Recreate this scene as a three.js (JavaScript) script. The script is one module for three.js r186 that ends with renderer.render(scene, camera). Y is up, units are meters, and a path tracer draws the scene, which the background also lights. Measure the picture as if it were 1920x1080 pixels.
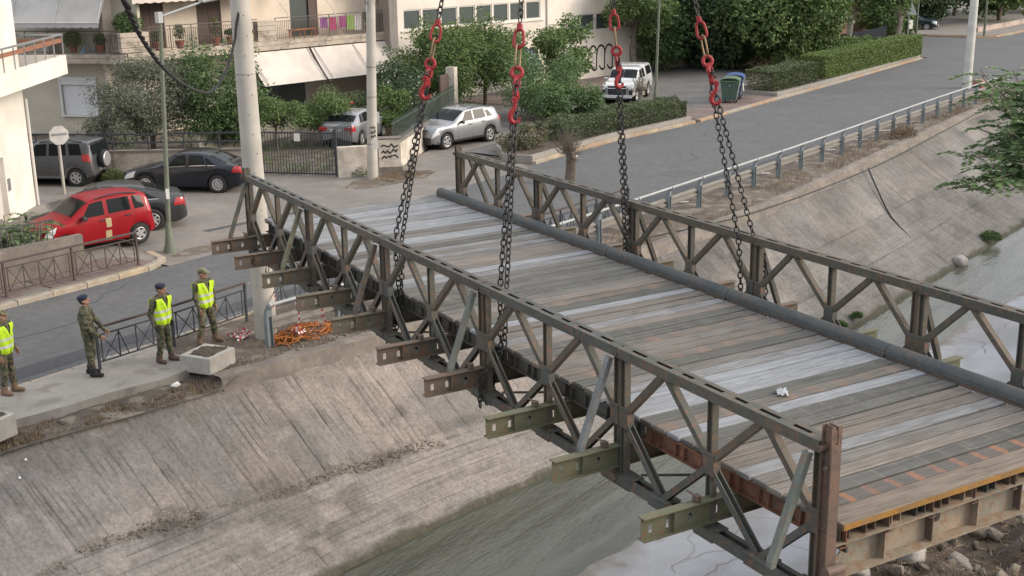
import * as THREE from 'three';
import { mergeGeometries, mergeVertices } from 'three/addons/utils/BufferGeometryUtils.js';

// ---------- camera ----------
const scene = new THREE.Scene();
const camera = new THREE.PerspectiveCamera(26.004, 16 / 9, 0.1, 3000);
camera.position.set(-15.4256, 8.7212, 17.9751);
camera.quaternion.setFromRotationMatrix(new THREE.Matrix4().set(
  0.60062, 0.22598, -0.76693, 0, -0.01669, 0.96256, 0.27055, 0, 0.79936, -0.1497, 0.58191, 0, 0, 0, 0, 1));

// ---------- sky: thin bright overcast, brighter around the veiled sun ----------
const SUN = new THREE.Vector3(0.5, 0.4, 0.78).normalize();
{
  const w = 512, h = 256, data = new Float32Array(w * h * 4), d = new THREE.Vector3();
  const sn = (x, y, z) => Math.sin(x * 3.1 + Math.sin(y * 4.3 + z * 2.2)) * Math.sin(z * 3.7 + Math.sin(x * 5.1)) * 0.5 + Math.sin(x * 9.2 + y * 7.1 + Math.sin(z * 11)) * 0.2;
  for (let j = 0; j < h; j++) for (let i = 0; i < w; i++) {
    const phi = (i + 0.5) / w * 2 * Math.PI - Math.PI, th = (j + 0.5) / h * Math.PI - Math.PI / 2;
    d.set(Math.cos(th) * Math.cos(phi), Math.sin(th), Math.cos(th) * Math.sin(phi));
    const up = Math.max(d.y, 0), c = Math.max(0, d.dot(SUN)), cl = 1 + 0.1 * sn(d.x, d.y, d.z);
    const b = (0.6 + 0.22 * up) * cl, g = Math.pow(c, 3) * 0.55 + Math.pow(c, 14) * 0.6, k = (j * w + i) * 4;
    const below = d.y < 0 ? 0.45 : 1;
    data[k] = (b * 0.95 + g * 1.0) * below; data[k + 1] = (b * 0.985 + g * 0.88) * below; data[k + 2] = (b * 1.06 + g * 0.72) * below; data[k + 3] = 1;
  }
  const sky = new THREE.DataTexture(data, w, h, THREE.RGBAFormat, THREE.FloatType);
  sky.mapping = THREE.EquirectangularReflectionMapping; sky.magFilter = THREE.LinearFilter; sky.needsUpdate = true;
  scene.background = sky; scene.environment = sky;
}
const sun = new THREE.DirectionalLight(new THREE.Color(1, 0.87, 0.72), 2.0);
sun.position.copy(SUN).multiplyScalar(120).add(new THREE.Vector3(20, 0, -10)); sun.target.position.set(20, 0, -10);
sun.castShadow = true; sun.shadow.radius = 50; sun.shadow.mapSize.set(4096, 4096);
Object.assign(sun.shadow.camera, { left: -90, right: 90, top: 70, bottom: -70, near: 1, far: 320 });
scene.add(sun, sun.target);
const renderer = new THREE.WebGLRenderer({ antialias: true });
renderer.toneMapping = THREE.LinearToneMapping; renderer.toneMappingExposure = 1.52; renderer.shadowMap.enabled = true;

// ---------- random numbers and noise ----------
let seed = 12345;
const rnd = () => { seed = (seed + 0x6d2b79f5) | 0; let t = Math.imul(seed ^ (seed >>> 15), 1 | seed); t = (t + Math.imul(t ^ (t >>> 7), 61 | t)) ^ t; return ((t ^ (t >>> 14)) >>> 0) / 4294967296; };
const rr = (a, b) => a + (b - a) * rnd(), pick = (a) => a[Math.floor(rnd() * a.length)];
const clamp = (x, a = 0, b = 1) => Math.min(b, Math.max(a, x)), lerp = (a, b, t) => a + (b - a) * t;
const smooth = (a, b, x) => { const t = clamp((x - a) / (b - a)); return t * t * (3 - 2 * t); };
const hash = (i, j, k = 0) => { let h = Math.imul(i, 374761393) + Math.imul(j, 668265263) + Math.imul(k, 2147483629) | 0; h = Math.imul(h ^ (h >>> 13), 1274126177); h ^= h >>> 16; return (h >>> 0) / 4294967296; };
function vn(x, y, k = 0, per = 0) {           // value noise, periodic when per > 0
  const i = Math.floor(x), j = Math.floor(y); let u = x - i, v = y - j; u = u * u * (3 - 2 * u); v = v * v * (3 - 2 * v);
  const m = per ? (a) => ((a % per) + per) % per : (a) => a;
  return lerp(lerp(hash(m(i), m(j), k), hash(m(i + 1), m(j), k), u), lerp(hash(m(i), m(j + 1), k), hash(m(i + 1), m(j + 1), k), u), v);
}
function fbm(x, y, o = 4, k = 0, per = 0) { let s = 0, a = 0.5, n = 0; for (let q = 0; q < o; q++) { s += a * vn(x, y, k + q * 17, per); n += a; a *= 0.5; x *= 2; y *= 2; per *= 2; } return s / n; }
function vn3(x, y, z, k = 0) { const i = Math.floor(z), t = z - i, s = t * t * (3 - 2 * t); return lerp(vn(x, y, k + i * 31), vn(x, y, k + (i + 1) * 31), s); }
const piece = (pts, x) => { if (x <= pts[0][0]) return pts[0][1]; for (let i = 1; i < pts.length; i++) if (x <= pts[i][0]) return lerp(pts[i - 1][1], pts[i][1], (x - pts[i - 1][0]) / (pts[i][0] - pts[i - 1][0])); return pts[pts.length - 1][1]; };
const curve = (pts, x) => { const n = pts.length; if (x <= pts[0][0]) return pts[0][1]; if (x >= pts[n - 1][0]) return pts[n - 1][1]; let i = 1; while (x > pts[i][0]) i++; const t = (x - pts[i - 1][0]) / (pts[i][0] - pts[i - 1][0]); const s = (a, b) => (b[1] - a[1]) / (b[0] - a[0]); const h = pts[i][0] - pts[i - 1][0], d = s(pts[i - 1], pts[i]); const lim = (m) => Math.sign(d) !== Math.sign(m) ? 0 : Math.sign(m) * Math.min(Math.abs(m), 3 * Math.abs(d)); const m0 = i > 1 ? lim((s(pts[i - 2], pts[i - 1]) + d) / 2) : d, m1 = i < n - 1 ? lim((d + s(pts[i], pts[i + 1])) / 2) : d; const t2 = t * t, t3 = t2 * t; return (2 * t3 - 3 * t2 + 1) * pts[i - 1][1] + (t3 - 2 * t2 + t) * h * m0 + (-2 * t3 + 3 * t2) * pts[i][1] + (t3 - t2) * h * m1; };

// ---------- textures and materials ----------
const toS = (c) => { c = clamp(c); return 255 * (c <= 0.0031308 ? 12.92 * c : 1.055 * Math.pow(c, 1 / 2.4) - 0.055); };
function tex(w, h, fn, metresU = 1, metresV = metresU, data = false) {     // fn(u, v, i, j) -> [r, g, b] linear, or a number when data
  const a = new Uint8Array(w * h * 4);
  for (let j = 0, k = 0; j < h; j++) for (let i = 0; i < w; i++, k += 4) {
    const c = fn((i + 0.5) / w, (j + 0.5) / h, i, j);
    if (data) a[k] = a[k + 1] = a[k + 2] = 255 * clamp(c); else { a[k] = toS(c[0]); a[k + 1] = toS(c[1]); a[k + 2] = toS(c[2]); }
    a[k + 3] = 255;
  }
  const t = new THREE.DataTexture(a, w, h); t.wrapS = t.wrapT = THREE.RepeatWrapping; t.magFilter = THREE.LinearFilter; t.minFilter = THREE.LinearFilter;
  if (!data) t.colorSpace = THREE.SRGBColorSpace;
  t.repeat.set(1 / metresU, 1 / metresV); t.needsUpdate = true; return t;
}
const mixc = (a, b, t) => [lerp(a[0], b[0], t), lerp(a[1], b[1], t), lerp(a[2], b[2], t)], mul = (a, s) => [a[0] * s, a[1] * s, a[2] * s];
const std = (o) => { const c = o.rgb; delete o.rgb; const m = new THREE.MeshStandardMaterial({ roughness: 0.85, side: THREE.DoubleSide, ...o }); if (c) m.color.setRGB(...c); return m; };
const phy = (o) => { const c = o.rgb; delete o.rgb; const m = new THREE.MeshPhysicalMaterial({ side: THREE.DoubleSide, ...o }); if (c) m.color.setRGB(...c); return m; };
const grain = tex(256, 256, (u, v) => 0.5 + 0.5 * (fbm(u * 32, v * 32, 3, 5, 32) - 0.5) * 1.6, 1.2, 1.2, true);
// shared neutral mottles for the many lesser surfaces
const neutral = [0, 1, 2, 3].map((q) => tex(320, 320, (u, v) => { const a = fbm(u * 6, v * 6, 5, 900 + q, 6), b = hash(Math.floor(u * 320), Math.floor(v * 320), q), s = q > 1 ? smooth(0.58, 0.7, fbm(u * 11, v * 11, 4, 950 + q, 11)) : 0, w = 1 - (q > 1 ? 0.26 : 0.16) * smooth(0.25, 0.8, a) - 0.08 * b - 0.3 * s; return [w, w * (1 - 0.02 * s), w * (1 - 0.05 * s)]; }, 1));
// mottled surface: base colour, darker and lighter blotches, fine grain
function mottled(base, alt, size, o = {}) {
  const { amp = 0.5, fine = 0.25, f = 5, n = 384, k = 3, rough = 0.9, bump = 0.004, spots = 0, spot = [0.1, 0.08, 0.06] } = o;
  if (k >= 400 && !o.own) { const t = neutral[(spots > 0.1 ? 2 : 0) + Math.round(k) % 2].clone(); t.repeat.set(1 / size, 1 / size); return std({ map: t, rgb: mixc(base, alt, 0.12), roughness: rough, bumpMap: grain, bumpScale: bump }); }
  return std({ map: tex(n, n, (u, v) => {
    const a = fbm(u * f, v * f, 5, k, f), b = hash(Math.floor(u * n), Math.floor(v * n), k), c2 = fbm(u * f * 8, v * f * 8, 2, k + 9, f * 8);
    let c = mixc(base, alt, clamp(0.5 + (a - 0.5) * 2.4) * amp * 2 * 0.5); c = mul(c, 1 + fine * (b - 0.5) + fine * 0.8 * (c2 - 0.5));
    if (spots) { const sf = o.sf ?? 2, s = fbm(u * f * sf, v * f * sf, 5, k + 40, f * sf); c = mixc(c, spot, smooth(0.56 - spots * 0.2, 0.8 - spots * 0.2, s) * 0.6); }
    return c; }, size), roughness: rough, bumpMap: grain, bumpScale: bump });
}
// ---------- geometry helpers ----------
const V = (x, y, z) => new THREE.Vector3(x, y, z);
const flat = (g) => { const n = g.index ? g.toNonIndexed() : g; for (const k of Object.keys(n.attributes)) if (!['position', 'normal', 'color'].includes(k)) n.deleteAttribute(k); return n; };
const put = (g, x = 0, y = 0, z = 0, ry = 0, rx = 0, rz = 0) => g.applyMatrix4(new THREE.Matrix4().compose(V(x, y, z), new THREE.Quaternion().setFromEuler(new THREE.Euler(rx, ry, rz, 'YXZ')), V(1, 1, 1)));
const box = (w, h, d, x = 0, y = 0, z = 0, ry = 0, rx = 0, rz = 0) => put(flat(new THREE.BoxGeometry(w, h, d)), x, y, z, ry, rx, rz);
function chbox(w, h, d, c, x = 0, y = 0, z = 0, ry = 0, rx = 0, rz = 0) {    // box with chamfered edges
  const s = new THREE.Shape(), a = w / 2 - c, b = d / 2 - c; s.moveTo(-a, -b); s.lineTo(a, -b); s.lineTo(a, b); s.lineTo(-a, b); s.closePath();
  const g = new THREE.ExtrudeGeometry(s, { depth: h - 2 * c, bevelEnabled: true, bevelThickness: c, bevelSize: c, bevelSegments: 1, curveSegments: 1 });
  g.translate(0, 0, -h / 2 + c); g.rotateX(-Math.PI / 2); return put(flat(g), x, y, z, ry, rx, rz);
}
function basis(a, b, hint = V(0, 1, 0)) { const z = V().subVectors(b, a); const l = z.length(); z.normalize(); let x = V().crossVectors(hint, z); if (x.lengthSq() < 1e-6) x = V().crossVectors(V(1, 0, 0.01), z); x.normalize(); const y = V().crossVectors(z, x); return { m: new THREE.Matrix4().makeBasis(x, y, z).setPosition(a), l }; }
function beam(a, b, prof, hint) {             // extrude a 2D profile [[x, y], ...] from a to b; profile y follows hint
  const { m, l } = basis(a, b, hint), s = new THREE.Shape(prof.map((p) => new THREE.Vector2(...p)));
  return flat(new THREE.ExtrudeGeometry(s, { depth: l, bevelEnabled: false })).applyMatrix4(m);
}
const R = (w, h) => [[-w / 2, -h / 2], [w / 2, -h / 2], [w / 2, h / 2], [-w / 2, h / 2]];
const IP = (w, h, tf, tw) => { const a = w / 2, b = h / 2, t = tw / 2, q = b - tf; return [[-a, -b], [a, -b], [a, -q], [t, -q], [t, q], [a, q], [a, b], [-a, b], [-a, q], [-t, q], [-t, -q], [-a, -q]]; };
const UP = (w, h, t) => { const a = w / 2, b = h / 2; return [[-a, -b], [a, -b], [a, -b + t], [-a + t, -b + t], [-a + t, b - t], [a, b - t], [a, b], [-a, b]]; };   // opens to +x
const cyl = (a, b, r0, r1 = r0, seg = 10) => { const { m, l } = basis(a, b); const g = new THREE.CylinderGeometry(r1, r0, l, seg); g.rotateX(Math.PI / 2); g.translate(0, 0, l / 2); return flat(g).applyMatrix4(m); };
const tube = (pts, r, seg = 6, n = 0) => flat(new THREE.TubeGeometry(new THREE.CatmullRomCurve3(pts), n || pts.length * 5, r, seg));
const sph = (r, x, y, z, sx = 1, sy = 1, sz = 1, ws = 10, hs = 7) => { const g = new THREE.SphereGeometry(r, ws, hs); g.scale(sx, sy, sz); return put(flat(g), x, y, z); };
const lathe = (pts, seg = 14) => flat(new THREE.LatheGeometry(pts.map((p) => new THREE.Vector2(...p)), seg));
const poly = (pts, y, h = 0) => {            // horizontal polygon [[x, z]...], top at y, thickness h downwards
  const s = new THREE.Shape(pts.map(([x, z]) => new THREE.Vector2(x, -z)));
  const g = h ? new THREE.ExtrudeGeometry(s, { depth: h, bevelEnabled: false }) : new THREE.ShapeGeometry(s);
  g.rotateX(-Math.PI / 2); g.translate(0, y - h, 0); return flat(g);
};
const tint = (g, c) => { const n = g.attributes.position.count, a = new Float32Array(n * 3); for (let i = 0; i < n; i++) a.set(c, i * 3); g.setAttribute('color', new THREE.BufferAttribute(a, 3)); return g; };
function boxUV(g) {
  const p = g.attributes.position, n = p.count, uv = new Float32Array(n * 2), a = V(), b = V(), c = V(), e = V(), f = V();
  for (let i = 0; i < n; i += 3) {
    a.fromBufferAttribute(p, i); b.fromBufferAttribute(p, i + 1); c.fromBufferAttribute(p, i + 2); e.subVectors(b, a); f.subVectors(c, a); e.cross(f);
    const x = Math.abs(e.x), y = Math.abs(e.y), z = Math.abs(e.z);
    for (let k = 0; k < 3; k++) { const q = [a, b, c][k]; const [u, v] = x >= y && x >= z ? [q.z, q.y] : y >= z ? [q.x, q.z] : [q.x, q.y]; uv[(i + k) * 2] = u; uv[(i + k) * 2 + 1] = v; }
  }
  g.setAttribute('uv', new THREE.BufferAttribute(uv, 2)); return g;
}
function join(list) {
  list = list.flat(); const col = list.some((g) => g.attributes.color);
  if (col) for (const g of list) if (!g.attributes.color) tint(g, [1, 1, 1]);
  return boxUV(list.length > 1 ? mergeGeometries(list) : list[0]);
}
// ---------- naming ----------
const used = new Map();
const numbered = (n) => { const k = used.get(n) ?? 0; used.set(n, k + 1); return k ? n + '_' + String(k).padStart(3, '0') : n; };
function tag(o, label, category, group) { o.userData.label = label; o.userData.category = category; if (group) o.userData.group = group; return o; }
function M(name, geo, mat, parent = scene) {
  const g = geo.isBufferGeometry && geo.attributes.uv ? geo : join([geo]); const m = new THREE.Mesh(g, mat);
  m.name = parent === scene ? numbered(name) : name; m.castShadow = m.receiveShadow = true; parent.add(m); return m;
}
function T(name, label, category, [x, y, z] = [0, 0, 0], ry = 0, group) { const o = new THREE.Group(); o.name = numbered(name); o.position.set(x, y, z); o.rotation.y = ry; scene.add(o); return tag(o, label, category, group); }
function P(name, parent, x = 0, y = 0, z = 0, ry = 0) { const o = new THREE.Group(); o.name = name; o.position.set(x, y, z); o.rotation.y = ry; parent.add(o); return o; }
const ST = (name, geo, mat) => { const m = M(name, geo, mat); m.userData.kind = 'structure'; return m; };
const stuff = (m) => { m.userData.kind = 'stuff'; return m; };
const yaw = (dx, dz) => Math.atan2(-dz, dx);      // turn that sends local +x to (dx, dz)
// ================= setting =================
const mAsphalt = mottled([0.098, 0.1, 0.104], [0.125, 0.125, 0.124], 7, { n: 768, f: 6, fine: 0.42, bump: 0.003, rough: 0.88 });
const mAsphaltDark = mottled([0.062, 0.065, 0.071], [0.078, 0.08, 0.083], 4, { fine: 0.4, k: 8 });
const mStreet = mottled([0.225, 0.205, 0.185], [0.165, 0.155, 0.147], 9, { n: 768, f: 7, fine: 0.3, amp: 0.9, k: 12, spots: 0.25, spot: [0.17, 0.15, 0.13] });
const mWalk = mottled([0.23, 0.21, 0.19], [0.16, 0.148, 0.138], 4.3, { f: 6, fine: 0.3, k: 21, spots: 0.2, spot: [0.15, 0.13, 0.11] });
const mCrete = mottled([0.31, 0.29, 0.265], [0.22, 0.205, 0.185], 3.7, { f: 5, fine: 0.2, k: 30, spots: 0.15, spot: [0.17, 0.15, 0.13] });
const mCreteOld = mottled([0.225, 0.195, 0.165], [0.15, 0.13, 0.112], 3.1, { f: 6, fine: 0.3, amp: 0.9, k: 33, spots: 0.3, spot: [0.13, 0.12, 0.11], bump: 0.008 });
const mDirt = mottled([0.14, 0.112, 0.088], [0.085, 0.069, 0.056], 5.3, { n: 512, f: 8, fine: 0.6, amp: 1, k: 44, bump: 0.02, spots: 0.2, spot: [0.27, 0.24, 0.2] });
const mSoil = mottled([0.115, 0.088, 0.066], [0.065, 0.05, 0.039], 2.3, { f: 8, fine: 0.6, amp: 1, k: 47, bump: 0.03 });
const mKerb = [0, 1, 2].map((i) => mottled([[0.43, 0.34, 0.235], [0.37, 0.315, 0.25], [0.34, 0.32, 0.28]][i], [0.28, 0.235, 0.18], 1.3, { n: 192, f: 5, amp: 1, fine: 0.25, k: 50 + i }));
const mKerbOrange = mottled([0.44, 0.27, 0.14], [0.3, 0.23, 0.17], 2.2, { n: 256, f: 5, amp: 1, fine: 0.25, k: 57 });
const mPaver = [[0.17, 0.125, 0.115], [0.185, 0.14, 0.127], [0.155, 0.12, 0.11]].map((c, i) => mottled(c, mul(c, 0.75), 1.7, { n: 192, f: 5, k: 60 + i }));

const zTop = (x) => curve([[-60, -3.4], [-4, -2.4], [-1.7, -2.0], [0.6, -1.6], [3.4, -1.1], [6, -0.65], [12, -0.15], [22.7, 0.2], [30, -0.1], [46, -1.0], [70, -1.5], [160, -2]], x);
const zBot = (x) => curve([[-60, 1.2], [0, 2.0], [3.2, 2.3], [6.2, 2.7], [9, 3.3], [16, 4.0], [22, 4.15], [38, 4.4], [160, 4.6]], x);
const lineX = (a, b, n, f) => Array.from({ length: n + 1 }, (_, i) => { const x = lerp(a, b, i / n); return [x, f(x)]; });
ST('ground', poly([...lineX(-60, 1.1, 10, () => -4.2), ...lineX(1.2, 160, 70, (x) => zTop(x) - 0.2), [900, -2], [900, -1200], [-900, -1200], [-900, -3.4]], -0.03), mDirt);
// road beside the canal, and the junctions
const zNear = (x) => curve([[-200, -4.78], [5, -4.78], [8, -3.6], [12, -2.75], [60, -3.0], [300, -3]], x);
const zFar = (x) => curve([[24, -10.9], [31, -11.35], [37, -10.95], [45, -11.3], [55, -11.6], [70, -12.35], [74, -12.5]], x);
ST('road', poly([[-200, -4.78], ...lineX(0, 60, 24, zNear), [300, -3], [300, -14.5], [110, -13.2], [92, -13.1], [74, -12.5], ...lineX(70, 24, 12, zFar), [23, -10.6], [6, -10.2], [-200, -10.2]], 0), mAsphalt);
ST('road_resurfaced_strip', poly([[-60, -5.1], [5, -5.15], [9, -4.6], [9, -5.0], [5, -5.75], [-2, -5.8], [-60, -5.75]], 0.005), mAsphaltDark);
ST('road_resurfaced_strip', poly([[14, -3.1], [21, -3.2], [34, -3.1], [34, -3.45], [24, -3.75], [19.5, -4.0], [16, -3.6]], 0.005), mAsphaltDark);
ST('side_street', poly([[5.8, -10.16], [23.4, -10.56], [24.1, -11.3], [23.4, -13.5], [25, -15.4], [32, -15.6], [32, -20], [21, -15.2], [19, -14.9], [16.8, -18.6], [13.6, -22.9], [9, -33], [2, -46], [-4, -46], [6.5, -21.5], [6.4, -14.6], [5.75, -11.5]], 0.006), mStreet);
ST('side_street', poly([[74, -12.3], [92, -12.95], [92, -20], [101, -60], [92, -60], [84, -24], [76, -16]], 0.006), mAsphalt);
// asphalt patches, trench cut in the side street
ST('trench_patch', poly([[9.2, -12.6], [13.2, -12.2], [13.3, -12.45], [9.2, -12.9]], 0.0105), mAsphaltDark);
{
  const p = []; for (let i = 0; i < 26; i++) { const a = i / 26 * Math.PI * 2; p.push([19 + Math.cos(a) * (1.9 + 0.5 * vn(i, 3)), -13.7 + Math.sin(a) * (0.8 + 0.35 * vn(i, 9))]); }
  ST('dirt_patch', poly(p, 0.0115), mDirt);
  const q = []; for (let i = 0; i < 26; i++) { const a = i / 26 * Math.PI * 2; q.push([8.4 + Math.cos(a) * (1.5 + 0.5 * vn(i, 13)), -10.9 + Math.sin(a) * (0.35 + 0.25 * vn(i, 19))]); }
  ST('dirt_patch', poly(q, 0.0115), mDirt);
}
function kerbRun(name, pts, mats, h = 0.13, w = 0.22, len = 1.0) {       // a row of separate kerb stones
  const g = new THREE.Group(); g.name = numbered(name); g.userData.kind = 'structure'; scene.add(g);
  const c = new THREE.CatmullRomCurve3(pts.map(([x, z]) => V(x, 0, z))), L = c.getLength(), n = Math.round(L / len), cache = [0, 1, 2].map((i) => boxUV(chbox(L / n - 0.012 - 0.006 * i, h + 0.3, w, 0.02)));
  for (let i = 0; i < n; i++) { const a = c.getPointAt(i / n), b = c.getPointAt((i + 1) / n), m = M('kerb_stone', cache[i % 3], pick(mats), g); m.position.set((a.x + b.x) / 2, h / 2 - 0.15 + rr(-0.006, 0.006), (a.z + b.z) / 2); m.rotation.y = yaw(b.x - a.x, b.z - a.z) + rr(-0.01, 0.01); }
}
kerbRun('kerb', [[-14, -10.3], [-6, -10.3], [0, -10.28], [4.5, -10.28], [5.6, -10.45], [6.1, -10.9], [6.25, -11.7]], mKerb);
kerbRun('kerb', [...lineX(24.4, 37.5, 6, (x) => zFar(x) - 0.12)], [mKerbOrange, mKerb[0], mKerb[1]], 0.12);
kerbRun('kerb', [...lineX(38, 73, 12, (x) => zFar(x) - 0.12)], [mKerbOrange, mKerb[1], mKerb[2]], 0.12, 0.22, 1.5);
kerbRun('kerb', [[92.4, -19], [93, -14.2], [96, -13.5], [112, -13.4], [130, -13.6]], [mKerb[1], mKerbOrange], 0.12, 0.25, 2);
kerbRun('kerb', [[-18, -4.68], [-6, -4.68], [0, -4.68], [4.9, -4.68]], [mKerb[2], mKerb[1]], 0.05, 0.16);
ST('far_pavement', poly([[-200, -10.42], [4.4, -10.42], [5.5, -10.6], [5.98, -11], [6.1, -11.7], [6.2, -14.6], [6.3, -21], [-200, -21]], 0.115, 0.2), mWalk);
ST('far_pavement', poly([[92.8, -60], [93, -19], [93.6, -14.6], [96, -13.75], [300, -14.2], [300, -60]], 0.115, 0.2), mWalk);
// paved rows of the left pavement (real joints between the slabs)
{
  const g = new THREE.Group(); g.name = numbered('pavement_slabs'); g.userData.kind = 'structure'; scene.add(g);
  const cache = [0, 1, 2].map(() => boxUV(chbox(0.385, 0.05, 0.385, 0.008)));
  for (let i = 0; i < 24; i++) for (let j = 0; j < 4; j++) if (hash(i, j, 2) > 0.07) { const m = M('paving_slab', cache[(i + j) % 3], mPaver[Math.floor(hash(i, j) * 3)], g); m.position.set(-3.9 + i * 0.4, 0.112 + hash(i, j, 7) * 0.008, -10.72 - j * 0.4); m.rotation.y = (hash(i, j, 4) - 0.5) * 0.03; }
}
// canal-side pavement on the left, verge, coping
ST('canal_pavement', poly([[-40, -4.62], [0.2, -4.62], [0.9, -4.45], [0.75, -3.3], [0.35, -2.75], [0.3, -2.55], [-0.5, -2.5], [-1.4, -2.72], [-2.6, -2.82], [-3.6, -3.0], [-8, -3.25], [-40, -3.6]], 0.06, 0.55), mCrete);
ST('verge', (() => {
  const g = new THREE.PlaneGeometry(1, 1, 220, 14), p = g.attributes.position;
  for (let i = 0; i < p.count; i++) { const x = lerp(-12, 75, p.getX(i) + 0.5), t = p.getY(i) + 0.5, z = lerp(zTop(x) + lerp(0.14, -0.16, smooth(0.6, 1.1, x)), zNear(x) + (x < 6 ? 0.2 : 0.02), t); const side = x < 0.6 ? -0.2 : 0; p.setXYZ(i, x, 0.0 + side * smooth(1.2, 0.5, x) + 0.09 * fbm(x * 1.7, z * 1.7, 4, 6) * Math.sin(Math.PI * t) * (x < 14 ? 1.4 : 0.7), z); }
  g.computeVertexNormals(); return flat(g);
})(), mDirt);
function loft(rows) {                          // rows of equal-length vertex lists -> smooth surface
  const n = rows[0].length, pos = [], idx = [];
  for (const r of rows) for (const p of r) pos.push(p.x, p.y, p.z);
  for (let i = 0; i + 1 < rows.length; i++) for (let j = 0; j + 1 < n; j++) { const a = i * n + j; idx.push(a, a + 1, a + n, a + 1, a + n + 1, a + n); }
  const g = new THREE.BufferGeometry(); g.setAttribute('position', new THREE.Float32BufferAttribute(pos, 3)); g.setIndex(idx); g.computeVertexNormals(); return g;
}
function coping(x0, x1, n) {
  const rows = [[], [], [], [], [], []];
  for (let i = 0; i <= n; i++) { const x = lerp(x0, x1, i / n), z = zTop(x), w = 0.03 * (fbm(x * 2.3, 1, 4, 3) - 0.5), k = 0.04 * vn(x * 5, 2); const ys = [[-0.3, -0.28], [-0.3, 0.05 - k], [-0.27, 0.075 - k], [0.0, 0.075 - k], [0.045, 0.04 - k], [0.13 + w, -0.3]]; ys.forEach(([dz, y], q) => rows[q].push(V(x, y + w, z + dz + w))); }
  return flat(loft(rows));
}
ST('canal_coping', coping(0.35, 14, 114), mCreteOld); ST('canal_coping', coping(14, 75, 220), mCreteOld);

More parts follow.
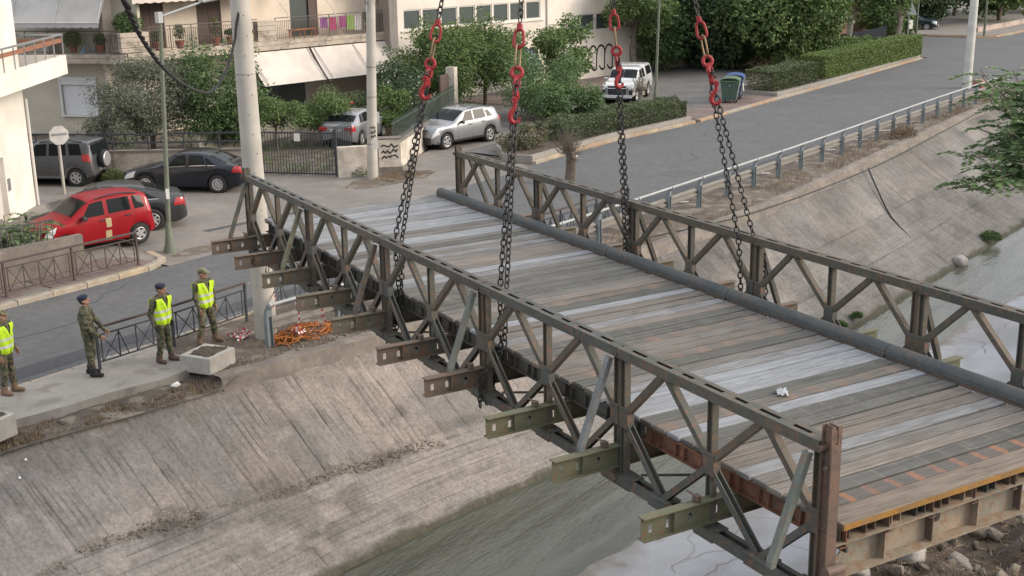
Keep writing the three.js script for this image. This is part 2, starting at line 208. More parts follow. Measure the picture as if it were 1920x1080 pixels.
// ---- canal bank: formwork-marked concrete, with an eroded gravelly band ----
const SL = 4.95;
const bandAt = (x) => 2.35 + 0.35 * (fbm(x * 0.35, 4, 3, 2) - 0.5) * 2 + 0.25 * Math.sin(x * 0.5) - smooth(6, 10, x) * 0.2;
function bank(x, d) {                          // -> { c: colour, r: relief in metres }
  const far = x > 13.5, warp = 0.15 * (fbm(x * 0.7, d * 0.5, 3, 11) - 0.5), db = bandAt(x), big = fbm(x * 0.42, d * 0.55, 5, 71), med = fbm(x * 1.9, d * 1.9, 4, 73), grit = hash(Math.floor(x * 90), Math.floor(d * 90), 9);
  let c = mixc([0.255, 0.232, 0.214], [0.178, 0.168, 0.16], smooth(0.36, 0.62, big) * 0.75), r = 0;
  c = mixc(c, [0.315, 0.255, 0.213], smooth(0.5, 0.68, fbm(x * 0.6 + 9, d * 0.5, 4, 77)) * 0.42);
  const upper = smooth(db + 0.12, db - 0.12, d);
  // boards laid up and down the bank
  const bx = x + warp * 0.35 + 40, wide = 0.62, bq = bx / wide + 0.55 * vn(bx * 0.8, 3, 77), bi = Math.floor(bq), bf = bq - bi, nq = bx / 0.15 + 0.8 * vn(bx * 2.5, 5, 78), ni = Math.floor(nq), nf = nq - ni;
  const on = smooth(0.35, 0.55, fbm(x * 0.5, d * 0.25, 3, 91)), edge = Math.max(smooth(0.045, 0.0, bf), smooth(0.955, 1, bf)) * (hash(bi, 3) > 0.35 ? 1 : 0.25), fine = Math.max(smooth(0.2, 0, nf), smooth(0.8, 1, nf)) * on * (hash(ni, 5) > 0.4 ? 1 : 0);
  const streak = fbm(bx * 9, d * 1.6, 3, 15) - 0.5, tone = (hash(bi, 8) - 0.5) * 0.14;
  const cu = mul(c, 1 + tone + streak * 0.34 * (0.3 + on) - edge * 0.6 * (0.3 + 0.7 * vn(x * 3, d * 3, 6)) - fine * 0.42 * smooth(0.3, 0.7, vn(bx * 3, d * 2.2, 61))), ru = (hash(bi, 12) - 0.5) * 0.014 - edge * 0.02 - fine * 0.012 + streak * 0.006;
  // lower part: boards along the canal
  const dl = d + 0.05 * Math.sin(x * 0.6) + warp * 0.25, hi = Math.floor(dl / 0.3), hf = dl / 0.3 - hi, he = Math.max(smooth(0.06, 0, hf), smooth(0.95, 1, hf)) * (vn(x * 0.8, hi * 7.3, 5) > 0.42 ? 1 : 0.2), vi = x / 2.9 + hash(hi >> 1, 4) * 2, vf = vi - Math.floor(vi), ve = smooth(0.01, 0, Math.min(vf, 1 - vf)) * (hash(Math.floor(vi), hi >> 1, 6) > 0.5 ? 1 : 0);
  let cl = mixc(c, [0.262, 0.242, 0.224], 0.6); const hs = vn(x * 1.3, dl * 24, 25) - 0.5;
  cl = mul(cl, 1 + (hash(hi, 19) - 0.5) * 0.12 + hs * 0.32 - he * 0.5 - ve * 0.5); const rl = -0.012 * he - 0.012 * ve + hs * 0.006;
  c = mixc(cl, cu, upper); r = lerp(rl, ru, upper) + (med - 0.5) * 0.025;
  // eroded band with exposed stones
  const gap = Math.abs(d - db - 0.12 - 0.15 * (vn(x * 2.2, 7) - 0.5)), wob = fbm(x * 2.6, d * 4, 4, 33), ww = (far ? 0.05 : 0.3 * smooth(-6, -2, x) * smooth(5.5, 2.5, x) * (0.1 + 1.2 * vn(x * 0.9, 4, 12))) - 0.06;
  const er = smooth(ww + 0.12, ww - 0.08, gap + (wob - 0.5) * 0.45) * (far ? 0.35 : 1);
  c = mixc(c, mul(grit > 0.5 ? [0.19, 0.168, 0.148] : [0.12, 0.105, 0.092], 0.6 + 0.8 * grit), er * 0.85); r -= er * (0.05 - 0.03 * grit);
  // dark damp patches, worn patches of pale mortar, stains, slab joints on the far stretch
  const st = smooth(0.56, 0.72, fbm(x * 0.8, d * 1.1, 5, 41)) * smooth(0.1, 1.2, d); c = mul(c, 1 - 0.3 * st);
  const pale = smooth(0.67, 0.74, fbm(x * 1.1 + 5, d * 1.4, 5, 57)); c = mixc(c, [0.345, 0.298, 0.262], pale * 0.5);
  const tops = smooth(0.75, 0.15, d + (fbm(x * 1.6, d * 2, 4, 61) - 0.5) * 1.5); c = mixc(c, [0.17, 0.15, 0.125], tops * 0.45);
  if (far) { const sx = x / 2.45 + d * 0.02, sf = Math.abs(sx - Math.round(sx)) * 2.45, dj = Math.min(Math.abs(d - 1.9), Math.abs(d - 3.3)), jn = Math.max(smooth(0.03, 0.012, sf) * (hash(Math.round(sx), 4) > 0.3 ? vn(x, d * 2.5, 8) * 1.6 : 0), smooth(0.03, 0.01, dj + 0.03 * (vn(x * 2, 3) - 0.5)) * smooth(0.3, 0.6, vn(x * 0.7, 6, 9))); c = mul(mixc(c, [0.215, 0.21, 0.205], 0.4), 0.86 - 0.4 * jn + (hash(Math.round(sx - 0.5), d > 1.9 ? 2 : 1, 3) - 0.5) * 0.2); r -= 0.02 * jn; if (x < 24 && d > 2.6) { const q = smooth(22, 16, x + vn(d * 3, 4) * 2) ; c = mixc(c, [0.4, 0.385, 0.37], 0.5 * q * (0.6 + 0.4 * vn(x * 5, d * 8, 2))); } }
  // wet mossy foot
  const foot = smooth(SL - 0.22, SL - 0.02, d + (med - 0.5) * 0.3); c = mixc(c, [0.06, 0.06, 0.035], foot * 0.8);
  c = mul(c, far ? 0.8 * (1 + 1.1 * (fbm(x * 0.33 + d * 0.3, d * 0.8 - x * 0.1, 5, 121) - 0.5) + 0.35 * (fbm(x * 6, d * 0.9, 3, 123) - 0.5)) : 0.97); c = mul(c, 0.72 + 0.34 * grit + 0.5 * (fbm(x * 24, d * 20, 2, 88) - 0.5) + 0.22 * (fbm(x * 9, d * 5, 2, 89) - 0.5) + 0.28 * med * 0.5);
  return { c, r };
}
function bankMesh(x0, x1, nx, nv, tw, th) {
  const rows = []; for (let i = 0; i <= nx; i++) { const x = lerp(x0, x1, i / nx), row = [], a = V(0, -0.22, zTop(x) + 0.06), b = V(0, -3.05, zBot(x)), nrm = V(0, b.z - a.z, 3.0).normalize();
    for (let j = 0; j <= nv; j++) { const v = j / nv, d = v * SL, r = bank(x, d).r + 0.05 * (fbm(x * 0.5, d * 0.5, 2, 5) - 0.5); row.push(V(x, lerp(a.y, b.y, v) - 0.12 * Math.sin(Math.PI * v), lerp(a.z, b.z, v)).addScaledVector(nrm, r)); }
    row.push(V(x, -3.4, zBot(x) + 0.12)); rows.push(row); }
  const g = loft(rows), uv = new Float32Array((nx + 1) * (nv + 2) * 2);
  for (let i = 0, k = 0; i <= nx; i++) for (let j = 0; j <= nv + 1; j++) { uv[k++] = i / nx; uv[k++] = Math.min(j / nv, 1) * 0.998 + 0.001; }
  g.setAttribute('uv', new THREE.BufferAttribute(uv, 2));
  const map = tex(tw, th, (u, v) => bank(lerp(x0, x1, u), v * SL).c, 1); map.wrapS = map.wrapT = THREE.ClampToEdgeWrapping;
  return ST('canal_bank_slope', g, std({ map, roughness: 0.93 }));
}
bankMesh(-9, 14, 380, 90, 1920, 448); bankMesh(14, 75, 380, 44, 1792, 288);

// ---- canal bed, water ----
const wEdge = (x) => curve([[-30, 4.6], [0, 5.3], [2.6, 5.75], [5.6, 5.95], [8, 6.05], [18, 6.75], [23, 6.65], [28, 7.2], [40, 8], [120, 9]], x);
const bedTex = (() => {
  const S = 2048, H = 512, cv = document.createElement('canvas'); cv.width = S; cv.height = H; const c = cv.getContext('2d');
  const im = c.createImageData(S, H);
  for (let j = 0, k = 0; j < H; j++) for (let i = 0; i < S; i++, k += 4) { const x = i / S * 48 - 8, z = 2 + j / H * 12, a = fbm(x * 0.5, z * 0.7, 5, 81), b = fbm(x * 3, z * 3, 3, 83), wet = smooth(0.5, 0.02, z - wEdge(x) + (b - 0.5) * 0.9); let q = mixc([0.34, 0.35, 0.37], [0.265, 0.265, 0.27], smooth(0.4, 0.65, a)); q = mul(q, 0.93 + 0.14 * hash(i, j, 1) + 0.1 * (b - 0.5)); q = mixc(q, [0.16, 0.135, 0.1], wet * 0.75); im.data[k] = toS(q[0]); im.data[k + 1] = toS(q[1]); im.data[k + 2] = toS(q[2]); im.data[k + 3] = 255; }
  c.putImageData(im, 0, 0); c.lineCap = 'round';
  for (let n = 0; n < 46; n++) { let x = rr(60, S), y = rr(150, H), a = rr(0, 6.3); c.strokeStyle = 'rgba(95,92,90,' + rr(0.35, 0.85) + ')'; c.lineWidth = rr(0.7, 1.8); c.beginPath(); c.moveTo(x, y); const m = 8 + Math.floor(rnd() * 26); for (let q = 0; q < m; q++) { a += rr(-0.75, 0.75); x += Math.cos(a) * rr(4, 11); y += Math.sin(a) * rr(4, 11); c.lineTo(x, y); } c.stroke(); }
  const t = new THREE.CanvasTexture(cv); t.colorSpace = THREE.SRGBColorSpace; t.flipY = false; t.magFilter = THREE.LinearFilter; return t;
})();
{
  const g = new THREE.PlaneGeometry(1, 1, 96, 24), p = g.attributes.position, u = g.attributes.uv;
  for (let i = 0; i < p.count; i++) { const s = p.getX(i) + 0.5, t = p.getY(i) + 0.5, x = lerp(-8, 40, s), z = lerp(2, 14, t); p.setXYZ(i, x, -3.19 + 0.1 * smooth(-0.6, 1.5, z - wEdge(x)) + 0.02 * fbm(x, z, 3, 4), z); u.setXY(i, s, t); }
  g.computeVertexNormals(); ST('canal_bed', g, std({ map: bedTex, roughness: 0.82 }));
  ST('canal_bed', poly([[-80, 0.5], [-8, 0.5], [-8, 14], [-80, 14]], -3.2), mCrete); ST('canal_bed', poly([[40, 2], [200, 2], [200, 16], [40, 16]], -3.2), mCrete);
}
{
  const n = 360, m = 44, rows = [];
  for (let i = 0; i <= n; i++) { const x = lerp(-10, 60, i / n), row = []; for (let j = 0; j <= m; j++) { const t = j / m, e = wEdge(x) + 0.5 * (fbm(x * 1.1, 3, 4, 14) - 0.5), z = lerp(zBot(x) - 0.15, e + 0.25, t); const fl = fbm(x * 1.3 + 3 * fbm(x * 0.5, z, 2, 3), z * 3.4, 4, 20); row.push(V(x, -3.145 + 0.03 * (fl - 0.5) * (1 - smooth(0.85, 1, t)) - 0.012 * smooth(0.8, 1, t), z)); } rows.push(row); }
  const g = loft(rows), p = g.attributes.position, uv = new Float32Array(p.count * 2); for (let i = 0; i < p.count; i++) { uv[i * 2] = p.getX(i); uv[i * 2 + 1] = p.getZ(i); }
  g.setAttribute('uv', new THREE.BufferAttribute(uv, 2));
  const map = tex(768, 256, (u, v) => { const q = fbm(u * 7 + 1.5 * fbm(u * 4, v * 6, 3, 7, 4), v * 22, 5, 95, 0), a = fbm(u * 8, v * 8, 4, 97); let c = mixc([0.058, 0.06, 0.042], [0.095, 0.097, 0.073], smooth(0.35, 0.65, q)); return mixc(c, [0.075, 0.082, 0.068], smooth(0.5, 0.7, a) * 0.6); }, 24, 7);
  ST('canal_water', g, std({ map, roughness: 0.16, bumpMap: tex(256, 256, (u, v) => fbm(u * 10, v * 24, 4, 31, 0), 2.2, 1.5, true), bumpScale: 0.012 }));
}
// ---- near bank: earth and rubble ----
const bankY = (x, z) => { const e = 11.6 + 0.5 * Math.sin(x * 0.7) + 0.9 * (fbm(x * 0.5, 1, 3, 4) - 0.5), t = smooth(e - 1.2, e + 1.0, z); return lerp(-3.35, 0.25 + 0.35 * smooth(13, 20, z), t) + (0.75 * (fbm(x * 0.9, z * 0.9, 4, 66) - 0.5) + 0.3 * (fbm(x * 4, z * 4, 3, 68) - 0.5)) * (0.25 + t * 0.75); };
{
  const g = new THREE.PlaneGeometry(1, 1, 330, 120), p = g.attributes.position;
  for (let i = 0; i < p.count; i++) { const x = lerp(-14, 28, p.getX(i) + 0.5), z = lerp(10, 24, p.getY(i) + 0.5); p.setXYZ(i, x, bankY(x, z), z); }
  g.computeVertexNormals(); ST('rubble_bank', flat(g), mSoil);
  ST('near_ground', poly([[-300, 24], [300, 24], [300, 400], [-300, 400]], 0.3), mDirt);
  ST('near_ground', poly([[-300, 12], [-14, 12], [-14, 24], [-300, 24]], 0.3, 3.6), mDirt); ST('near_ground', poly([[28, 12], [300, 12], [300, 24], [28, 24]], 0.3, 3.6), mDirt);
}
const mForecourt = mottled([0.15, 0.145, 0.14], [0.115, 0.108, 0.103], 8, { n: 384, f: 7, amp: 1, fine: 0.35, k: 64 });
// forecourt on the right, planted beds
ST('forecourt', poly([[25, -11.7], [38.5, -11.3], [48, -11.6], [50, -14], [60, -20], [60, -33], [24, -33], [30.5, -20.8], [33, -15.5], [25.2, -15.3]], 0.03), mForecourt);
{
  const g = new THREE.Group(); g.name = 'forecourt_paving'; g.userData.kind = 'structure'; scene.add(g);
  const cache = [0, 1, 2].map(() => boxUV(chbox(0.97, 0.05, 0.97, 0.012)));
  for (let i = 0; i < 15; i++) for (let j = 0; j < 5; j++) { const m = M('paving_slab', cache[(i + j) % 3], mPaver[Math.floor(hash(i, j, 5) * 3)], g); m.position.set(38.5 + i, 0.03 + 0.01 * hash(i, j, 6), -26.0 + j * 1.0); }
  for (let i = 0; i < 10; i++) for (let j = 0; j < 2; j++) { const m = M('paving_slab', cache[(i + j) % 3], mPaver[Math.floor(hash(i, j, 8) * 3)], g); m.position.set(38.9 + i, 0.03 + 0.01 * hash(i, j, 9), -11.95 - j * 1.0); }
}
// cracks and patched areas of the old asphalt
{
  const crack = (x, z, a, n) => { const L = [], Rr = []; for (let i = 0; i < n; i++) { const w = 0.012 + 0.014 * vn(i, x); L.push([x - Math.sin(a) * w, z - Math.cos(a) * w]); Rr.push([x + Math.sin(a) * w, z + Math.cos(a) * w]); x += Math.cos(a) * 0.22; z -= Math.sin(a) * 0.22; a += rr(-0.5, 0.5); } ST('road_crack', poly([...L, ...Rr.reverse()], 0.0055), mAsphaltDark); };
  for (const [x, z, a, n] of [[33, -7.5, 0.3, 16], [46, -8.3, -0.2, 22], [50, -9.8, 0.2, 14], [28, -6.2, 0.1, 12], [-1.5, -7.6, 0.4, 14], [2.2, -8.8, 0.1, 12], [61, -8.5, 0.1, 20]]) crack(x, z, a, n);
  const mPatch = mottled([0.112, 0.113, 0.115], [0.09, 0.091, 0.094], 5, { n: 256, f: 6, fine: 0.45, k: 66 });
  for (const [x, z, w, d] of [[38, -8.9, 4.5, 1.6], [26.5, -5.2, 3.2, 1.2], [54, -6.5, 6, 1.5], [-3.2, -8.2, 2.6, 1.1]]) { const p = []; for (let i = 0; i < 22; i++) { const q = i / 22 * Math.PI * 2, c = Math.cos(q), n = Math.sin(q), k = 1 / Math.max(Math.abs(c), Math.abs(n)) * (0.9 + 0.12 * vn(i * 3, x)); p.push([x + c * k * w / 2, z + n * k * d / 2]); } ST('road_patch', poly(p, 0.0048), mPatch); }
}
// ================= steel truss bridge =================
const steelTex = (base, alt, rust, amount, k) => mottled(base, alt, 1.9, { n: 320, f: 7, amp: 1, fine: 0.3, k, spots: amount, spot: rust, sf: 5, bump: 0.003, rough: 0.72 });
const RUST = [0.2, 0.1, 0.055];
const sGreen = [0, 1, 2].map((i) => steelTex([[0.066, 0.073, 0.066], [0.076, 0.077, 0.066], [0.062, 0.065, 0.059]][i], [[0.09, 0.094, 0.083], [0.1, 0.094, 0.077], [0.085, 0.08, 0.067]][i], RUST, 0.01 + 0.06 * i, 100 + i * 7));
const sBrown = [0, 1].map((i) => steelTex([[0.12, 0.1, 0.077], [0.103, 0.092, 0.072]][i], [0.078, 0.072, 0.059], RUST, 0.1, 130 + i * 5));
const sPale = [steelTex([0.155, 0.172, 0.152], [0.11, 0.125, 0.11], RUST, 0.04, 141), steelTex([0.19, 0.205, 0.21], [0.14, 0.152, 0.155], RUST, 0.04, 145), steelTex([0.15, 0.155, 0.1], [0.11, 0.114, 0.08], RUST, 0.1, 149)];
const sRust = [steelTex([0.22, 0.1, 0.055], [0.14, 0.075, 0.05], [0.07, 0.05, 0.045], 0.2, 155), steelTex([0.165, 0.1, 0.072], [0.12, 0.085, 0.068], [0.075, 0.06, 0.055], 0.25, 159)];
const sDark = steelTex([0.062, 0.066, 0.06], [0.09, 0.086, 0.073], [0.12, 0.075, 0.05], 0.2, 163);
const sTransom = [steelTex([0.115, 0.112, 0.08], [0.14, 0.12, 0.09], RUST, 0.12, 171), steelTex([0.13, 0.1, 0.078], [0.1, 0.088, 0.068], RUST, 0.3, 175), steelTex([0.135, 0.14, 0.085], [0.11, 0.112, 0.072], RUST, 0.05, 179)];
const sEnd = steelTex([0.3, 0.23, 0.165], [0.2, 0.19, 0.15], [0.23, 0.115, 0.06], 0.3, 183);
const sRib = steelTex([0.055, 0.066, 0.07], [0.075, 0.082, 0.08], [0.12, 0.08, 0.06], 0.08, 187);
const woodBump = tex(256, 64, (u, v) => fbm(u * 4, v * 40, 4, 203, 0), 1.9, 0.5, true);
const wood = (base, alt, k, bars) => std({ roughness: 0.88, bumpMap: woodBump, bumpScale: 0.004, map: tex(1024, 64, (u, v) => {
  const g = vn(u * 24, v * 46, k), g2 = fbm(u * 9, v * 9, 4, k + 5), fine = hash(Math.floor(u * 1024), Math.floor(v * 64), k); let c = mixc(base, alt, smooth(0.3, 0.7, g2) * 0.85); c = mul(c, 0.74 + 0.3 * g + 0.2 * fine + 0.12 * vn(u * 90, v * 60, k + 4)); c = mul(c, 1 - 0.45 * smooth(0.72, 0.8, vn(u * 7, v * 58, k + 14)) * smooth(0.4, 0.6, vn(u * 5, 3, k + 15)));
  const kn = fbm(u * 17, v * 5, 5, k + 8); c = mul(c, 1 - 0.22 * smooth(0.5, 0.85, kn)); c = mul(c, 1 - 0.2 * smooth(0.6, 0.75, vn(u * 3, v * 70, k + 12)));
  if (bars) { const q = u * 3.8 / bars.step, f = q - Math.floor(q), id = Math.floor(q), on = smooth(0.06, 0.22, f + 0.1 * (fbm(u * 60, v * 12, 3, k) - 0.5)) * smooth(bars.w + 0.14, bars.w - 0.02, f + 0.12 * (fbm(u * 70, v * 9, 3, k + 1) - 0.5)) * (hash(id, k) > bars.miss ? 0.55 + 0.6 * hash(id, k + 3) : 0.1) * smooth(0.25, 0.6, fbm(u * 40, v * 8, 3, k + 2) + 0.12); c = mixc(c, bars.c, on * (bars.o ?? 0.32)); }
  return c; }, 3.8, 0.26) });
const W_ = {
  pale: [wood([0.275, 0.29, 0.308], [0.22, 0.228, 0.24], 201), wood([0.24, 0.245, 0.252], [0.19, 0.186, 0.182], 211)],
  grey: [wood([0.17, 0.164, 0.154], [0.132, 0.12, 0.108], 221), wood([0.19, 0.18, 0.166], [0.14, 0.126, 0.113], 231), wood([0.145, 0.144, 0.135], [0.115, 0.104, 0.092], 241)],
  brown: [wood([0.182, 0.16, 0.14], [0.135, 0.119, 0.104], 251), wood([0.215, 0.188, 0.166], [0.155, 0.136, 0.121], 261)],
  dark: [wood([0.115, 0.118, 0.108], [0.092, 0.088, 0.079], 271), wood([0.118, 0.119, 0.11], [0.095, 0.091, 0.083], 281, { step: 0.31, w: 0.2, miss: 0.3, c: [0.23, 0.2, 0.175] })],
  rusty: [wood([0.155, 0.145, 0.132], [0.125, 0.108, 0.093], 291, { step: 0.42, w: 0.5, miss: 0.5, c: [0.29, 0.17, 0.115] }), wood([0.118, 0.108, 0.098], [0.095, 0.088, 0.08], 301, { step: 0.3, w: 0.36, miss: 0.02, o: 0.6, c: [0.33, 0.14, 0.075] })],
};
const BL = 3.048, DECK = 0.63;
const bridge = T('truss_bridge', 'steel panel truss bridge with plank deck hanging from chains over the canal', 'bridge', [0, 3, 0], yaw(-0.3879, 0.9217));
// geometry shared by all panels (local to a panel: x 0..BL, z 0 outer face .. -0.165)
const ZC = -0.0825;
const gTop = (() => { const l = []; for (const s of [-1, 1]) l.push(beam(V(0.005, 1.448, ZC + s * 0.0575), V(BL - 0.005, 1.448, ZC + s * 0.0575), UP(0.05, 0.102, 0.008).map(([a, b]) => [s * a, b]))); for (const s of [-1, 1]) l.push(box(BL - 0.01, 0.008, 0.058, BL / 2, 1.503, ZC + s * 0.0535)); for (const x of [0.1, 0.52, 0.95, 1.3, 1.75, 2.1, 2.55, 2.95]) l.push(box(0.17, 0.006, 0.05, x, 1.502, ZC), box(0.15, 0.01, 0.1, x, 1.4, ZC)); return join(l); })();
const gBot = (() => { const l = []; for (const s of [-1, 1]) l.push(beam(V(0.005, 0, ZC + s * 0.0575), V(BL - 0.005, 0, ZC + s * 0.0575), UP(0.05, 0.102, 0.008).map(([a, b]) => [s * a, b]))); for (const x of [0.12, 0.76, 1.524, 2.29, 2.93]) l.push(box(0.34, 0.012, 0.2, x, 0.056, ZC), box(0.3, 0.012, 0.19, x, -0.056, ZC)); return join(l); })();
const gPost = join([beam(V(0, 0.058, ZC), V(0, 1.4, ZC), IP(0.075, 0.085, 0.012, 0.01), V(1, 0, 0))]);
const gLug = join([box(0.12, 0.085, 0.13, 0, 0, ZC), cyl(V(0, 0, 0.012), V(0, 0, -0.177), 0.026, 0.026, 10)]);
const gGus = join([chbox(0.17, 0.24, 0.09, 0.01, 0, 0.72, ZC)]);
const diag = (x0, y0, x1, y1) => join([beam(V(x0, y0, ZC), V(x1, y1, ZC), UP(0.07, 0.078, 0.011), V(0, 0, 1))]);
const gDiag = []; for (const [xa, xb] of [[0.09, 0.74], [1.5, 0.8], [1.548, 2.248], [2.958, 2.31]]) gDiag.push(diag(xa, 0.76, xb, 1.4), diag(xa, 0.68, xb, 0.06));
const pinG = gLug;
for (const side of [0, 1]) for (let i = 0; i < 5; i++) {
  const p = P('truss_panel', bridge, i * BL, 0, side ? -4.52 : 0), rusty = side === 1 && (i === 2 || i === 3);
  M('top_chord', gTop, rusty ? sBrown[1] : sGreen[(i + side) % 3], p); M('bottom_chord', gBot, sGreen[(i + 2) % 3], p);
  for (const x of [0.062, 1.524, BL - 0.062]) { const m = M('post', gPost, pick([sBrown[0], sGreen[1], sGreen[2]]), p); m.position.x = x; }
  for (const x of [0.075, 1.524, BL - 0.075]) { const m = M('gusset', gGus, pick(sGreen), p); m.position.x = x; }
  gDiag.forEach((g, q) => M('diagonal', g, q % 2 ? pick([sGreen[0], sGreen[1], sBrown[1]]) : pick([sBrown[0], sBrown[1], sGreen[1]]), p));
  for (const [x, y] of [[0.0, 1.448], [0.0, 0.0]]) { const m = M('pin', pinG, sDark, p); m.position.set(x, y, 0); }
}
// transoms: plate girders with slotted ends
const TX = [0.21, 1.556, 3.0, 4.6, 6.05, 7.65, 9.1, 10.7, 12.15, 13.75];
const transomGeo = (() => {
  const s = new THREE.Shape(), z0 = -5.48, z1 = 0.79; s.moveTo(z0, 0.14); s.lineTo(z1, 0.14); s.lineTo(z1, 0.36); s.lineTo(z0, 0.36); s.closePath();
  for (const z of [0.68, 0.47, 0.2, -0.12, -4.57, -4.9, -5.15, -5.37]) { const h = new THREE.Path(); h.moveTo(z - 0.025, 0.19); h.lineTo(z + 0.025, 0.19); h.lineTo(z + 0.025, 0.255); h.absarc(z, 0.255, 0.025, 0, Math.PI); h.closePath(); s.holes.push(h); }
  const g = new THREE.ExtrudeGeometry(s, { depth: 0.01, bevelEnabled: false, curveSegments: 4 }); g.rotateY(-Math.PI / 2); g.translate(0.005, 0, 0);
  const l = [flat(g), box(0.115, 0.013, z1 - z0, 0, 0.3665, (z0 + z1) / 2), box(0.115, 0.013, z1 - z0, 0, 0.1335, (z0 + z1) / 2)];
  for (const z of [0.42, -0.35, -1.2, -2.1, -3, -3.9, -5.1]) l.push(box(0.1, 0.218, 0.008, 0, 0.25, z)); return join(l);
})();
TX.forEach((x, i) => { const t = M('transom', transomGeo, sTransom[[1, 1, 0, 0, 0, 1, 1, 2, 2, 2][i]], bridge); t.position.x = x; const c = M('clamp', join([chbox(0.07, 0.07, 0.06, 0.008, 0.0, 0.415, 0.12), cyl(V(-0.16, 0.43, 0.12), V(0.04, 0.43, 0.12), 0.012, 0.012, 6)]), sRust[1], t); c.position.x = 0; });
// rakers
const rk = (x, zt, zf, y1 = 1.385) => join([beam(V(x, y1, zt), V(x, 0.42, zf), UP(0.062, 0.075, 0.009), V(1, 0, 0)), box(0.07, 0.06, 0.06, x, 0.405, zf)]);
const RX = [0.16, 2.96, 6.02, 9.07, 12.11, 15.14];
RX.forEach((x, i) => { M('raker', rk(x, 0.03, 0.4), [sGreen[0], sPale[2], sGreen[2], sPale[0], sPale[1], sPale[0]][i], bridge); M('raker', rk(x, -4.715, -5.1), sGreen[i % 3], bridge); });
// outer stringer along the near edge, one channel per bay, with stiffeners; hidden joists under the deck
const strGeo = join([beam(V(0.01, 0.475, -0.37), V(BL - 0.01, 0.475, -0.37), [[0.0375, -0.095], [-0.0375, -0.095], [-0.0375, -0.085], [0.028, -0.085], [0.028, 0.085], [-0.0375, 0.085], [-0.0375, 0.095], [0.0375, 0.095]])]);
const stiffGeo = join([put(flat(new THREE.ExtrudeGeometry(new THREE.Shape([[0, 0], [0.06, 0], [0.03, 0.165], [0, 0.165]].map((p) => new THREE.Vector2(...p))), { depth: 0.012, bevelEnabled: false })), 0, 0.388, -0.397, -Math.PI / 2)]);
const ledgeGeo = join([box(BL - 0.02, 0.05, 0.03, BL / 2, 0.352, -0.42)]);
const joist = join([beam(V(0.02, 0.475, 0), V(BL - 0.02, 0.475, 0), IP(0.08, 0.19, 0.01, 0.008))]);
for (let i = 0; i < 5; i++) {
  const m = M('stringer', strGeo, [sDark, sDark, sGreen[2], sDark, sRust[0]][i], bridge); m.position.x = i * BL; M('ledge', ledgeGeo, sDark, m); for (let k = 0; k < 14; k++) { const q = M('stiffener', stiffGeo, m.material, m); q.position.x = 0.16 + Math.floor(k / 2) * 0.44 + (k % 2) * 0.14; }
  for (let k = 0; k < 6; k++) { const j = M('stringer', joist, i === 4 ? sRust[1] : sDark, bridge); j.position.set(i * BL, 0, -0.95 - k * 0.58); }
}
// deck planks
const deckZ0 = -0.33, deckZ1 = -4.04, plankGeo = [0, 1, 2, 3, 4, 5, 6, 7].map((i) => { const g = chbox(0.2045 - (i % 4) * 0.0018, 0.055, deckZ0 - deckZ1 + [0, -0.02, 0.015, 0.01][i % 4], 0.01); g.rotateY(-Math.PI / 2); const u = boxUV(g), q = u.attributes.uv; for (let n = 0; n < q.count; n++) q.setXY(n, q.getX(n) + i * 0.47, q.getY(n) + i * 0.031); u.rotateY(Math.PI / 2); return u; });
const plankOf = (i) => { const fixed = { 36: 'pale', 39: 'pale', 43: 'rusty', 46: 'rusty', 47: 'dark', 48: 'grey', 49: 'pale', 50: 'pale', 51: 'pale', 52: 'pale', 53: 'dark', 54: 'rusty', 55: 'pale', 56: 'dark', 57: 'dark', 58: 'brown', 59: 'brown', 60: 'pale', 61: 'grey', 62: 'brown', 63: 'dark', 64: 'rusty', 33: 'brown', 34: 'rusty', 35: 'dark', 37: 'brown', 38: 'grey', 40: 'brown', 41: 'dark', 42: 'dark', 44: 'grey', 45: 'brown', 16: 'dark', 11: 'grey' }; if (fixed[i]) return fixed[i]; return i < 15 ? pick(['pale', 'pale', 'pale', 'grey']) : i < 27 ? pick(['pale', 'grey', 'brown', 'pale', 'grey']) : pick(['grey', 'brown', 'dark', 'grey']); };
for (let i = 0; i < 65; i++) { const kind = plankOf(i), list = W_[kind], m = M('plank', plankGeo[Math.floor(rnd() * 8)], i === 64 ? W_.rusty[1] : [56, 57].includes(i) ? W_.dark[1] : i === 53 ? W_.dark[0] : kind === 'rusty' ? list[0] : pick(list), bridge); m.position.set((i + 0.5) * 14.94 / 65, DECK - 0.0275 + rr(-0.007, 0.007), (deckZ0 + deckZ1) / 2 + rr(-0.025, 0.025)); m.rotation.y = rr(-0.0012, 0.0012) + (rnd() < 0.5 ? Math.PI : 0); m.rotation.x = rr(-0.0008, 0.0008); }
const endPlank = M('end_plank', (() => { const g = chbox(0.3, 0.07, 4.0, 0.008); g.rotateY(-Math.PI / 2); const u = boxUV(g); u.rotateY(Math.PI / 2); u.translate(15.1, DECK - 0.03, -2.33); return u; })(), wood([0.205, 0.165, 0.13], [0.15, 0.12, 0.095], 311), bridge);
M('painted_edge', box(0.005, 0.058, 3.98, 15.2535, DECK - 0.03, -2.33), mottled([0.3, 0.155, 0.035], [0.22, 0.125, 0.045], 1.4, { n: 256, f: 6, amp: 1, k: 320, spots: 0.2, spot: [0.2, 0.14, 0.08] }), endPlank);
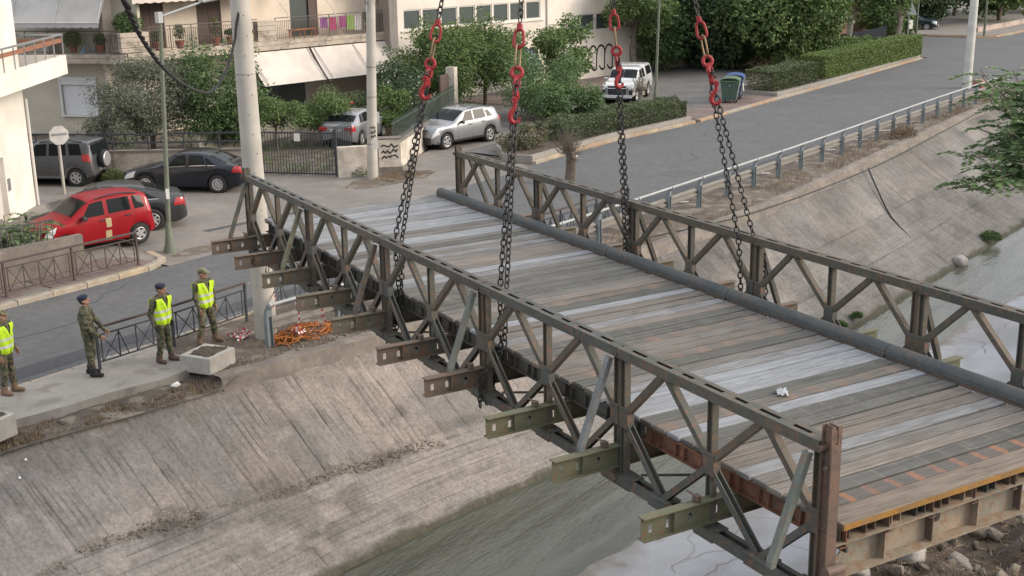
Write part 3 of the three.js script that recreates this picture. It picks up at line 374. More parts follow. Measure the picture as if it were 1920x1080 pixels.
// rounded steel ribband along the far edge of the deck
const ribGeo = (() => { const pr = [[0.105, 0], [0.1, 0.03]]; for (let i = 0; i <= 8; i++) { const a = 0.25 + i / 8 * (Math.PI - 0.5); pr.push([Math.cos(a) * 0.1, 0.035 + Math.sin(a) * 0.085]); } pr.push([-0.1, 0.03], [-0.105, 0]); return join([beam(V(0.006, 0.672, 0), V(BL - 0.006, 0.672, 0), pr)]); })();
const ribBase = join([chbox(BL - 0.03, 0.06, 0.2, 0.012, BL / 2, 0.645, 0)]), sRibBase = steelTex([0.11, 0.088, 0.07], [0.08, 0.07, 0.062], RUST, 0.1, 191);
for (let i = 0; i < 5; i++) { const m = M('ribband', ribGeo, sRib, bridge); m.position.set(i * BL + (i ? 0 : -0.06), 0, -4.14); m.scale.x = i ? 1 : 1.02; M('ribband_base', ribBase, sRibBase, m); }
// end posts
const endPost = (h0, h1) => join([box(0.008, h1 - h0 - 0.2, 0.11, 0.058, (h0 + h1) / 2 - 0.06, -0.0825), beam(V(0, h0, -0.045), V(0, h1, -0.045), UP(0.045, 0.12, 0.009).map(([a, b]) => [a, b]), V(1, 0, 0)), beam(V(0, h0, -0.12), V(0, h1, -0.12), UP(0.045, 0.12, 0.009).map(([a, b]) => [-a, b]), V(1, 0, 0)), box(0.11, 0.12, 0.07, 0, h1 - 0.09, -0.0825), box(0.11, 0.012, 0.08, 0, (h0 + h1) / 2, -0.0825), cyl(V(-0.04, 1.448, 0.02), V(-0.04, 1.448, -0.185), 0.03), cyl(V(0.02, 1.28, 0.004), V(0.02, 1.28, -0.165), 0.02)]);
for (const [x, z, r] of [[15.3, 0, 0], [15.3, -4.52, 0], [-0.1, 0, 1], [-0.1, -4.52, 1]]) { const m = M('end_post', endPost(-0.28, r ? 1.62 : 1.66), r ? sBrown[1] : sRust[1], bridge); m.position.set(x, 0, z); if (r) m.scale.x = 0.75; if (!r) M('bracket', join([chbox(0.1, 0.42, 0.19, 0.03, 0.1, 0.16, -0.0825), cyl(V(0.11, 0.33, 0.015), V(0.11, 0.33, -0.18), 0.05)]), sRust[1], m); }
// end girder at the near end
{
  const s = new THREE.Shape(), a = -4.35, b = -0.17; s.moveTo(a, 0.1); s.lineTo(b, 0.1); s.lineTo(b, 0.42); s.lineTo(a, 0.42); s.closePath();
  for (const z of [-0.42, -1.72, -3.02, -4.1]) { const h = new THREE.Path(); h.absarc(z, 0.29, 0.055, 0, Math.PI * 2, true); s.holes.push(h); }
  const g = new THREE.ExtrudeGeometry(s, { depth: 0.012, bevelEnabled: false, curveSegments: 8 }); g.rotateY(-Math.PI / 2); g.translate(15.1, 0, 0);
  const gi = M('end_girder', join([flat(g), box(0.2, 0.014, b - a, 15.13, 0.427, (a + b) / 2), box(0.2, 0.014, b - a, 15.13, 0.093, (a + b) / 2)]), sEnd, bridge);
  const st = join([box(0.085, 0.31, 0.012, 15.145, 0.26, 0)]); for (let k = 0; k < 7; k++) { const m = M('stiffener', st, k % 2 ? sEnd : sRust[1], gi); m.position.z = -0.32 - k * 0.63; }
  const seat = join([box(0.1, 0.13, 0.01, 15.14, 0.5, -0.055), box(0.1, 0.13, 0.01, 15.14, 0.5, 0.055), box(0.11, 0.01, 0.15, 15.14, 0.44, 0), box(0.01, 0.12, 0.12, 15.08, 0.5, 0)]);
  for (let k = 0; k < 12; k++) { const m = M('joist_seat', seat, [sDark, sRust[1], sEnd][k % 3], gi); m.position.z = -0.42 - k * 0.325; }
}
// sway rods below the deck
for (let i = 0; i < 5; i++) for (const s of [0, 1]) M('sway_brace', cyl(V(i * BL + 0.2, 0.06, s ? -4.5 : -0.2), V(i * BL + 2.85, 0.06, s ? -0.2 : -4.5), 0.016, 0.016, 6), sDark, bridge);
M('hanging_rope', tube([V(0.9, 0.13, -0.1), V(0.88, -0.1, 0.0), V(0.95, -0.22, 0.03), V(1.0, -0.1, 0.05), V(1.03, -0.25, 0.02), V(1.06, 0.1, 0)], 0.008, 5), sDark, bridge);

// ================= lifting chains =================
const mChain = std({ rgb: [0.045, 0.043, 0.042], roughness: 0.45, metalness: 0.6 }), mRed = phy({ rgb: [0.3, 0.02, 0.024], roughness: 0.55 }), mGold = std({ rgb: [0.22, 0.155, 0.09], roughness: 0.45, metalness: 0.5 });
const stadium = (len, wid, n = 8) => { const p = [], r = wid / 2, h = len / 2 - r; for (let i = 0; i <= n; i++) { const a = i / n * Math.PI; p.push(V(Math.cos(a) * r, h + Math.sin(a) * r, 0)); } for (let i = 0; i <= n; i++) { const a = Math.PI + i / n * Math.PI; p.push(V(Math.cos(a) * r, -h + Math.sin(a) * r, 0)); } return p; };
const loopTube = (pts, r, n, seg) => boxUV(flat(new THREE.TubeGeometry(new THREE.CatmullRomCurve3(pts, true), n, r, seg, true)));
const linkGeo = loopTube(stadium(0.108, 0.06, 3), 0.0108, 14, 5), masterGeo = loopTube(stadium(0.32, 0.14, 5), 0.014, 28, 7);
const hookGeo = (() => { const pts = [[0, 0.16], [0.005, 0.08], [0.045, 0.03], [0.065, -0.03], [0.05, -0.09], [0, -0.115], [-0.05, -0.09], [-0.062, -0.045]].map(([x, y]) => V(x, y, 0)), c = new THREE.CatmullRomCurve3(pts), g = new THREE.TubeGeometry(c, 24, 0.028, 8); const p = g.attributes.position; for (let i = 0; i <= 24; i++) { const q = c.getPointAt(i / 24), f = 0.75 + 0.5 * Math.sin(Math.PI * i / 24) - 0.35 * smooth(20, 24, i); for (let j = 0; j <= 8; j++) { const k = i * 9 + j; p.setXYZ(k, q.x + (p.getX(k) - q.x) * f, q.y + (p.getY(k) - q.y) * f, (p.getZ(k) - q.z) * f * 0.8); } } return boxUV(join([flat(g), box(0.07, 0.05, 0.06, 0, 0.17, 0), cyl(V(0, 0.2, -0.04), V(0, 0.2, 0.04), 0.018)])); })();
const eyeGeo = loopTube(stadium(0.24, 0.12, 5).map((p) => V(p.x * (1 + 0.35 * Math.max(0, -p.y) / 0.12), p.y, 0)), 0.02, 26, 7);
const clutchGeo = join([flat(new THREE.TorusGeometry(0.068, 0.028, 8, 18)), chbox(0.08, 0.15, 0.06, 0.02, 0, -0.1, 0), box(0.025, 0.09, 0.08, 0.04, -0.14, 0)]);
const toW = (x, y, z) => V(-0.3879 * x - 0.9217 * z, y + 3, 0.9217 * x - 0.3879 * z);
function linksAlong(pts, parent, roll0 = 0) {
  const c = new THREE.CatmullRomCurve3(pts, false, 'catmullrom', 0.15), L = c.getLength(), pitch = 0.084, n = Math.floor(L / pitch);
  for (let i = 0; i <= n; i++) { const t = clamp(i * pitch / L), p = c.getPointAt(t), d = c.getTangentAt(t), m = M('chain_link', linkGeo, mChain, parent); m.position.copy(p); m.quaternion.setFromUnitVectors(V(0, 1, 0), d).multiply(new THREE.Quaternion().setFromAxisAngle(V(0, 1, 0), roll0 + (i % 2 ? Math.PI / 2 : 0) + 0.12 * Math.sin(i * 1.7))); }
}
const CR = toW(5.75, 13.5, -3.5);
// anchor on the truss, fractions up the sling of [top eye, master link, clutch, tail hook], strand paths below the clutch
const slings = [
  { a: [2 * BL + 0.22, 1.45, -0.2], f: [0.246, 0.226, 0.205, 0.18], down: (s) => [[2 * BL + 0.2 + s * 0.05, 1.45, -0.22 - 0.03 * s], [2 * BL + 0.12 + s * 0.06, 0.8, -0.26], [2 * BL - 0.02 + s * 0.05, 0.1, -0.22], [2 * BL - 0.1 + s * 0.05, -0.12, -0.1]], label: 'black lifting chain with red hooks on the near truss beside the pole', g: 'near truss' },
  { a: [3 * BL + 0.2, 1.45, -0.25], f: [0.25, 0.227, 0.2, 0.175], down: (s) => [[3 * BL + 0.2 + s * 0.03, 1.45, -0.25 - 0.03 * s], [3 * BL + 0.2 + s * 0.04, 0.7, -0.22], [3 * BL + 0.1 + s * 0.05, 0.3, s > 0 ? 0.06 : -0.24], [3 * BL + 0.02 + s * 0.05, -0.15, s > 0 ? 0.06 : -0.1]], label: 'black lifting chain with red hooks in front of the silver car, second from left' },
  { a: [2 * BL + 0.1, 1.45, -4.42], f: [0.246, 0.224, 0.203, 0.172], down: (s) => [[2 * BL - 0.02 + s * 0.05, 1.45, -4.44], [2 * BL + 0.0 + s * 0.05, 0.9, -4.45], [2 * BL + 0.02 + s * 0.05, 0.2, -4.46]], label: 'black lifting chain with red hooks passing in front of the white pickup' },
  { a: [3 * BL - 0.12, 1.45, -4.45], f: [0.245, 0.219, 0.198, 0.17], down: (s) => s > 0 ? [[3 * BL - 0.05, 1.53, -4.56], [3 * BL - 0.02, 1.2, -4.76], [3 * BL + 0.05, 0.6, -4.75], [3 * BL + 0.12, -0.1, -4.7]] : [[3 * BL - 0.22, 1.45, -4.43], [3 * BL - 0.16, 0.9, -4.44], [3 * BL - 0.1, 0.1, -4.46]], label: 'black lifting chain with red hooks hanging left of the green waste bin' },
];
for (const s of slings) {
  { const L = toW(...s.a).distanceTo(CR); s.f[1] = s.f[0] - 0.235 / L; s.f[2] = s.f[1] - 0.215 / L; }
  const A = toW(...s.a), at = (f) => A.clone().lerp(CR, f), o = T('chain_sling', s.label, 'chain', [0, 0, 0], 0, 'lifting chains holding up the bridge'), dir = V().subVectors(CR, A).normalize(), q = new THREE.Quaternion().setFromUnitVectors(V(0, 1, 0), dir);
  const turn = (a) => q.clone().multiply(new THREE.Quaternion().setFromAxisAngle(V(0, 1, 0), a)), hang = (m, f, a) => { m.position.copy(at(f)); m.quaternion.copy(turn(a)); return m; };
  linksAlong([at(s.f[0] + 0.02), at(0.7), at(0.985)], o);
  hang(M('eye_hook', eyeGeo, mRed, o), s.f[0], -0.9 + rr(-0.6, 0.6)); const sw = hang(M('hook_collar', join([chbox(0.065, 0.1, 0.06, 0.012, 0, 0.15, 0)]), mRed, o), s.f[0], 0.3);
  hang(M('master_link', masterGeo, mGold, o), s.f[1], 0.2 + rr(-0.9, 0.9)); hang(M('chain_clutch', clutchGeo, mRed, o), s.f[2], -0.95 + rr(-0.3, 0.3)); hang(M('chain_clutch', clutchGeo, mRed, o), s.f[2] - 0.012, 0.4);
  const tail = at(s.f[2] - 0.01); const hk = M('tail_hook', hookGeo, mRed, o); hk.position.copy(at(s.f[3])).add(V(-0.08, 0, 0.07)); hk.rotation.y = 2.4 + rr(-0.5, 0.5); linksAlong([tail.clone().add(V(-0.05, 0, 0.05)), hk.position.clone().add(V(0, 0.24, 0))], o);
  for (const k of [-1, 1]) { const pts = s.down(k).map((p) => toW(...p)), top = at(s.f[2] - 0.03).add(V(-0.0388 * k, 0, 0.092 * k * 0.5)); linksAlong([top, top.clone().lerp(pts[0], 0.5), ...pts], o, k); }
}
{ const o = T('crane_hook', 'crane hook and ring gathering the four lifting chains', 'hook'); const ring = M('lifting_ring', boxUV(put(flat(new THREE.TorusGeometry(0.22, 0.03, 8, 24)), CR.x, CR.y + 0.2, CR.z)), mGold, o); M('hook_body', tube([V(0, 0.3, 0), V(0.16, 0.45, 0), V(0.14, 0.75, 0), V(0, 0.95, 0), V(0, 1.3, 0)].map((p) => p.add(CR)), 0.06, 8), mRed, o); M('hoist_rope', cyl(CR.clone().add(V(0, 1.25, 0)), CR.clone().add(V(0, 9, 0)), 0.02), mChain, o); }
// ================= street furniture =================
const mGalv = mottled([0.42, 0.43, 0.43], [0.32, 0.33, 0.34], 2, { n: 192, k: 401, rough: 0.55, spots: 0.05, spot: [0.25, 0.2, 0.16] }), mPostBlue = mottled([0.22, 0.26, 0.275], [0.17, 0.2, 0.21], 2, { n: 192, k: 405, rough: 0.6 }), mWbeam = mottled([0.235, 0.22, 0.2], [0.18, 0.165, 0.15], 2.4, { n: 192, k: 409, rough: 0.65 });
const mIron = mottled([0.075, 0.055, 0.05], [0.11, 0.08, 0.07], 1.5, { n: 192, k: 413, rough: 0.75 }), mIronDark = std({ rgb: [0.04, 0.045, 0.055], roughness: 0.6 }), mGreenPole = mottled([0.15, 0.17, 0.13], [0.2, 0.19, 0.14], 1.5, { n: 192, k: 417, rough: 0.7 });
const mPole = mottled([0.5, 0.47, 0.42], [0.42, 0.395, 0.36], 2.6, { n: 320, k: 421, f: 6, fine: 0.12, bump: 0.004 }), mWhitePole = mottled([0.6, 0.6, 0.56], [0.5, 0.5, 0.46], 2, { n: 192, k: 425 });
const mBlack = std({ rgb: [0.015, 0.015, 0.016], roughness: 0.6 }), mRubber = std({ rgb: [0.022, 0.022, 0.023], roughness: 0.85 }), mSteelGrey = std({ rgb: [0.35, 0.36, 0.37], roughness: 0.4, metalness: 0.6 });
const mWhitePlastic = std({ rgb: [0.7, 0.69, 0.66], roughness: 0.6 });
// railings: bays with a top rail, posts and a crossed panel
function railing(name, label, pts, h, mTop, mBars, group, y0 = 0) {
  const o = T(name, label, 'railing', [pts[0][0], y0, pts[0][1]], 0, group), B = pts.map(([x, z]) => V(x - pts[0][0], 0, z - pts[0][1]));
  B.forEach((p, i) => M('post', join([beam(p.clone().add(V(0, -0.05, 0)), p.clone().add(V(0, h, 0)), R(0.05, 0.05))]), mBars, o));
  for (let i = 0; i + 1 < B.length; i++) {
    const a = B[i], b = B[i + 1], at = (t, y) => a.clone().lerp(b, t).setY(y);
    M('top_rail', join([beam(at(0, h), at(1, h), R(0.07, 0.045))]), mTop, o);
    M('rail', join([beam(at(0.03, h - 0.17), at(0.97, h - 0.17), R(0.03, 0.03))]), mBars, o); M('rail', join([beam(at(0.03, 0.16), at(0.97, 0.16), R(0.03, 0.03))]), mBars, o);
    const n = Math.max(2, Math.round(a.distanceTo(b) / 0.52)), uni = join([beam(V(0, 0.16, 0), V(0, h - 0.17, 0), R(0.022, 0.022))]);
    for (let k = 0; k <= n; k++) { const t = lerp(0.05, 0.95, k / n), m = M('upright', uni, mBars, o); m.position.copy(at(t, 0)); if (k < n) { const t2 = lerp(0.05, 0.95, (k + 1) / n); if (k % 2 === 0) { M('cross_bar', join([beam(at(t, h - 0.18), at(t2, 0.17), R(0.018, 0.018))]), mBars, o); M('cross_bar', join([beam(at(t, 0.17), at(t2, h - 0.18), R(0.018, 0.018)).translate(0, 0, 0.019)]), mBars, o); } else { M('cross_bar', join([beam(at(t, h - 0.18), at((t + t2) / 2, 0.17), R(0.018, 0.018))]), mBars, o); } } }
  }
  return o;
}
railing('iron_railing', 'brown iron railing with crossed bars on the far kerb below the red car', [[-4.6, -10.72], [-2.7, -10.72], [-0.75, -10.7], [1.1, -10.66], [3.05, -10.62], [5.05, -10.56]], 0.95, mIron, mIron, 'pedestrian railings', 0.115);
railing('iron_railing', 'brown iron railing with crossed bars that the soldiers stand beside', [[-0.78, -4.13], [1.16, -4.12], [3.4, -4.25]], 0.92, mIron, mIronDark, 'pedestrian railings', 0.05);
railing('iron_railing', 'dark iron railing with crossed bars across the road behind the far truss', [[12.4, -2.75], [14.3, -2.72], [16.2, -2.7], [18.1, -2.72]], 0.95, mIron, mIronDark, 'pedestrian railings');
railing('iron_railing', 'dark iron railing with crossed bars standing behind the concrete pole', [[4.0, -4.3], [5.9, -4.1], [7.8, -3.7]], 0.92, mIron, mIronDark, 'pedestrian railings');
// guardrail: pipe on curved posts, corrugated beam behind
{
  const zr = (x) => curve([[2.2, -2.25], [8, -1.8], [13, -1.45], [30, -1.55], [45, -1.85], [56, -1.9]], x), o = T('guardrail', 'galvanised guardrail with pipe handrail and corrugated beam along the canal', 'guardrail');
  const wprof = [[-0.15, 0.02], [-0.13, 0.02], [-0.1, 0.075], [-0.05, 0.075], [-0.02, 0.02], [0.02, 0.02], [0.05, 0.075], [0.1, 0.075], [0.13, 0.02], [0.15, 0.02]]; const wp = [...wprof, ...wprof.slice().reverse().map(([a, b]) => [a, b - 0.006])].map(([a, b]) => [b, a]);
  const postGeo = join([beam(V(0, -0.1, 0), V(0, 0.78, 0), IP(0.12, 0.15, 0.01, 0.01), V(1, 0, 0)), beam(V(0, 0.77, 0), V(0, 0.93, 0.03), R(0.1, 0.14), V(1, 0, 0)), beam(V(0, 0.92, 0.03), V(0, 1.03, 0.1), R(0.08, 0.12), V(1, 0, 0))]), clampGeo = join([cyl(V(-0.035, 1.05, 0.12), V(0.035, 1.05, 0.12), 0.055, 0.055, 10)]);
  for (let i = 0; i < 27; i++) {
    const x = 2.3 + i * 2.02, z = zr(x), a = V(x, 0, z), b = V(x + 2.02, 0, zr(x + 2.02)), t = yaw(b.x - a.x, b.z - a.z), p = M('post', postGeo, mPostBlue, o); p.position.set(x, 0, z); p.rotation.set(rr(-0.02, 0.02), t, rr(-0.02, 0.02)); M('collar', clampGeo, mGalv, p);
    if (i < 26) { const up = V(0, 1.05, 0.12); M('handrail', join([cyl(a.clone().add(up), b.clone().add(up), 0.038, 0.038, 8)]), mGalv, o); if (i > 4 || i === 0) { const dn = V(0, 0.56, -0.09); M('beam_section', join([beam(a.clone().add(dn), b.clone().add(dn), wp.map(([c, d]) => [-c, d]))]), mWbeam, o); } }
  }
}
// poles
function concretePole(x, z, h, r0, r1, lx, lz, label) {
  const o = T('utility_pole', label, 'pole', [x, 0, z]); M('shaft', join([cyl(V(0, -0.2, 0), V(lx, h, lz), r0, r1, 20)]), mPole, o);
  const hole = join([cyl(V(0, 0, 0.004), V(0, 0, -0.02), 0.011, 0.011, 6)]);
  return o;
}
const bigPole = concretePole(2.75, -2.85, 11.5, 0.25, 0.185, -0.1, 0.0, 'thick round concrete pole behind the far end of the bridge');
{ const dot = join([sph(0.012, 0, 0, 0, 1, 1, 1, 6, 4)]); for (let i = 0; i < 15; i++) { const y = 2.2 + i * 0.42, r = lerp(0.25, 0.185, y / 11.5), a = 2.0 + 0.25 * Math.sin(i * 2.1), m = M('step_hole', dot, mBlack, bigPole); m.position.set(-0.1 * y / 11.5 + Math.cos(a) * r, y, Math.sin(a) * r * 1); } M('seam', join([put(flat(new THREE.TorusGeometry(0.213, 0.006, 4, 28)), -0.055, 6.0, 0, 0, Math.PI / 2)]), mIron, bigPole); }
const pole2 = concretePole(18.6, -14.4, 10.5, 0.2, 0.15, 0.3, 0.25, 'slimmer round concrete pole beside the gate, with hoops of cable');
{ M('conduit', join([cyl(V(-0.1, 6.2, 0.17), V(-0.02, 8.9, 0.22), 0.035, 0.035, 8)]), mSteelGrey, pole2); for (const [dx, dy] of [[-0.24, 6.95], [0.42, 6.85]]) M('cable_hoop', join([put(flat(new THREE.TorusGeometry(0.46, 0.016, 5, 30)), dx + 0.15, dy, 0.22, 0.6)]), mIron, pole2); for (const y of [1.35, 3.1, 4.2]) M('band', join([put(flat(new THREE.TorusGeometry(0.195, 0.008, 4, 24)), 0.0286 * y, y, 0.024 * y, 0, Math.PI / 2)]), mIron, pole2);
  const paper = mottled([0.62, 0.62, 0.6], [0.5, 0.5, 0.48], 0.4, { n: 64, k: 430 }); M('poster', join([box(0.26, 0.3, 0.01, -0.02, 1.35, 0.225, -0.7)]), paper, pole2); M('cable_duct', join([box(0.06, 2.4, 0.06, 0.19, 1.3, 0.1), box(0.16, 0.4, 0.08, 0.3, 2.3, 0.12)]), mSteelGrey, pole2); }
const mScribble = (() => { const c = document.createElement('canvas'); c.width = c.height = 128; const x = c.getContext('2d'); x.strokeStyle = '#1c1c20'; x.lineWidth = 9; x.lineCap = 'round'; for (let r = 0; r < 3; r++) { x.beginPath(); for (let i = 0; i < 9; i++) x.lineTo(12 + i * 13 + rr(-5, 5), 25 + r * 38 + rr(-14, 14)); x.stroke(); } const t = new THREE.CanvasTexture(c); t.colorSpace = THREE.SRGBColorSpace; return std({ map: t, transparent: true, alphaTest: 0.4 }); })();
function curvedDecal(name, r, a0, a1, y, h, mat, parent, x = 0, z = 0) { const g = new THREE.CylinderGeometry(r, r, h, 10, 1, true, a0, a1 - a0); g.translate(x, y, z); const m = new THREE.Mesh(g, mat); m.name = name; parent.add(m); }
curvedDecal('scribble', 0.205, -1.1, 0.1, 1.8, 0.55, mScribble, pole2, 0.05, 0.04);
function lampPost(x, z, h, lean, label, arm) {
  const o = T('lamp_post', label, 'lamp post', [x, 0, z]); M('shaft', join([cyl(V(0, 0.5, 0), V(lean, h, lean * 0.4), 0.075, 0.055, 12)]), mGreenPole, o); M('base', join([lathe([[0.2, -0.05], [0.2, 0.05], [0.14, 0.25], [0.1, 0.55], [0.075, 0.9]], 14)]), mGreenPole, o);
  if (arm) { M('bracket', join([cyl(V(lean, h - 0.1, lean * 0.4), V(lean + 1.35, h + 0.28, lean * 0.4 + 0.35), 0.03), box(0.16, 0.3, 0.16, lean - 0.04, h - 0.12, lean * 0.4)]), mGalv, o); M('lantern', join([chbox(0.8, 0.12, 0.24, 0.04, lean + 1.6, h + 0.33, lean * 0.4 + 0.42, -0.25, 0, 0.14)]), mGalv, o); }
  return o;
}
const lp = lampPost(6.85, -11.47, 6.85, 0.3, 'green tapering lamp post beside the red car', true);
M('sticker', join([box(0.1, 0.3, 0.012, 0.01, 1.75, 0.1, -0.6)]), mWhitePlastic, lp);
lampPost(43.26, -16.59, 9, 0.25, 'green lamp post between the white pickup and the green bin', false);
{ const o = T('lamp_post', 'white lamp post at the guardrail beyond the bridge', 'lamp post', [57.46, 0, -4.47]); M('shaft', join([cyl(V(0, -0.1, 0), V(0.35, 9.5, 0.0), 0.26, 0.19, 16)]), mWhitePole, o); M('foot_box', join([chbox(0.5, 0.45, 0.5, 0.03, 0.6, 0.22, 0.5)]), std({ rgb: [0.3, 0.1, 0.09] }), o); }
{ const o = T('lamp_post', 'thin dark lamp post at the far street corner', 'lamp post', [86.8, 0, -17.9]); M('shaft', join([cyl(V(0, -0.1, 0), V(0.15, 9, 0), 0.1, 0.08, 8)]), mGreenPole, o); }
{ const o = T('lamp_post', 'brown post among the trees at the upper right edge', 'lamp post', [93.3, 0, -14.4]); M('shaft', join([cyl(V(0, -0.1, 0), V(0.1, 9, 0), 0.1, 0.08, 8)]), mGreenPole, o); }
// traffic signs seen from the back
{ const o = T('stop_sign', 'octagonal road sign seen from behind at the side street', 'sign', [10.4, 0, -22.0]); M('post', join([cyl(V(0, -0.05, 0), V(0, 2.35, 0), 0.055, 0.055, 10)]), mPole, o); const s = new THREE.Shape(); for (let i = 0; i < 8; i++) { const a = Math.PI / 8 + i * Math.PI / 4; s[i ? 'lineTo' : 'moveTo'](Math.cos(a) * 0.36, Math.sin(a) * 0.36); } const g = new THREE.ExtrudeGeometry(s, { depth: 0.02, bevelEnabled: false }); M('plate', join([put(flat(g), 0, 2.15, 0.07, -0.35)]), mottled([0.6, 0.58, 0.56], [0.52, 0.5, 0.48], 1, { n: 96, k: 440, rough: 0.5 }), o); M('clamp', join([box(0.5, 0.05, 0.03, 0, 2.2, 0.12, -0.35)]), mSteelGrey, o); }
{ const o = T('warning_sign', 'triangular road sign seen from behind at the far corner', 'sign', [86.0, 0, -18.3]); M('post', join([cyl(V(0, -0.05, 0), V(0, 2.3, 0), 0.05, 0.05, 8)]), mGalv, o); const s = new THREE.Shape([[-0.62, 0], [0.62, 0], [0, 1.1]].map((p) => new THREE.Vector2(...p))); const g = new THREE.ExtrudeGeometry(s, { depth: 0.03, bevelEnabled: true, bevelSize: 0.04, bevelThickness: 0.004 }); M('plate', join([put(flat(g), 0, 2.2, 0.08, -0.6)]), mPostBlue, o); M('panel', join([box(0.35, 0.7, 0.03, 0.35, 1.4, 0.1, -0.6)]), mWhitePlastic, o); }
// waste containers
function dumpster(x, z, ry, col, lid, label) {
  const o = T('waste_bin', label, 'waste bin', [x, 0.05, z], ry, 'wheeled waste bins on the forecourt'), mb = mottled(col, mul(col, 0.75), 1.3, { n: 192, k: 450 + col[2] * 100, rough: 0.5, fine: 0.1 }), ml = mottled(lid, mul(lid, 0.8), 1.1, { n: 128, k: 460, rough: 0.5 });
  const tp = (w0, d0, w1, d1, y0, y1) => { const g = new THREE.BoxGeometry(1, 1, 1), p = g.attributes.position; for (let i = 0; i < p.count; i++) { const t = p.getY(i) > 0; p.setXYZ(i, p.getX(i) * (t ? w1 : w0), t ? y1 : y0, p.getZ(i) * (t ? d1 : d0)); } g.computeVertexNormals(); return flat(g); };
  M('body', join([tp(1.15, 0.72, 1.34, 0.98, 0.18, 1.12)]), mb, o); M('rim', join([chbox(1.42, 0.06, 1.06, 0.02, 0, 1.14, 0)]), mb, o);
  M('lid', (() => { const rows = []; for (let i = 0; i <= 8; i++) { const a = i / 8 * Math.PI, r = []; for (let j = 0; j <= 1; j++) r.push(V(j ? 0.7 : -0.7, 1.17 + Math.sin(a) * 0.17, -Math.cos(a) * 0.53)); rows.push(r); } return join([flat(loft(rows)), box(0.012, 0.06, 1.0, -0.695, 1.19, 0), box(0.012, 0.06, 1.0, 0.695, 1.19, 0)]); })(), ml, o);
  const wh = join([put(flat(new THREE.CylinderGeometry(0.1, 0.1, 0.05, 12)), 0, 0, 0, 0, 0, Math.PI / 2)]); for (const [a, b] of [[-0.48, -0.3], [0.48, -0.3], [-0.48, 0.3], [0.48, 0.3]]) { const m = M('wheel', wh, mRubber, o); m.position.set(a, 0.1, b); M('caster', join([box(0.08, 0.14, 0.08, 0, 0.06, 0)]), mSteelGrey, m); }
  for (const s of [-1, 1]) { M('lift_bar', join([cyl(V(s * 0.68, 0.22, 0.36), V(s * 0.72, 1.1, 0.5), 0.016, 0.016, 6)]), mGalv, o); M('trunnion', join([cyl(V(s * 0.6, 0.95, 0), V(s * 0.78, 0.95, 0), 0.04)]), mSteelGrey, o); }
  return o;
}
const bin1 = dumpster(44.95, -13.0, 0.42, [0.07, 0.125, 0.095], [0.09, 0.16, 0.09], 'green wheeled waste bin with domed lid by the road');
M('label', join([box(0.18, 0.16, 0.01, 0.56, 0.9, 0.475)]), mWhitePlastic, bin1); M('hand_slot', join([box(0.36, 0.1, 0.02, -0.2, 0.98, 0.47)]), mBlack, bin1);
const bin2 = dumpster(46.6, -13.6, 0.42, [0.05, 0.1, 0.24], [0.04, 0.09, 0.27], 'blue wheeled waste bin behind the green one'); M('poster', join([box(0.5, 0.6, 0.01, 0.35, 0.65, 0.455, 0, -0.13)]), mWhitePlastic, bin2);
// concrete planters at the canal edge
function planter(x, z, ry, w, d, h, label) { const o = T('concrete_planter', label, 'planter', [x, 0.02, z], ry, 'concrete planters at the canal edge'), t = 0.1, m = mottled([0.45, 0.425, 0.385], [0.36, 0.335, 0.3], 1.6, { n: 256, k: 470, fine: 0.2, spots: 0.08, spot: [0.25, 0.22, 0.18] }); const s = new THREE.Shape([[-w / 2, -d / 2], [w / 2, -d / 2], [w / 2, d / 2], [-w / 2, d / 2]].map((p) => new THREE.Vector2(...p))), q = new THREE.Path([[-w / 2 + t, -d / 2 + t], [w / 2 - t, -d / 2 + t], [w / 2 - t, d / 2 - t], [-w / 2 + t, d / 2 - t]].map((p) => new THREE.Vector2(...p))); s.holes.push(q); const g = new THREE.ExtrudeGeometry(s, { depth: h - 0.02, bevelEnabled: true, bevelSize: 0.01, bevelThickness: 0.01, bevelSegments: 1 }); g.rotateX(-Math.PI / 2); M('box', join([put(flat(g), 0, 0, 0)]), m, o); M('soil', join([(() => { const p = new THREE.PlaneGeometry(w - 2 * t + 0.02, d - 2 * t + 0.02, 14, 14), a = p.attributes.position; for (let i = 0; i < a.count; i++) a.setZ(i, 0.14 * (fbm(a.getX(i) * 6, a.getY(i) * 6, 3, 8) - 0.4)); p.rotateX(-Math.PI / 2); p.computeVertexNormals(); return put(flat(p), 0, h - 0.03, 0); })()]), mSoil, o); return o; }
planter(0.7, -2.42, 0.22, 0.84, 0.76, 0.36, 'concrete planter box with bare soil at the feet of the soldiers');
planter(-4.35, -2.75, 0.2, 0.9, 0.9, 0.42, 'pale concrete planter box cut off by the left edge');
// barrier tape, orange netting
const mTape = (() => { const t = tex(64, 8, (u) => ((u * 2) % 1) < 0.5 ? [0.55, 0.05, 0.06] : [0.75, 0.74, 0.72], 0.3, 0.3); return std({ map: t, roughness: 0.5 }); })();
function tape(pts, label, w = 0.07) { const c = new THREE.CatmullRomCurve3(pts), n = pts.length * 8, rows = [[], []]; for (let i = 0; i <= n; i++) { const p = c.getPointAt(i / n), a = i * 0.35; rows[0].push(p.clone().add(V(0, w / 2 * Math.cos(a * 0.2), w / 2 * Math.sin(a * 0.2)))); rows[1].push(p.clone().sub(V(0, w / 2 * Math.cos(a * 0.2), w / 2 * Math.sin(a * 0.2)))); } const g = loft(rows), uv = []; for (let r = 0; r < 2; r++) for (let i = 0; i <= n; i++) uv.push(c.getLength() * i / n, r * 0.1); g.setAttribute('uv', new THREE.Float32BufferAttribute(uv, 2)); return tag(M('barrier_tape', g, mTape), label, 'tape', 'red and white barrier tape'); }
tape([V(2.3, 1.0, -2.2), V(2.6, 0.95, -2.3), V(2.95, 1.15, -2.75), V(3.3, 1.0, -3.2), V(3.5, 0.95, -4.2)], 'barrier tape strung from the guardrail past the concrete pole');
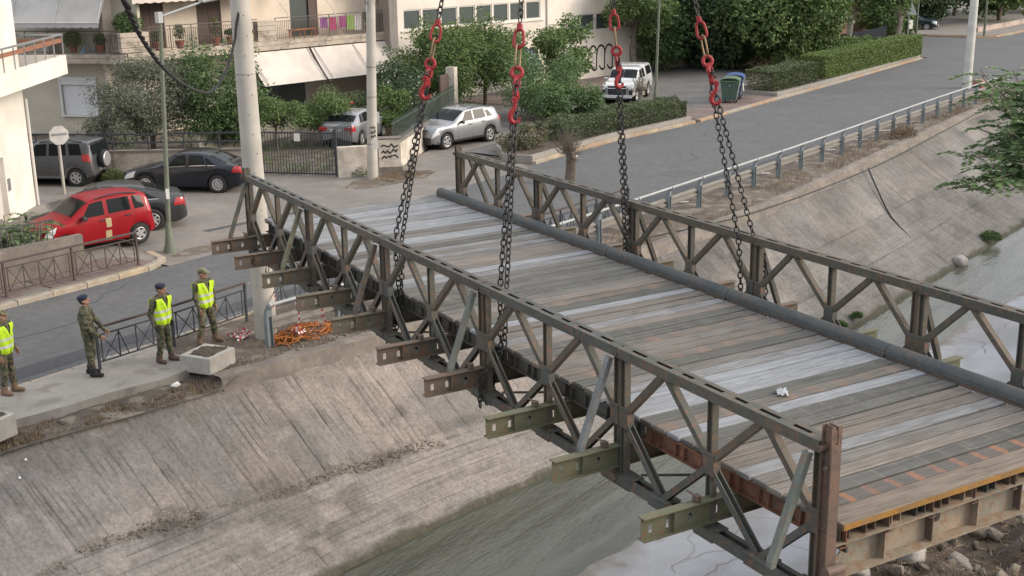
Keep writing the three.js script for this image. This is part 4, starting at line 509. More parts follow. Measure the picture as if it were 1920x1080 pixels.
tape([V(3.0, 1.02, -2.15), V(3.05, 0.6, -2.05), V(2.98, 0.25, -2.1), V(3.1, 0.12, -2.0)], 'barrier tape hanging from the handrail onto the orange netting');
tape([V(3.7, 0.95, -2.0), V(3.7, 0.5, -1.98), V(3.75, 0.3, -1.95)], 'short barrier tape strip right of the longer hanging one');
{ const pts = []; for (let i = 0; i < 24; i++) pts.push(V(2.35 + rr(-0.28, 0.28), 0.1 + rr(0, 0.14), -3.25 + rr(-0.22, 0.22))); tape(pts, 'crumpled heap of barrier tape on the ground by the railing', 0.05); }
{ const pts = []; for (let i = 0; i < 22; i++) pts.push(V(3.1 + rr(-0.2, 0.25), 0.2 + rr(0, 0.1), -2.1 + rr(-0.15, 0.15))); tape(pts, 'tangle of barrier tape lying on the orange netting', 0.05); }
{
  const g = [], cx = 3.3, cz = -2.25; for (let i = 0; i < 90; i++) { const a = rr(0, 6.28), r = Math.sqrt(rnd()), x = cx + Math.cos(a) * r * 0.85, z = cz + Math.sin(a) * r * 0.42, y = 0.09 + 0.17 * (1 - r * r), q = []; for (let k = 0; k < 5; k++) q.push(V(x + rr(-0.2, 0.2), Math.max(0.05, y + rr(-0.07, 0.06)), z + rr(-0.15, 0.15))); g.push(tube(q, 0.011, 4, 9)); }
  tag(stuff(M('safety_netting', join(g), std({ rgb: [0.42, 0.145, 0.03], roughness: 0.6 }))), 'heap of orange plastic netting below the guardrail', 'netting');
}
// cables
{
  const tw = [[], [], []], c = new THREE.CatmullRomCurve3([V(-10.06, 8.50, 10.55), V(-9.61, 8.31, 10.03), V(-8.14, 7.92, 8.19), V(-6.17, 7.37, 5.88), V(-3.49, 6.73, 2.83), V(-0.94, 6.18, 0.09), V(0.29, 5.98, -1.11), V(1.19, 6.07, -1.85), V(1.84, 6.36, -2.33), V(2.28, 6.75, -2.63), V(2.50, 7.23, -2.73), V(2.62, 7.55, -2.73), ]); const n = 150;
  for (const k of [0, 1, 2]) { const q = []; for (let i = 0; i <= n; i++) { const p = c.getPointAt(i / n), a = i * 0.55 + k * 2.094; q.push(p.add(V(Math.cos(a) * 0.014, Math.sin(a) * 0.014, Math.cos(a + 1) * 0.014))); } tw[k] = q; }
  const o = T('power_cable', 'thick twisted black cable sagging to the concrete pole', 'cable'); for (const q of tw) M('strand', join([flat(new THREE.TubeGeometry(new THREE.CatmullRomCurve3(q), 300, 0.0135, 5))]), mRubber, o);
}
tag(M('overhead_wire', tube([V(9.5, 0.4, -1.2), V(13.5, 0.22, -0.7), V(15.5, 0.2, -0.25), V(18.9, 0.2, 0.6), V(21.6, 0.2, 0.85), V(25.6, 0.22, 1.0), V(29.6, 0.25, 1.0), V(32.8, 0.3, 0.9), V(38.3, 0.4, 0.6), V(45, 0.55, 0.3)], 0.024, 5, 60), mBlack), 'thin black wire stretched along the canal behind the far truss', 'wire');
// ================= cars =================
const glassDark = phy({ rgb: [0.012, 0.015, 0.016], roughness: 0.06, specularIntensity: 0.3 }), mTrim = std({ rgb: [0.03, 0.03, 0.032], roughness: 0.65 }), mTyre = std({ rgb: [0.028, 0.028, 0.029], roughness: 0.9 }), mAlloy = std({ rgb: [0.55, 0.55, 0.56], roughness: 0.32, metalness: 0.7 }), mAlloyDark = std({ rgb: [0.12, 0.12, 0.125], roughness: 0.4, metalness: 0.5 }), mLampRed = phy({ rgb: [0.4, 0.02, 0.025], roughness: 0.2, clearcoat: 1 }), mLampClear = phy({ rgb: [0.62, 0.63, 0.65], roughness: 0.12, clearcoat: 1 }), mChrome = std({ rgb: [0.7, 0.7, 0.72], roughness: 0.15, metalness: 1 }), mPlate = std({ rgb: [0.65, 0.65, 0.64], roughness: 0.5 });
const paint = (rgb, metal = 0.35, rough = 0.42) => phy({ rgb, metalness: metal, roughness: rough, clearcoat: rgb[0] < 0.1 ? 0.45 : 0.9, clearcoatRoughness: 0.08 });
// x runs from 0 at the front bumper to L at the tail; the finished car faces local +x, its middle at the origin
function car(name, s, label, [wx, wz], [hx, hz], y0 = 0) {
  const { L, W, top, belt, plan, wf, wr, r, body, sill = 0.24 } = s, hl = Math.hypot(hx, hz); hx /= hl; hz /= hl;
  const o = T(name, label, 'car', [wx, y0, wz], yaw(hx, hz)), arch = r + 0.055;
  const bottom = (x) => { let y = curve([[0, sill + 0.06], [0.35, sill - 0.02], [L - 0.4, sill - 0.02], [L, sill + 0.1]], x); for (const c of [wf, wr]) { const d = Math.abs(x - c); if (d < arch) y = Math.max(y, r + Math.sqrt(arch * arch - d * d) * 0.97); } return y; };
  function section(x) {                       // control points of the half section at x: [y, z]
    const hw = curve(plan, x) * W / 2, yb = bottom(x), yt = curve(top, x), ybe = Math.min(curve(belt, x), yt - 0.015), gh = clamp((yt - ybe) / (s.gh ?? 0.5)), ry = lerp(0.015, 0.07, gh), rz = hw * lerp(0.84, s.tumble ?? 0.74, gh), m = (t) => lerp(yb, ybe, t);
    return [[yb, hw * 0.93], [m(0.1), hw * 0.975], [m(0.45), hw], [m(0.8), hw * 0.992], [ybe, hw * 0.955], [lerp(ybe, yt - ry, 0.33), lerp(hw * 0.955, rz, 0.26)], [lerp(ybe, yt - ry, 0.66), lerp(hw * 0.955, rz, 0.6)], [yt - ry, rz], [yt - ry * 0.35, rz * 0.9], [yt - 0.008, rz * 0.6], [yt, 0]];
  }
  const S = (x, k, side, off = 0) => { const q = section(x), i = Math.min(9, Math.floor(k)), f = k - i; const p = V(L / 2 - x, lerp(q[i][0], q[i + 1][0], f), lerp(q[i][1], q[i + 1][1], f) * side); if (off) { const e = 0.01, a = S(x + e, k, side), b = S(x, Math.min(9.99, k + e * 4), side), n = V().crossVectors(a.sub(p), b.sub(p)).normalize(); const out = V(p.x * 0.3, p.y - 0.6, p.z); if (n.dot(out) < 0) n.negate(); p.addScaledVector(n, off); } return p; };
  const xs = new Set(); for (let i = 0; i <= 72; i++) xs.add(+(i / 72 * L).toFixed(4)); for (const c of [wf, wr]) for (let i = -8; i <= 8; i++) xs.add(+(c + arch * Math.sin(i / 8 * Math.PI / 2)).toFixed(4)); for (const [x] of top) if (x > 0 && x < L) xs.add(x);
  const X = [...xs].sort((a, b) => a - b), rows = X.map((x) => { const a = [], q = section(x); for (let i = 0; i < q.length; i++) a.push(V(L / 2 - x, q[i][0], q[i][1])); for (let i = q.length - 2; i >= 0; i--) a.push(V(L / 2 - x, q[i][0], -q[i][1])); return a; });
  const cap = (row) => { const c = V(); row.forEach((p) => c.add(p)); c.multiplyScalar(1 / row.length); return [row.map(() => c.clone()), row]; };
  const skin = mergeVertices((() => { const g = loft([cap(rows[0])[0], ...rows, cap(rows[rows.length - 1])[0]]); g.deleteAttribute('normal'); return g; })(), 1e-4); skin.computeVertexNormals();
  M('body', join([flat(skin)]), body, o); M('underbody', join([box(L - 0.5, 0.14, W * 0.78, 0, sill + 0.05, 0), box(0.02, 0.2, W * 0.85, L / 2 - wf - r - 0.05, 0.4, 0)]), mBlack, o);
  for (const c of [wf, wr]) M('wheel_housing', join([put(flat(new THREE.CylinderGeometry(arch - 0.01, arch - 0.01, W * 0.9, 20)), L / 2 - c, r, 0, 0, Math.PI / 2)]), mBlack, o);
  const patch = (nm, c, k0, k1, side, mat, off = 0.006, parent = o, n = 8) => { // c: [x front low, x rear low, x front high, x rear high]
    const g = []; for (let j = 0; j <= 4; j++) { const t = j / 4, a = lerp(c[0], c[2], t), b = lerp(c[1], c[3], t), row = []; for (let i = 0; i <= n; i++) row.push(S(lerp(a, b, i / n), lerp(k0, k1, t), side, off)); g.push(row); } return M(nm, join([flat(loft(g))]), mat, parent); };
  const across = (nm, x0, x1, wid, mat, off = 0.008) => { const g = []; for (let i = 0; i <= 8; i++) { const x = lerp(x0, x1, i / 8), row = []; for (let j = -6; j <= 6; j++) { const t = j / 6 * wid, k = 10 - Math.abs(t) * 2.9; row.push(S(x, Math.min(k, 9.99), t < 0 ? -1 : 1, off)); } g.push(row); } return M(nm, join([flat(loft(g))]), mat, o); };
  if (s.wind) across('windscreen', s.wind[0], s.wind[1], 0.96, glassDark); if (s.back) across('rear_window', s.back[0], s.back[1], 0.92, glassDark);
  for (const side of [-1, 1]) {
    for (const w of s.win) { const p = patch('side_window', w, w[4] ?? 4.35, w[5] ?? 6.75, side, glassDark); if (s.chrome) patch('window_trim', [w[0] + 0.02, w[1], w[0] + 0.02, w[1]], 4.12, 4.26, side, mChrome, 0.008, p, 6); }
    for (const x of s.seams ?? []) patch('door_seam', [x, x + 0.014, x + (s.seamLean ?? 0), x + 0.014 + (s.seamLean ?? 0)], 0.3, 4.2, side, mBlack, 0.003, o, 1);
    for (const x of s.handles ?? []) M('door_handle', join([chbox(0.2, 0.035, 0.03, 0.01, L / 2 - x, 0, 0)]), s.handleMat ?? body, o).position.copy(S(x, 3.35, side, 0.015)).setX(0);
    if (s.head) patch('headlight', s.head, 2.5, 3.95, side, mLampClear, 0.007); if (s.tail) patch('taillight', s.tail.slice(0, 4), s.tail[4] ?? 2.7, s.tail[5] ?? 4.3, side, mLampRed, 0.007);
    if (s.clad) patch('sill_cladding', [0.3, L - 0.25, 0.3, L - 0.25], 0.02, 1.12, side, s.clad, 0.006, o, 40);
    const mp = S(s.mirror, 4.1, side); M('mirror', join([chbox(0.12, 0.13, 0.2, 0.03, mp.x - 0.02, mp.y + 0.06, mp.z + side * 0.12)]), s.mirrorMat ?? body, o);
    for (const [ci, c] of [wf, wr].entries()) {
      const w = P('wheel', o, L / 2 - c, r, side * (W / 2 - 0.115)); w.scale.z = side;
      M('tyre', join([lathe([[r * 0.6, -0.095], [r * 0.92, -0.105], [r, -0.075], [r, 0.075], [r * 0.92, 0.105], [r * 0.66, 0.1], [r * 0.62, 0.03]], 26).rotateX(Math.PI / 2)]), mTyre, w);
      const rim = M('rim', join([lathe([[0.0, -0.02], [r * 0.66, -0.02], [r * 0.67, 0.085], [r * 0.62, 0.092], [r * 0.58, 0.03]], 24).rotateX(Math.PI / 2)]), mAlloyDark, w); const n = s.spokes ?? 7, sp = []; for (let i = 0; i < n; i++) { const a = i / n * 6.283; sp.push(put(chbox(r * 0.46, 0.055 * (7 / n) + 0.016, 0.04, 0.006), Math.cos(a) * r * 0.36, Math.sin(a) * r * 0.36, 0.07, 0, 0, a)); } sp.push(cyl(V(0, 0, 0.02), V(0, 0, 0.095), r * 0.16, r * 0.15, 12), lathe([[r * 0.56, 0.07], [r * 0.65, 0.07], [r * 0.65, 0.098], [r * 0.56, 0.09], [r * 0.56, 0.07]], 24).rotateX(Math.PI / 2)); M('spokes', join(sp), mAlloy, rim);
    }
  }
  const front = L / 2, add = (nm, w, h, d, x, y, z, mat) => M(nm, join([chbox(d, h, w, Math.min(0.012, d * 0.3), x, y, z)]), mat, o);
  add('number_plate', 0.5, 0.11, 0.02, front + 0.012, 0.46, 0, mPlate); add('number_plate', 0.5, 0.11, 0.02, -front - 0.012, s.rearPlate ?? 0.8, 0, mPlate);
  add('grille', W * 0.55, s.grilleH ?? 0.14, 0.03, front + 0.004, s.grilleY ?? 0.62, 0, mTrim); add('lower_grille', W * 0.6, 0.12, 0.03, front + 0.004, 0.33, 0, mTrim);
  if (s.rails) for (const side of [-1, 1]) { const pts = []; for (let i = 0; i <= 6; i++) { const x = lerp(s.rails[0], s.rails[1], i / 6), p = S(x, 7.4, side); pts.push(p.add(V(0, 0.015 + 0.05 * Math.sin(Math.PI * clamp(i / 6 * 1.0)), 0))); } M('roof_rail', tube(pts, 0.02, 6), s.railMat ?? mTrim, o); }
  return { o, S, add, patch, L, front };
}
const sedan = (L, H, W, wf, wr) => ({ L, W, wf, wr, r: 0.325, gh: 0.45, top: [[0, 0.55], [0.05, 0.66], [0.35, 0.78], [1.2, 0.95], [1.32, 0.98], [2.05, H - 0.07], [2.45, H], [3.0, H - 0.02], [3.35, H - 0.09], [4.08, 1.06], [L - 0.12, 1.02], [L - 0.03, 0.9], [L, 0.6]], belt: [[0, 0.53], [0.4, 0.74], [1.2, 0.9], [2, 0.93], [3.6, 0.99], [L - 0.1, 0.97], [L, 0.55]], plan: [[0, 0.66], [0.12, 0.83], [0.5, 0.96], [1.1, 1], [3.6, 1], [L - 0.4, 0.95], [L - 0.1, 0.86], [L, 0.7]], wind: [1.42, 2.08], back: [3.38, 3.98], win: [[1.72, 2.5, 2.12, 2.5], [2.6, 3.25, 2.6, 3.12], [3.3, 3.62, 3.19, 3.32, 4.35, 6.3]], mirror: 1.72, seams: [1.45, 2.55, 3.45], handles: [2.35, 3.3], head: [0.06, 0.5, 0.2, 0.62], tail: [L - 0.42, L - 0.06, L - 0.36, L - 0.1] });
const centre = (p, [hx, hz], fromRear, off, left = 1) => { const l = Math.hypot(hx, hz), x = hx / l, z = hz / l; return [p[0] + x * fromRear - left * off * z, p[1] + z * fromRear + left * off * x]; };   // middle of a car from a visible wheel's contact point
// black saloon along the wall
{ const h = [-0.5, -0.866], s = { ...sedan(4.6, 1.46, 1.8, 0.95, 3.65), body: paint([0.012, 0.016, 0.025], 0.3, 0.3), chrome: true, spokes: 10, tail: [4.2, 4.55, 4.3, 4.5] };
  const c = car('parked_saloon', s, 'black saloon parked along the low wall behind the green lamp post', centre([13.57, -17.26], h, 1.35, 0.82), h); c.add('lip', 1.5, 0.03, 0.1, -c.front + 0.12, 1.03, 0, s.body); }
// dark grey liftback behind the red car
{ const h = [-0.86, -0.51], s = { ...sedan(4.83, 1.48, 1.86, 0.98, 3.72), body: paint([0.04, 0.043, 0.045], 0.4, 0.34), chrome: true, spokes: 8, r: 0.345 };
  s.top = [[0, 0.55], [0.06, 0.68], [0.4, 0.82], [1.25, 0.97], [1.4, 1.0], [2.2, 1.41], [2.7, 1.48], [3.3, 1.44], [3.9, 1.28], [4.45, 1.1], [4.72, 1.05], [4.8, 0.95], [4.83, 0.6]]; s.wind = [1.48, 2.2]; s.back = [3.6, 4.35]; s.win = [[1.85, 2.62, 2.25, 2.62], [2.72, 3.45, 2.72, 3.35], [3.5, 3.95, 3.4, 3.55, 4.35, 6.2]]; s.tail = [4.4, 4.78, 4.5, 4.75]; s.mirror = 1.85; s.seams = [1.5, 2.67, 3.6]; s.handles = [2.5, 3.5];
  car('parked_liftback', s, 'dark grey liftback parked right behind the red hatchback', centre([8.45, -14.22], h, 1.37, 0.86), h); }
// red hatchback
{ const h = [-0.985, -0.17], red = phy({ rgb: [0.29, 0.007, 0.014], roughness: 0.45, specularIntensity: 0.35, clearcoat: 0.12, clearcoatRoughness: 0.1, map: tex(256, 256, (u, v) => { const q = 0.82 + 0.18 * fbm(u * 6, v * 6, 5, 501, 6); return [q, q, q]; }, 2.5) });
  const s = { L: 3.54, W: 1.6, wf: 0.7, wr: 3.0, r: 0.29, gh: 0.6, tumble: 0.8, body: red, spokes: 5, top: [[0, 0.6], [0.05, 0.75], [0.3, 0.88], [0.75, 1.0], [0.9, 1.05], [1.45, 1.44], [1.75, 1.52], [2.4, 1.55], [3.2, 1.5], [3.36, 1.42], [3.46, 1.0], [3.52, 0.75], [3.54, 0.5]], belt: [[0, 0.58], [0.3, 0.82], [0.9, 0.93], [2, 0.97], [3.4, 1.02], [3.54, 0.5]], plan: [[0, 0.7], [0.1, 0.86], [0.4, 0.97], [1, 1], [3, 1], [3.4, 0.95], [3.54, 0.86]], wind: [0.98, 1.5], back: [3.36, 3.45], win: [[1.22, 1.95, 1.55, 1.95], [2.08, 2.78, 2.08, 2.76], [2.9, 3.22, 2.86, 3.14]], mirror: 1.25, mirrorMat: mTrim, seams: [1.2, 2.0, 2.85], handles: [1.86, 2.66], handleMat: mTrim, head: [0.05, 0.42, 0.18, 0.5], tail: [3.3, 3.5, 3.28, 3.44, 3.3, 6.4], rails: [1.75, 3.05], rearPlate: 0.75, clad: null };
  const c = car('parked_hatchback', s, 'red hatchback with tan tape patches on its door', centre([6.77, -12.85], h, 1.15, 0.74), h, 0.115);
  const tp = std({ rgb: [0.42, 0.33, 0.18], roughness: 0.7 }); c.patch('tape_patch', [1.9, 2.1, 1.92, 2.1], 0.7, 2.0, -1, tp, 0.01, c.o, 3); c.patch('tape_patch', [1.96, 2.12, 1.94, 2.12], 2.35, 3.6, -1, tp, 0.01, c.o, 3); }
// grey off-roader with spare wheel
{ const h = [-0.47, -0.88], b = paint([0.105, 0.11, 0.115], 0.5, 0.4), s = { L: 4.0, W: 1.7, wf: 0.72, wr: 3.3, r: 0.345, sill: 0.32, gh: 0.6, tumble: 0.8, body: b, spokes: 6, top: [[0, 0.7], [0.06, 0.9], [0.4, 1.02], [1.0, 1.12], [1.1, 1.16], [1.65, 1.6], [2.0, 1.69], [3.0, 1.71], [3.75, 1.68], [3.88, 1.58], [3.96, 1.1], [4.0, 0.55]], belt: [[0, 0.68], [0.4, 0.97], [1, 1.05], [2.5, 1.1], [3.9, 1.14], [4, 0.55]], plan: [[0, 0.72], [0.12, 0.88], [0.5, 0.98], [1, 1], [3.5, 1], [3.9, 0.95], [4, 0.88]], wind: [1.2, 1.66], back: [3.85, 3.95], win: [[1.42, 2.2, 1.75, 2.2], [2.3, 2.98, 2.3, 2.95], [3.12, 3.62, 3.05, 3.5]], mirror: 1.42, seams: [1.35, 2.25, 3.05], handles: [2.1, 2.95], head: [0.06, 0.4, 0.2, 0.5], tail: [3.62, 3.94, 3.62, 3.9, 2.9, 4.5], rails: [1.9, 3.6], rearPlate: 0.62, clad: std({ rgb: [0.2, 0.205, 0.21], roughness: 0.5 }) };
  const c = car('parked_off_roader', s, 'grey off-road car with spare wheel on its tail beside the white building', centre([11.5, -22.82], h, 1.29, 0.78), h);
  const sp = P('spare_wheel', c.o, -c.front - 0.13, 0.95, -0.05); M('tyre', join([lathe([[0.0, -0.1], [0.3, -0.1], [0.34, -0.06], [0.34, 0.06], [0.3, 0.1], [0.0, 0.1]], 24).rotateZ(Math.PI / 2)]), mTyre, sp); M('cover', join([lathe([[0.0, 0.12], [0.25, 0.115], [0.29, 0.1], [0.31, 0.02]], 24).rotateZ(Math.PI / 2)]), mAlloy, sp); }
// silver crossover
{ const h = [-0.995, -0.1], b = paint([0.27, 0.285, 0.3], 0.55, 0.38), s = { L: 4.39, W: 1.8, wf: 0.85, wr: 3.52, r: 0.345, sill: 0.28, gh: 0.55, tumble: 0.78, body: b, spokes: 5, top: [[0, 0.6], [0.05, 0.9], [0.25, 1.0], [1.15, 1.08], [1.3, 1.12], [2.0, 1.53], [2.4, 1.61], [3.1, 1.61], [3.8, 1.55], [4.0, 1.48], [4.22, 1.12], [4.36, 1.0], [4.39, 0.5]], belt: [[0, 0.58], [0.3, 0.93], [1.1, 1.0], [2.5, 1.04], [4.2, 1.1], [4.39, 0.5]], plan: [[0, 0.74], [0.1, 0.88], [0.45, 0.98], [1, 1], [3.7, 1], [4.2, 0.95], [4.39, 0.84]], wind: [1.38, 2.02], back: [4.02, 4.2], win: [[1.72, 2.5, 2.1, 2.5], [2.56, 3.3, 2.56, 3.25], [3.36, 3.72, 3.31, 3.52, 4.35, 6.3]], mirror: 1.68, seams: [1.5, 2.45, 3.3], handles: [2.25, 3.1], handleMat: mTrim, mirrorMat: mTrim, head: [0.04, 0.42, 0.1, 0.3], tail: [4.05, 4.34, 4.08, 4.25, 3, 4.3], clad: mTrim, grilleY: 0.86, grilleH: 0.07, rails: [2.3, 3.7] };
  const c = car('parked_crossover', s, 'silver crossover car parked beside the whitewashed garden wall', centre([25.35, -16.35], h, -1.335, 0.82), h); c.add('bumper_trim', 1.5, 0.3, 0.05, c.front - 0.005, 0.42, 0, mTrim); }
// silver saloon in the yard, seen from behind
{ const h = [0.93, -0.36], s = { ...sedan(4.3, 1.5, 1.75, 0.85, 3.4), body: paint([0.28, 0.29, 0.31], 0.5, 0.4) }; s.top = [[0, 0.6], [0.05, 0.72], [0.3, 0.85], [1.0, 1.0], [1.1, 1.03], [1.85, 1.44], [2.3, 1.5], [3.1, 1.47], [3.45, 1.36], [3.95, 1.1], [4.2, 1.06], [4.28, 0.95], [4.3, 0.55]]; s.wind = [1.2, 1.86]; s.back = [3.47, 3.9]; s.win = [[1.5, 2.3, 1.95, 2.3], [2.4, 3.1, 2.4, 3.0], [3.15, 3.5, 3.05, 3.25]]; s.tail = [4.0, 4.27, 4.05, 4.25, 2.6, 4.1]; s.mirror = 1.5; s.seams = [1.3, 2.35, 3.3]; s.handles = [2.15, 3.1];
  const c = car('parked_saloon', s, 'silver saloon seen from behind inside the fenced yard', [25.0, -21.4], h); for (const z of [-0.6, 0.6]) c.add('taillight', 0.36, 0.16, 0.03, -c.front + 0.0, 0.85, z, mLampRed); c.add('badge', 0.1, 0.1, 0.03, -c.front - 0.01, 0.92, 0, mChrome); }
// white pickup with hard top
{ const h = [-0.945, 0.33], b = paint([0.66, 0.67, 0.68], 0.1, 0.35), s = { L: 5.2, W: 1.82, wf: 0.95, wr: 3.95, r: 0.385, sill: 0.42, gh: 0.6, tumble: 0.8, body: b, spokes: 6, top: [[0, 0.75], [0.06, 1.0], [0.35, 1.12], [1.2, 1.2], [1.32, 1.24], [1.95, 1.68], [2.3, 1.78], [3.3, 1.78], [3.6, 1.82], [4.8, 1.8], [5.05, 1.74], [5.14, 1.2], [5.18, 1.0], [5.2, 0.65]], belt: [[0, 0.73], [0.35, 1.07], [1.2, 1.12], [3, 1.16], [5.1, 1.18], [5.2, 0.65]], plan: [[0, 0.78], [0.1, 0.9], [0.45, 0.98], [1, 1], [4.6, 1], [5.1, 0.97], [5.2, 0.9]], wind: [1.4, 1.97], back: [5.06, 5.13], win: [[1.72, 2.45, 2.05, 2.45], [2.55, 3.15, 2.55, 3.1], [3.55, 4.85, 3.55, 4.75]], mirror: 1.68, seams: [1.6, 2.5, 3.35], handles: [2.35, 3.1], head: [0.05, 0.5, 0.12, 0.42], tail: [5.0, 5.17, 5.0, 5.15], rails: [3.65, 4.8], railMat: mAlloy, grilleY: 0.95, grilleH: 0.1, clad: mTrim };
  const c = car('parked_pickup', s, 'white pickup truck with hard top facing the road on the forecourt', centre([42.4, -17.3], h, -1.5, 0.8), h, 0.04); c.add('grille', 1.0, 0.28, 0.04, c.front + 0.012, 0.7, 0, mTrim); for (const z of [-1, 1]) { c.add('chrome_blade', 0.07, 0.4, 0.05, c.front + 0.015, 0.72, z * 0.58, mChrome); c.add('fog_lamp', 0.2, 0.3, 0.05, c.front - 0.01, 0.66, z * 0.74, mTrim); } c.add('bumper', 1.66, 0.16, 0.08, c.front + 0.01, 0.44, 0, b); c.add('chrome_bar', 1.1, 0.04, 0.05, c.front + 0.018, 0.86, 0, mChrome); c.add('badge', 0.16, 0.12, 0.05, c.front + 0.03, 0.95, 0, mChrome); }
// far dark SUV
{ const h = [0.22, 0.975], b = paint([0.02, 0.04, 0.045], 0.3, 0.3), s = { L: 4.5, W: 1.85, wf: 0.9, wr: 3.55, r: 0.36, sill: 0.3, gh: 0.55, body: b, spokes: 7, top: [[0, 0.6], [0.05, 0.82], [0.35, 0.98], [1.15, 1.08], [1.25, 1.12], [1.95, 1.55], [2.4, 1.62], [3.8, 1.58], [4.1, 1.5], [4.4, 1.05], [4.48, 0.9], [4.5, 0.5]], belt: [[0, 0.58], [0.35, 0.93], [1.1, 1.0], [4.3, 1.08], [4.5, 0.5]], plan: [[0, 0.74], [0.1, 0.88], [0.45, 0.98], [1, 1], [4, 1], [4.5, 0.86]], wind: [1.32, 1.96], back: [4.12, 4.36], win: [[1.66, 2.4, 2.02, 2.4], [2.5, 3.3, 2.5, 3.25]], mirror: 1.6, head: [0.04, 0.45, 0.12, 0.36], tail: [4.2, 4.46, 4.2, 4.4], clad: mTrim };
  car('parked_crossover', s, 'dark green crossover car at the far street corner under trees', centre([98.2, -21.0], h, -1.32, 0.82, -1), h); }
// ================= people =================
function surfaceNets(f, mn, mx, cell) {
  const n = [0, 1, 2].map((i) => Math.ceil((mx[i] - mn[i]) / cell) + 1), [nx, ny, nz] = n, F = new Float32Array(nx * ny * nz), id = new Int32Array(nx * ny * nz).fill(-1), pos = [], idx = [];
  const I = (x, y, z) => x + nx * (y + ny * z);
  for (let z = 0; z < nz; z++) for (let y = 0; y < ny; y++) for (let x = 0; x < nx; x++) F[I(x, y, z)] = f(mn[0] + x * cell, mn[1] + y * cell, mn[2] + z * cell);
  const C = [0, 1, nx, nx + 1, nx * ny, nx * ny + 1, nx * ny + nx, nx * ny + nx + 1], E = [[0, 1], [2, 3], [4, 5], [6, 7], [0, 2], [1, 3], [4, 6], [5, 7], [0, 4], [1, 5], [2, 6], [3, 7]];
  for (let z = 0; z < nz - 1; z++) for (let y = 0; y < ny - 1; y++) for (let x = 0; x < nx - 1; x++) {
    const b = I(x, y, z); let m = 0; for (let c = 0; c < 8; c++) if (F[b + C[c]] < 0) m |= 1 << c; if (m === 0 || m === 255) continue;
    let px = 0, py = 0, pz = 0, k = 0; for (const [a, c] of E) { const va = F[b + C[a]], vc = F[b + C[c]]; if ((va < 0) === (vc < 0)) continue; const t = va / (va - vc); px += lerp(a & 1, c & 1, t); py += lerp(a >> 1 & 1, c >> 1 & 1, t); pz += lerp(a >> 2, c >> 2, t); k++; }
    id[b] = pos.length / 3; pos.push(mn[0] + (x + px / k) * cell, mn[1] + (y + py / k) * cell, mn[2] + (z + pz / k) * cell);
  }
  const quad = (a, b, c, d, fl) => { if (a < 0 || b < 0 || c < 0 || d < 0) return; fl ? idx.push(a, b, c, a, c, d) : idx.push(a, c, b, a, d, c); };
  for (let z = 1; z < nz - 1; z++) for (let y = 1; y < ny - 1; y++) for (let x = 1; x < nx - 1; x++) {
    const b = I(x, y, z), s = F[b] < 0;
    if (s !== F[b + 1] < 0) quad(id[b], id[b - nx], id[b - nx - nx * ny], id[b - nx * ny], s);
    if (s !== F[b + nx] < 0) quad(id[b], id[b - nx * ny], id[b - 1 - nx * ny], id[b - 1], s);
    if (s !== F[b + nx * ny] < 0) quad(id[b], id[b - 1], id[b - 1 - nx], id[b - nx], s);
  }
  const g = new THREE.BufferGeometry(); g.setAttribute('position', new THREE.Float32BufferAttribute(pos, 3)); g.setIndex(idx); g.computeVertexNormals(); return g;
}
const smin = (a, b, k) => { const h = Math.max(k - Math.abs(a - b), 0) / k; return Math.min(a, b) - h * h * k * 0.25; };
function cone(a, b, r0, r1) { const bx = b[0] - a[0], by = b[1] - a[1], bz = b[2] - a[2], L = bx * bx + by * by + bz * bz; return (x, y, z) => { const px = x - a[0], py = y - a[1], pz = z - a[2], t = clamp((px * bx + py * by + pz * bz) / L), dx = px - bx * t, dy = py - by * t, dz = pz - bz * t; return Math.sqrt(dx * dx + dy * dy + dz * dz) - lerp(r0, r1, t); }; }
const ell = (c, r) => (x, y, z) => { const a = (x - c[0]) / r[0], b = (y - c[1]) / r[1], d = (z - c[2]) / r[2], k = Math.sqrt(a * a + b * b + d * d); return (k - 1) * Math.min(r[0], r[1], r[2]) * (k < 1 ? 1 : 1); };
const uni = (list, k) => (x, y, z) => { let d = 1e9; for (const f of list) d = smin(d, f(x, y, z), k); return d; };
const colour = (g, fn) => { const p = g.attributes.position, a = new Float32Array(p.count * 3); for (let i = 0; i < p.count; i++) a.set(fn(p.getX(i), p.getY(i), p.getZ(i)), i * 3); g.setAttribute('color', new THREE.BufferAttribute(a, 3)); return g; };
const mPerson = std({ vertexColors: true, roughness: 0.85 }), mVest = std({ vertexColors: true, roughness: 0.6 }), mHat = std({ vertexColors: true, roughness: 0.9 });
const SKIN = [0.36, 0.2, 0.135], camoOf = (k, bright) => (x, y, z) => { const a = vn3(x * 13 + k * 7, y * 13, z * 13, 5), b = vn3(x * 16, y * 15 + k, z * 16, 19), c = vn3(x * 24, y * 24, z * 24 + k, 33); let q = a > 0.56 ? [0.055, 0.062, 0.03] : b > 0.55 ? [0.1, 0.075, 0.045] : [0.12, 0.115, 0.07]; if (c > 0.68) q = [0.025, 0.026, 0.02]; return mul(q, bright); };
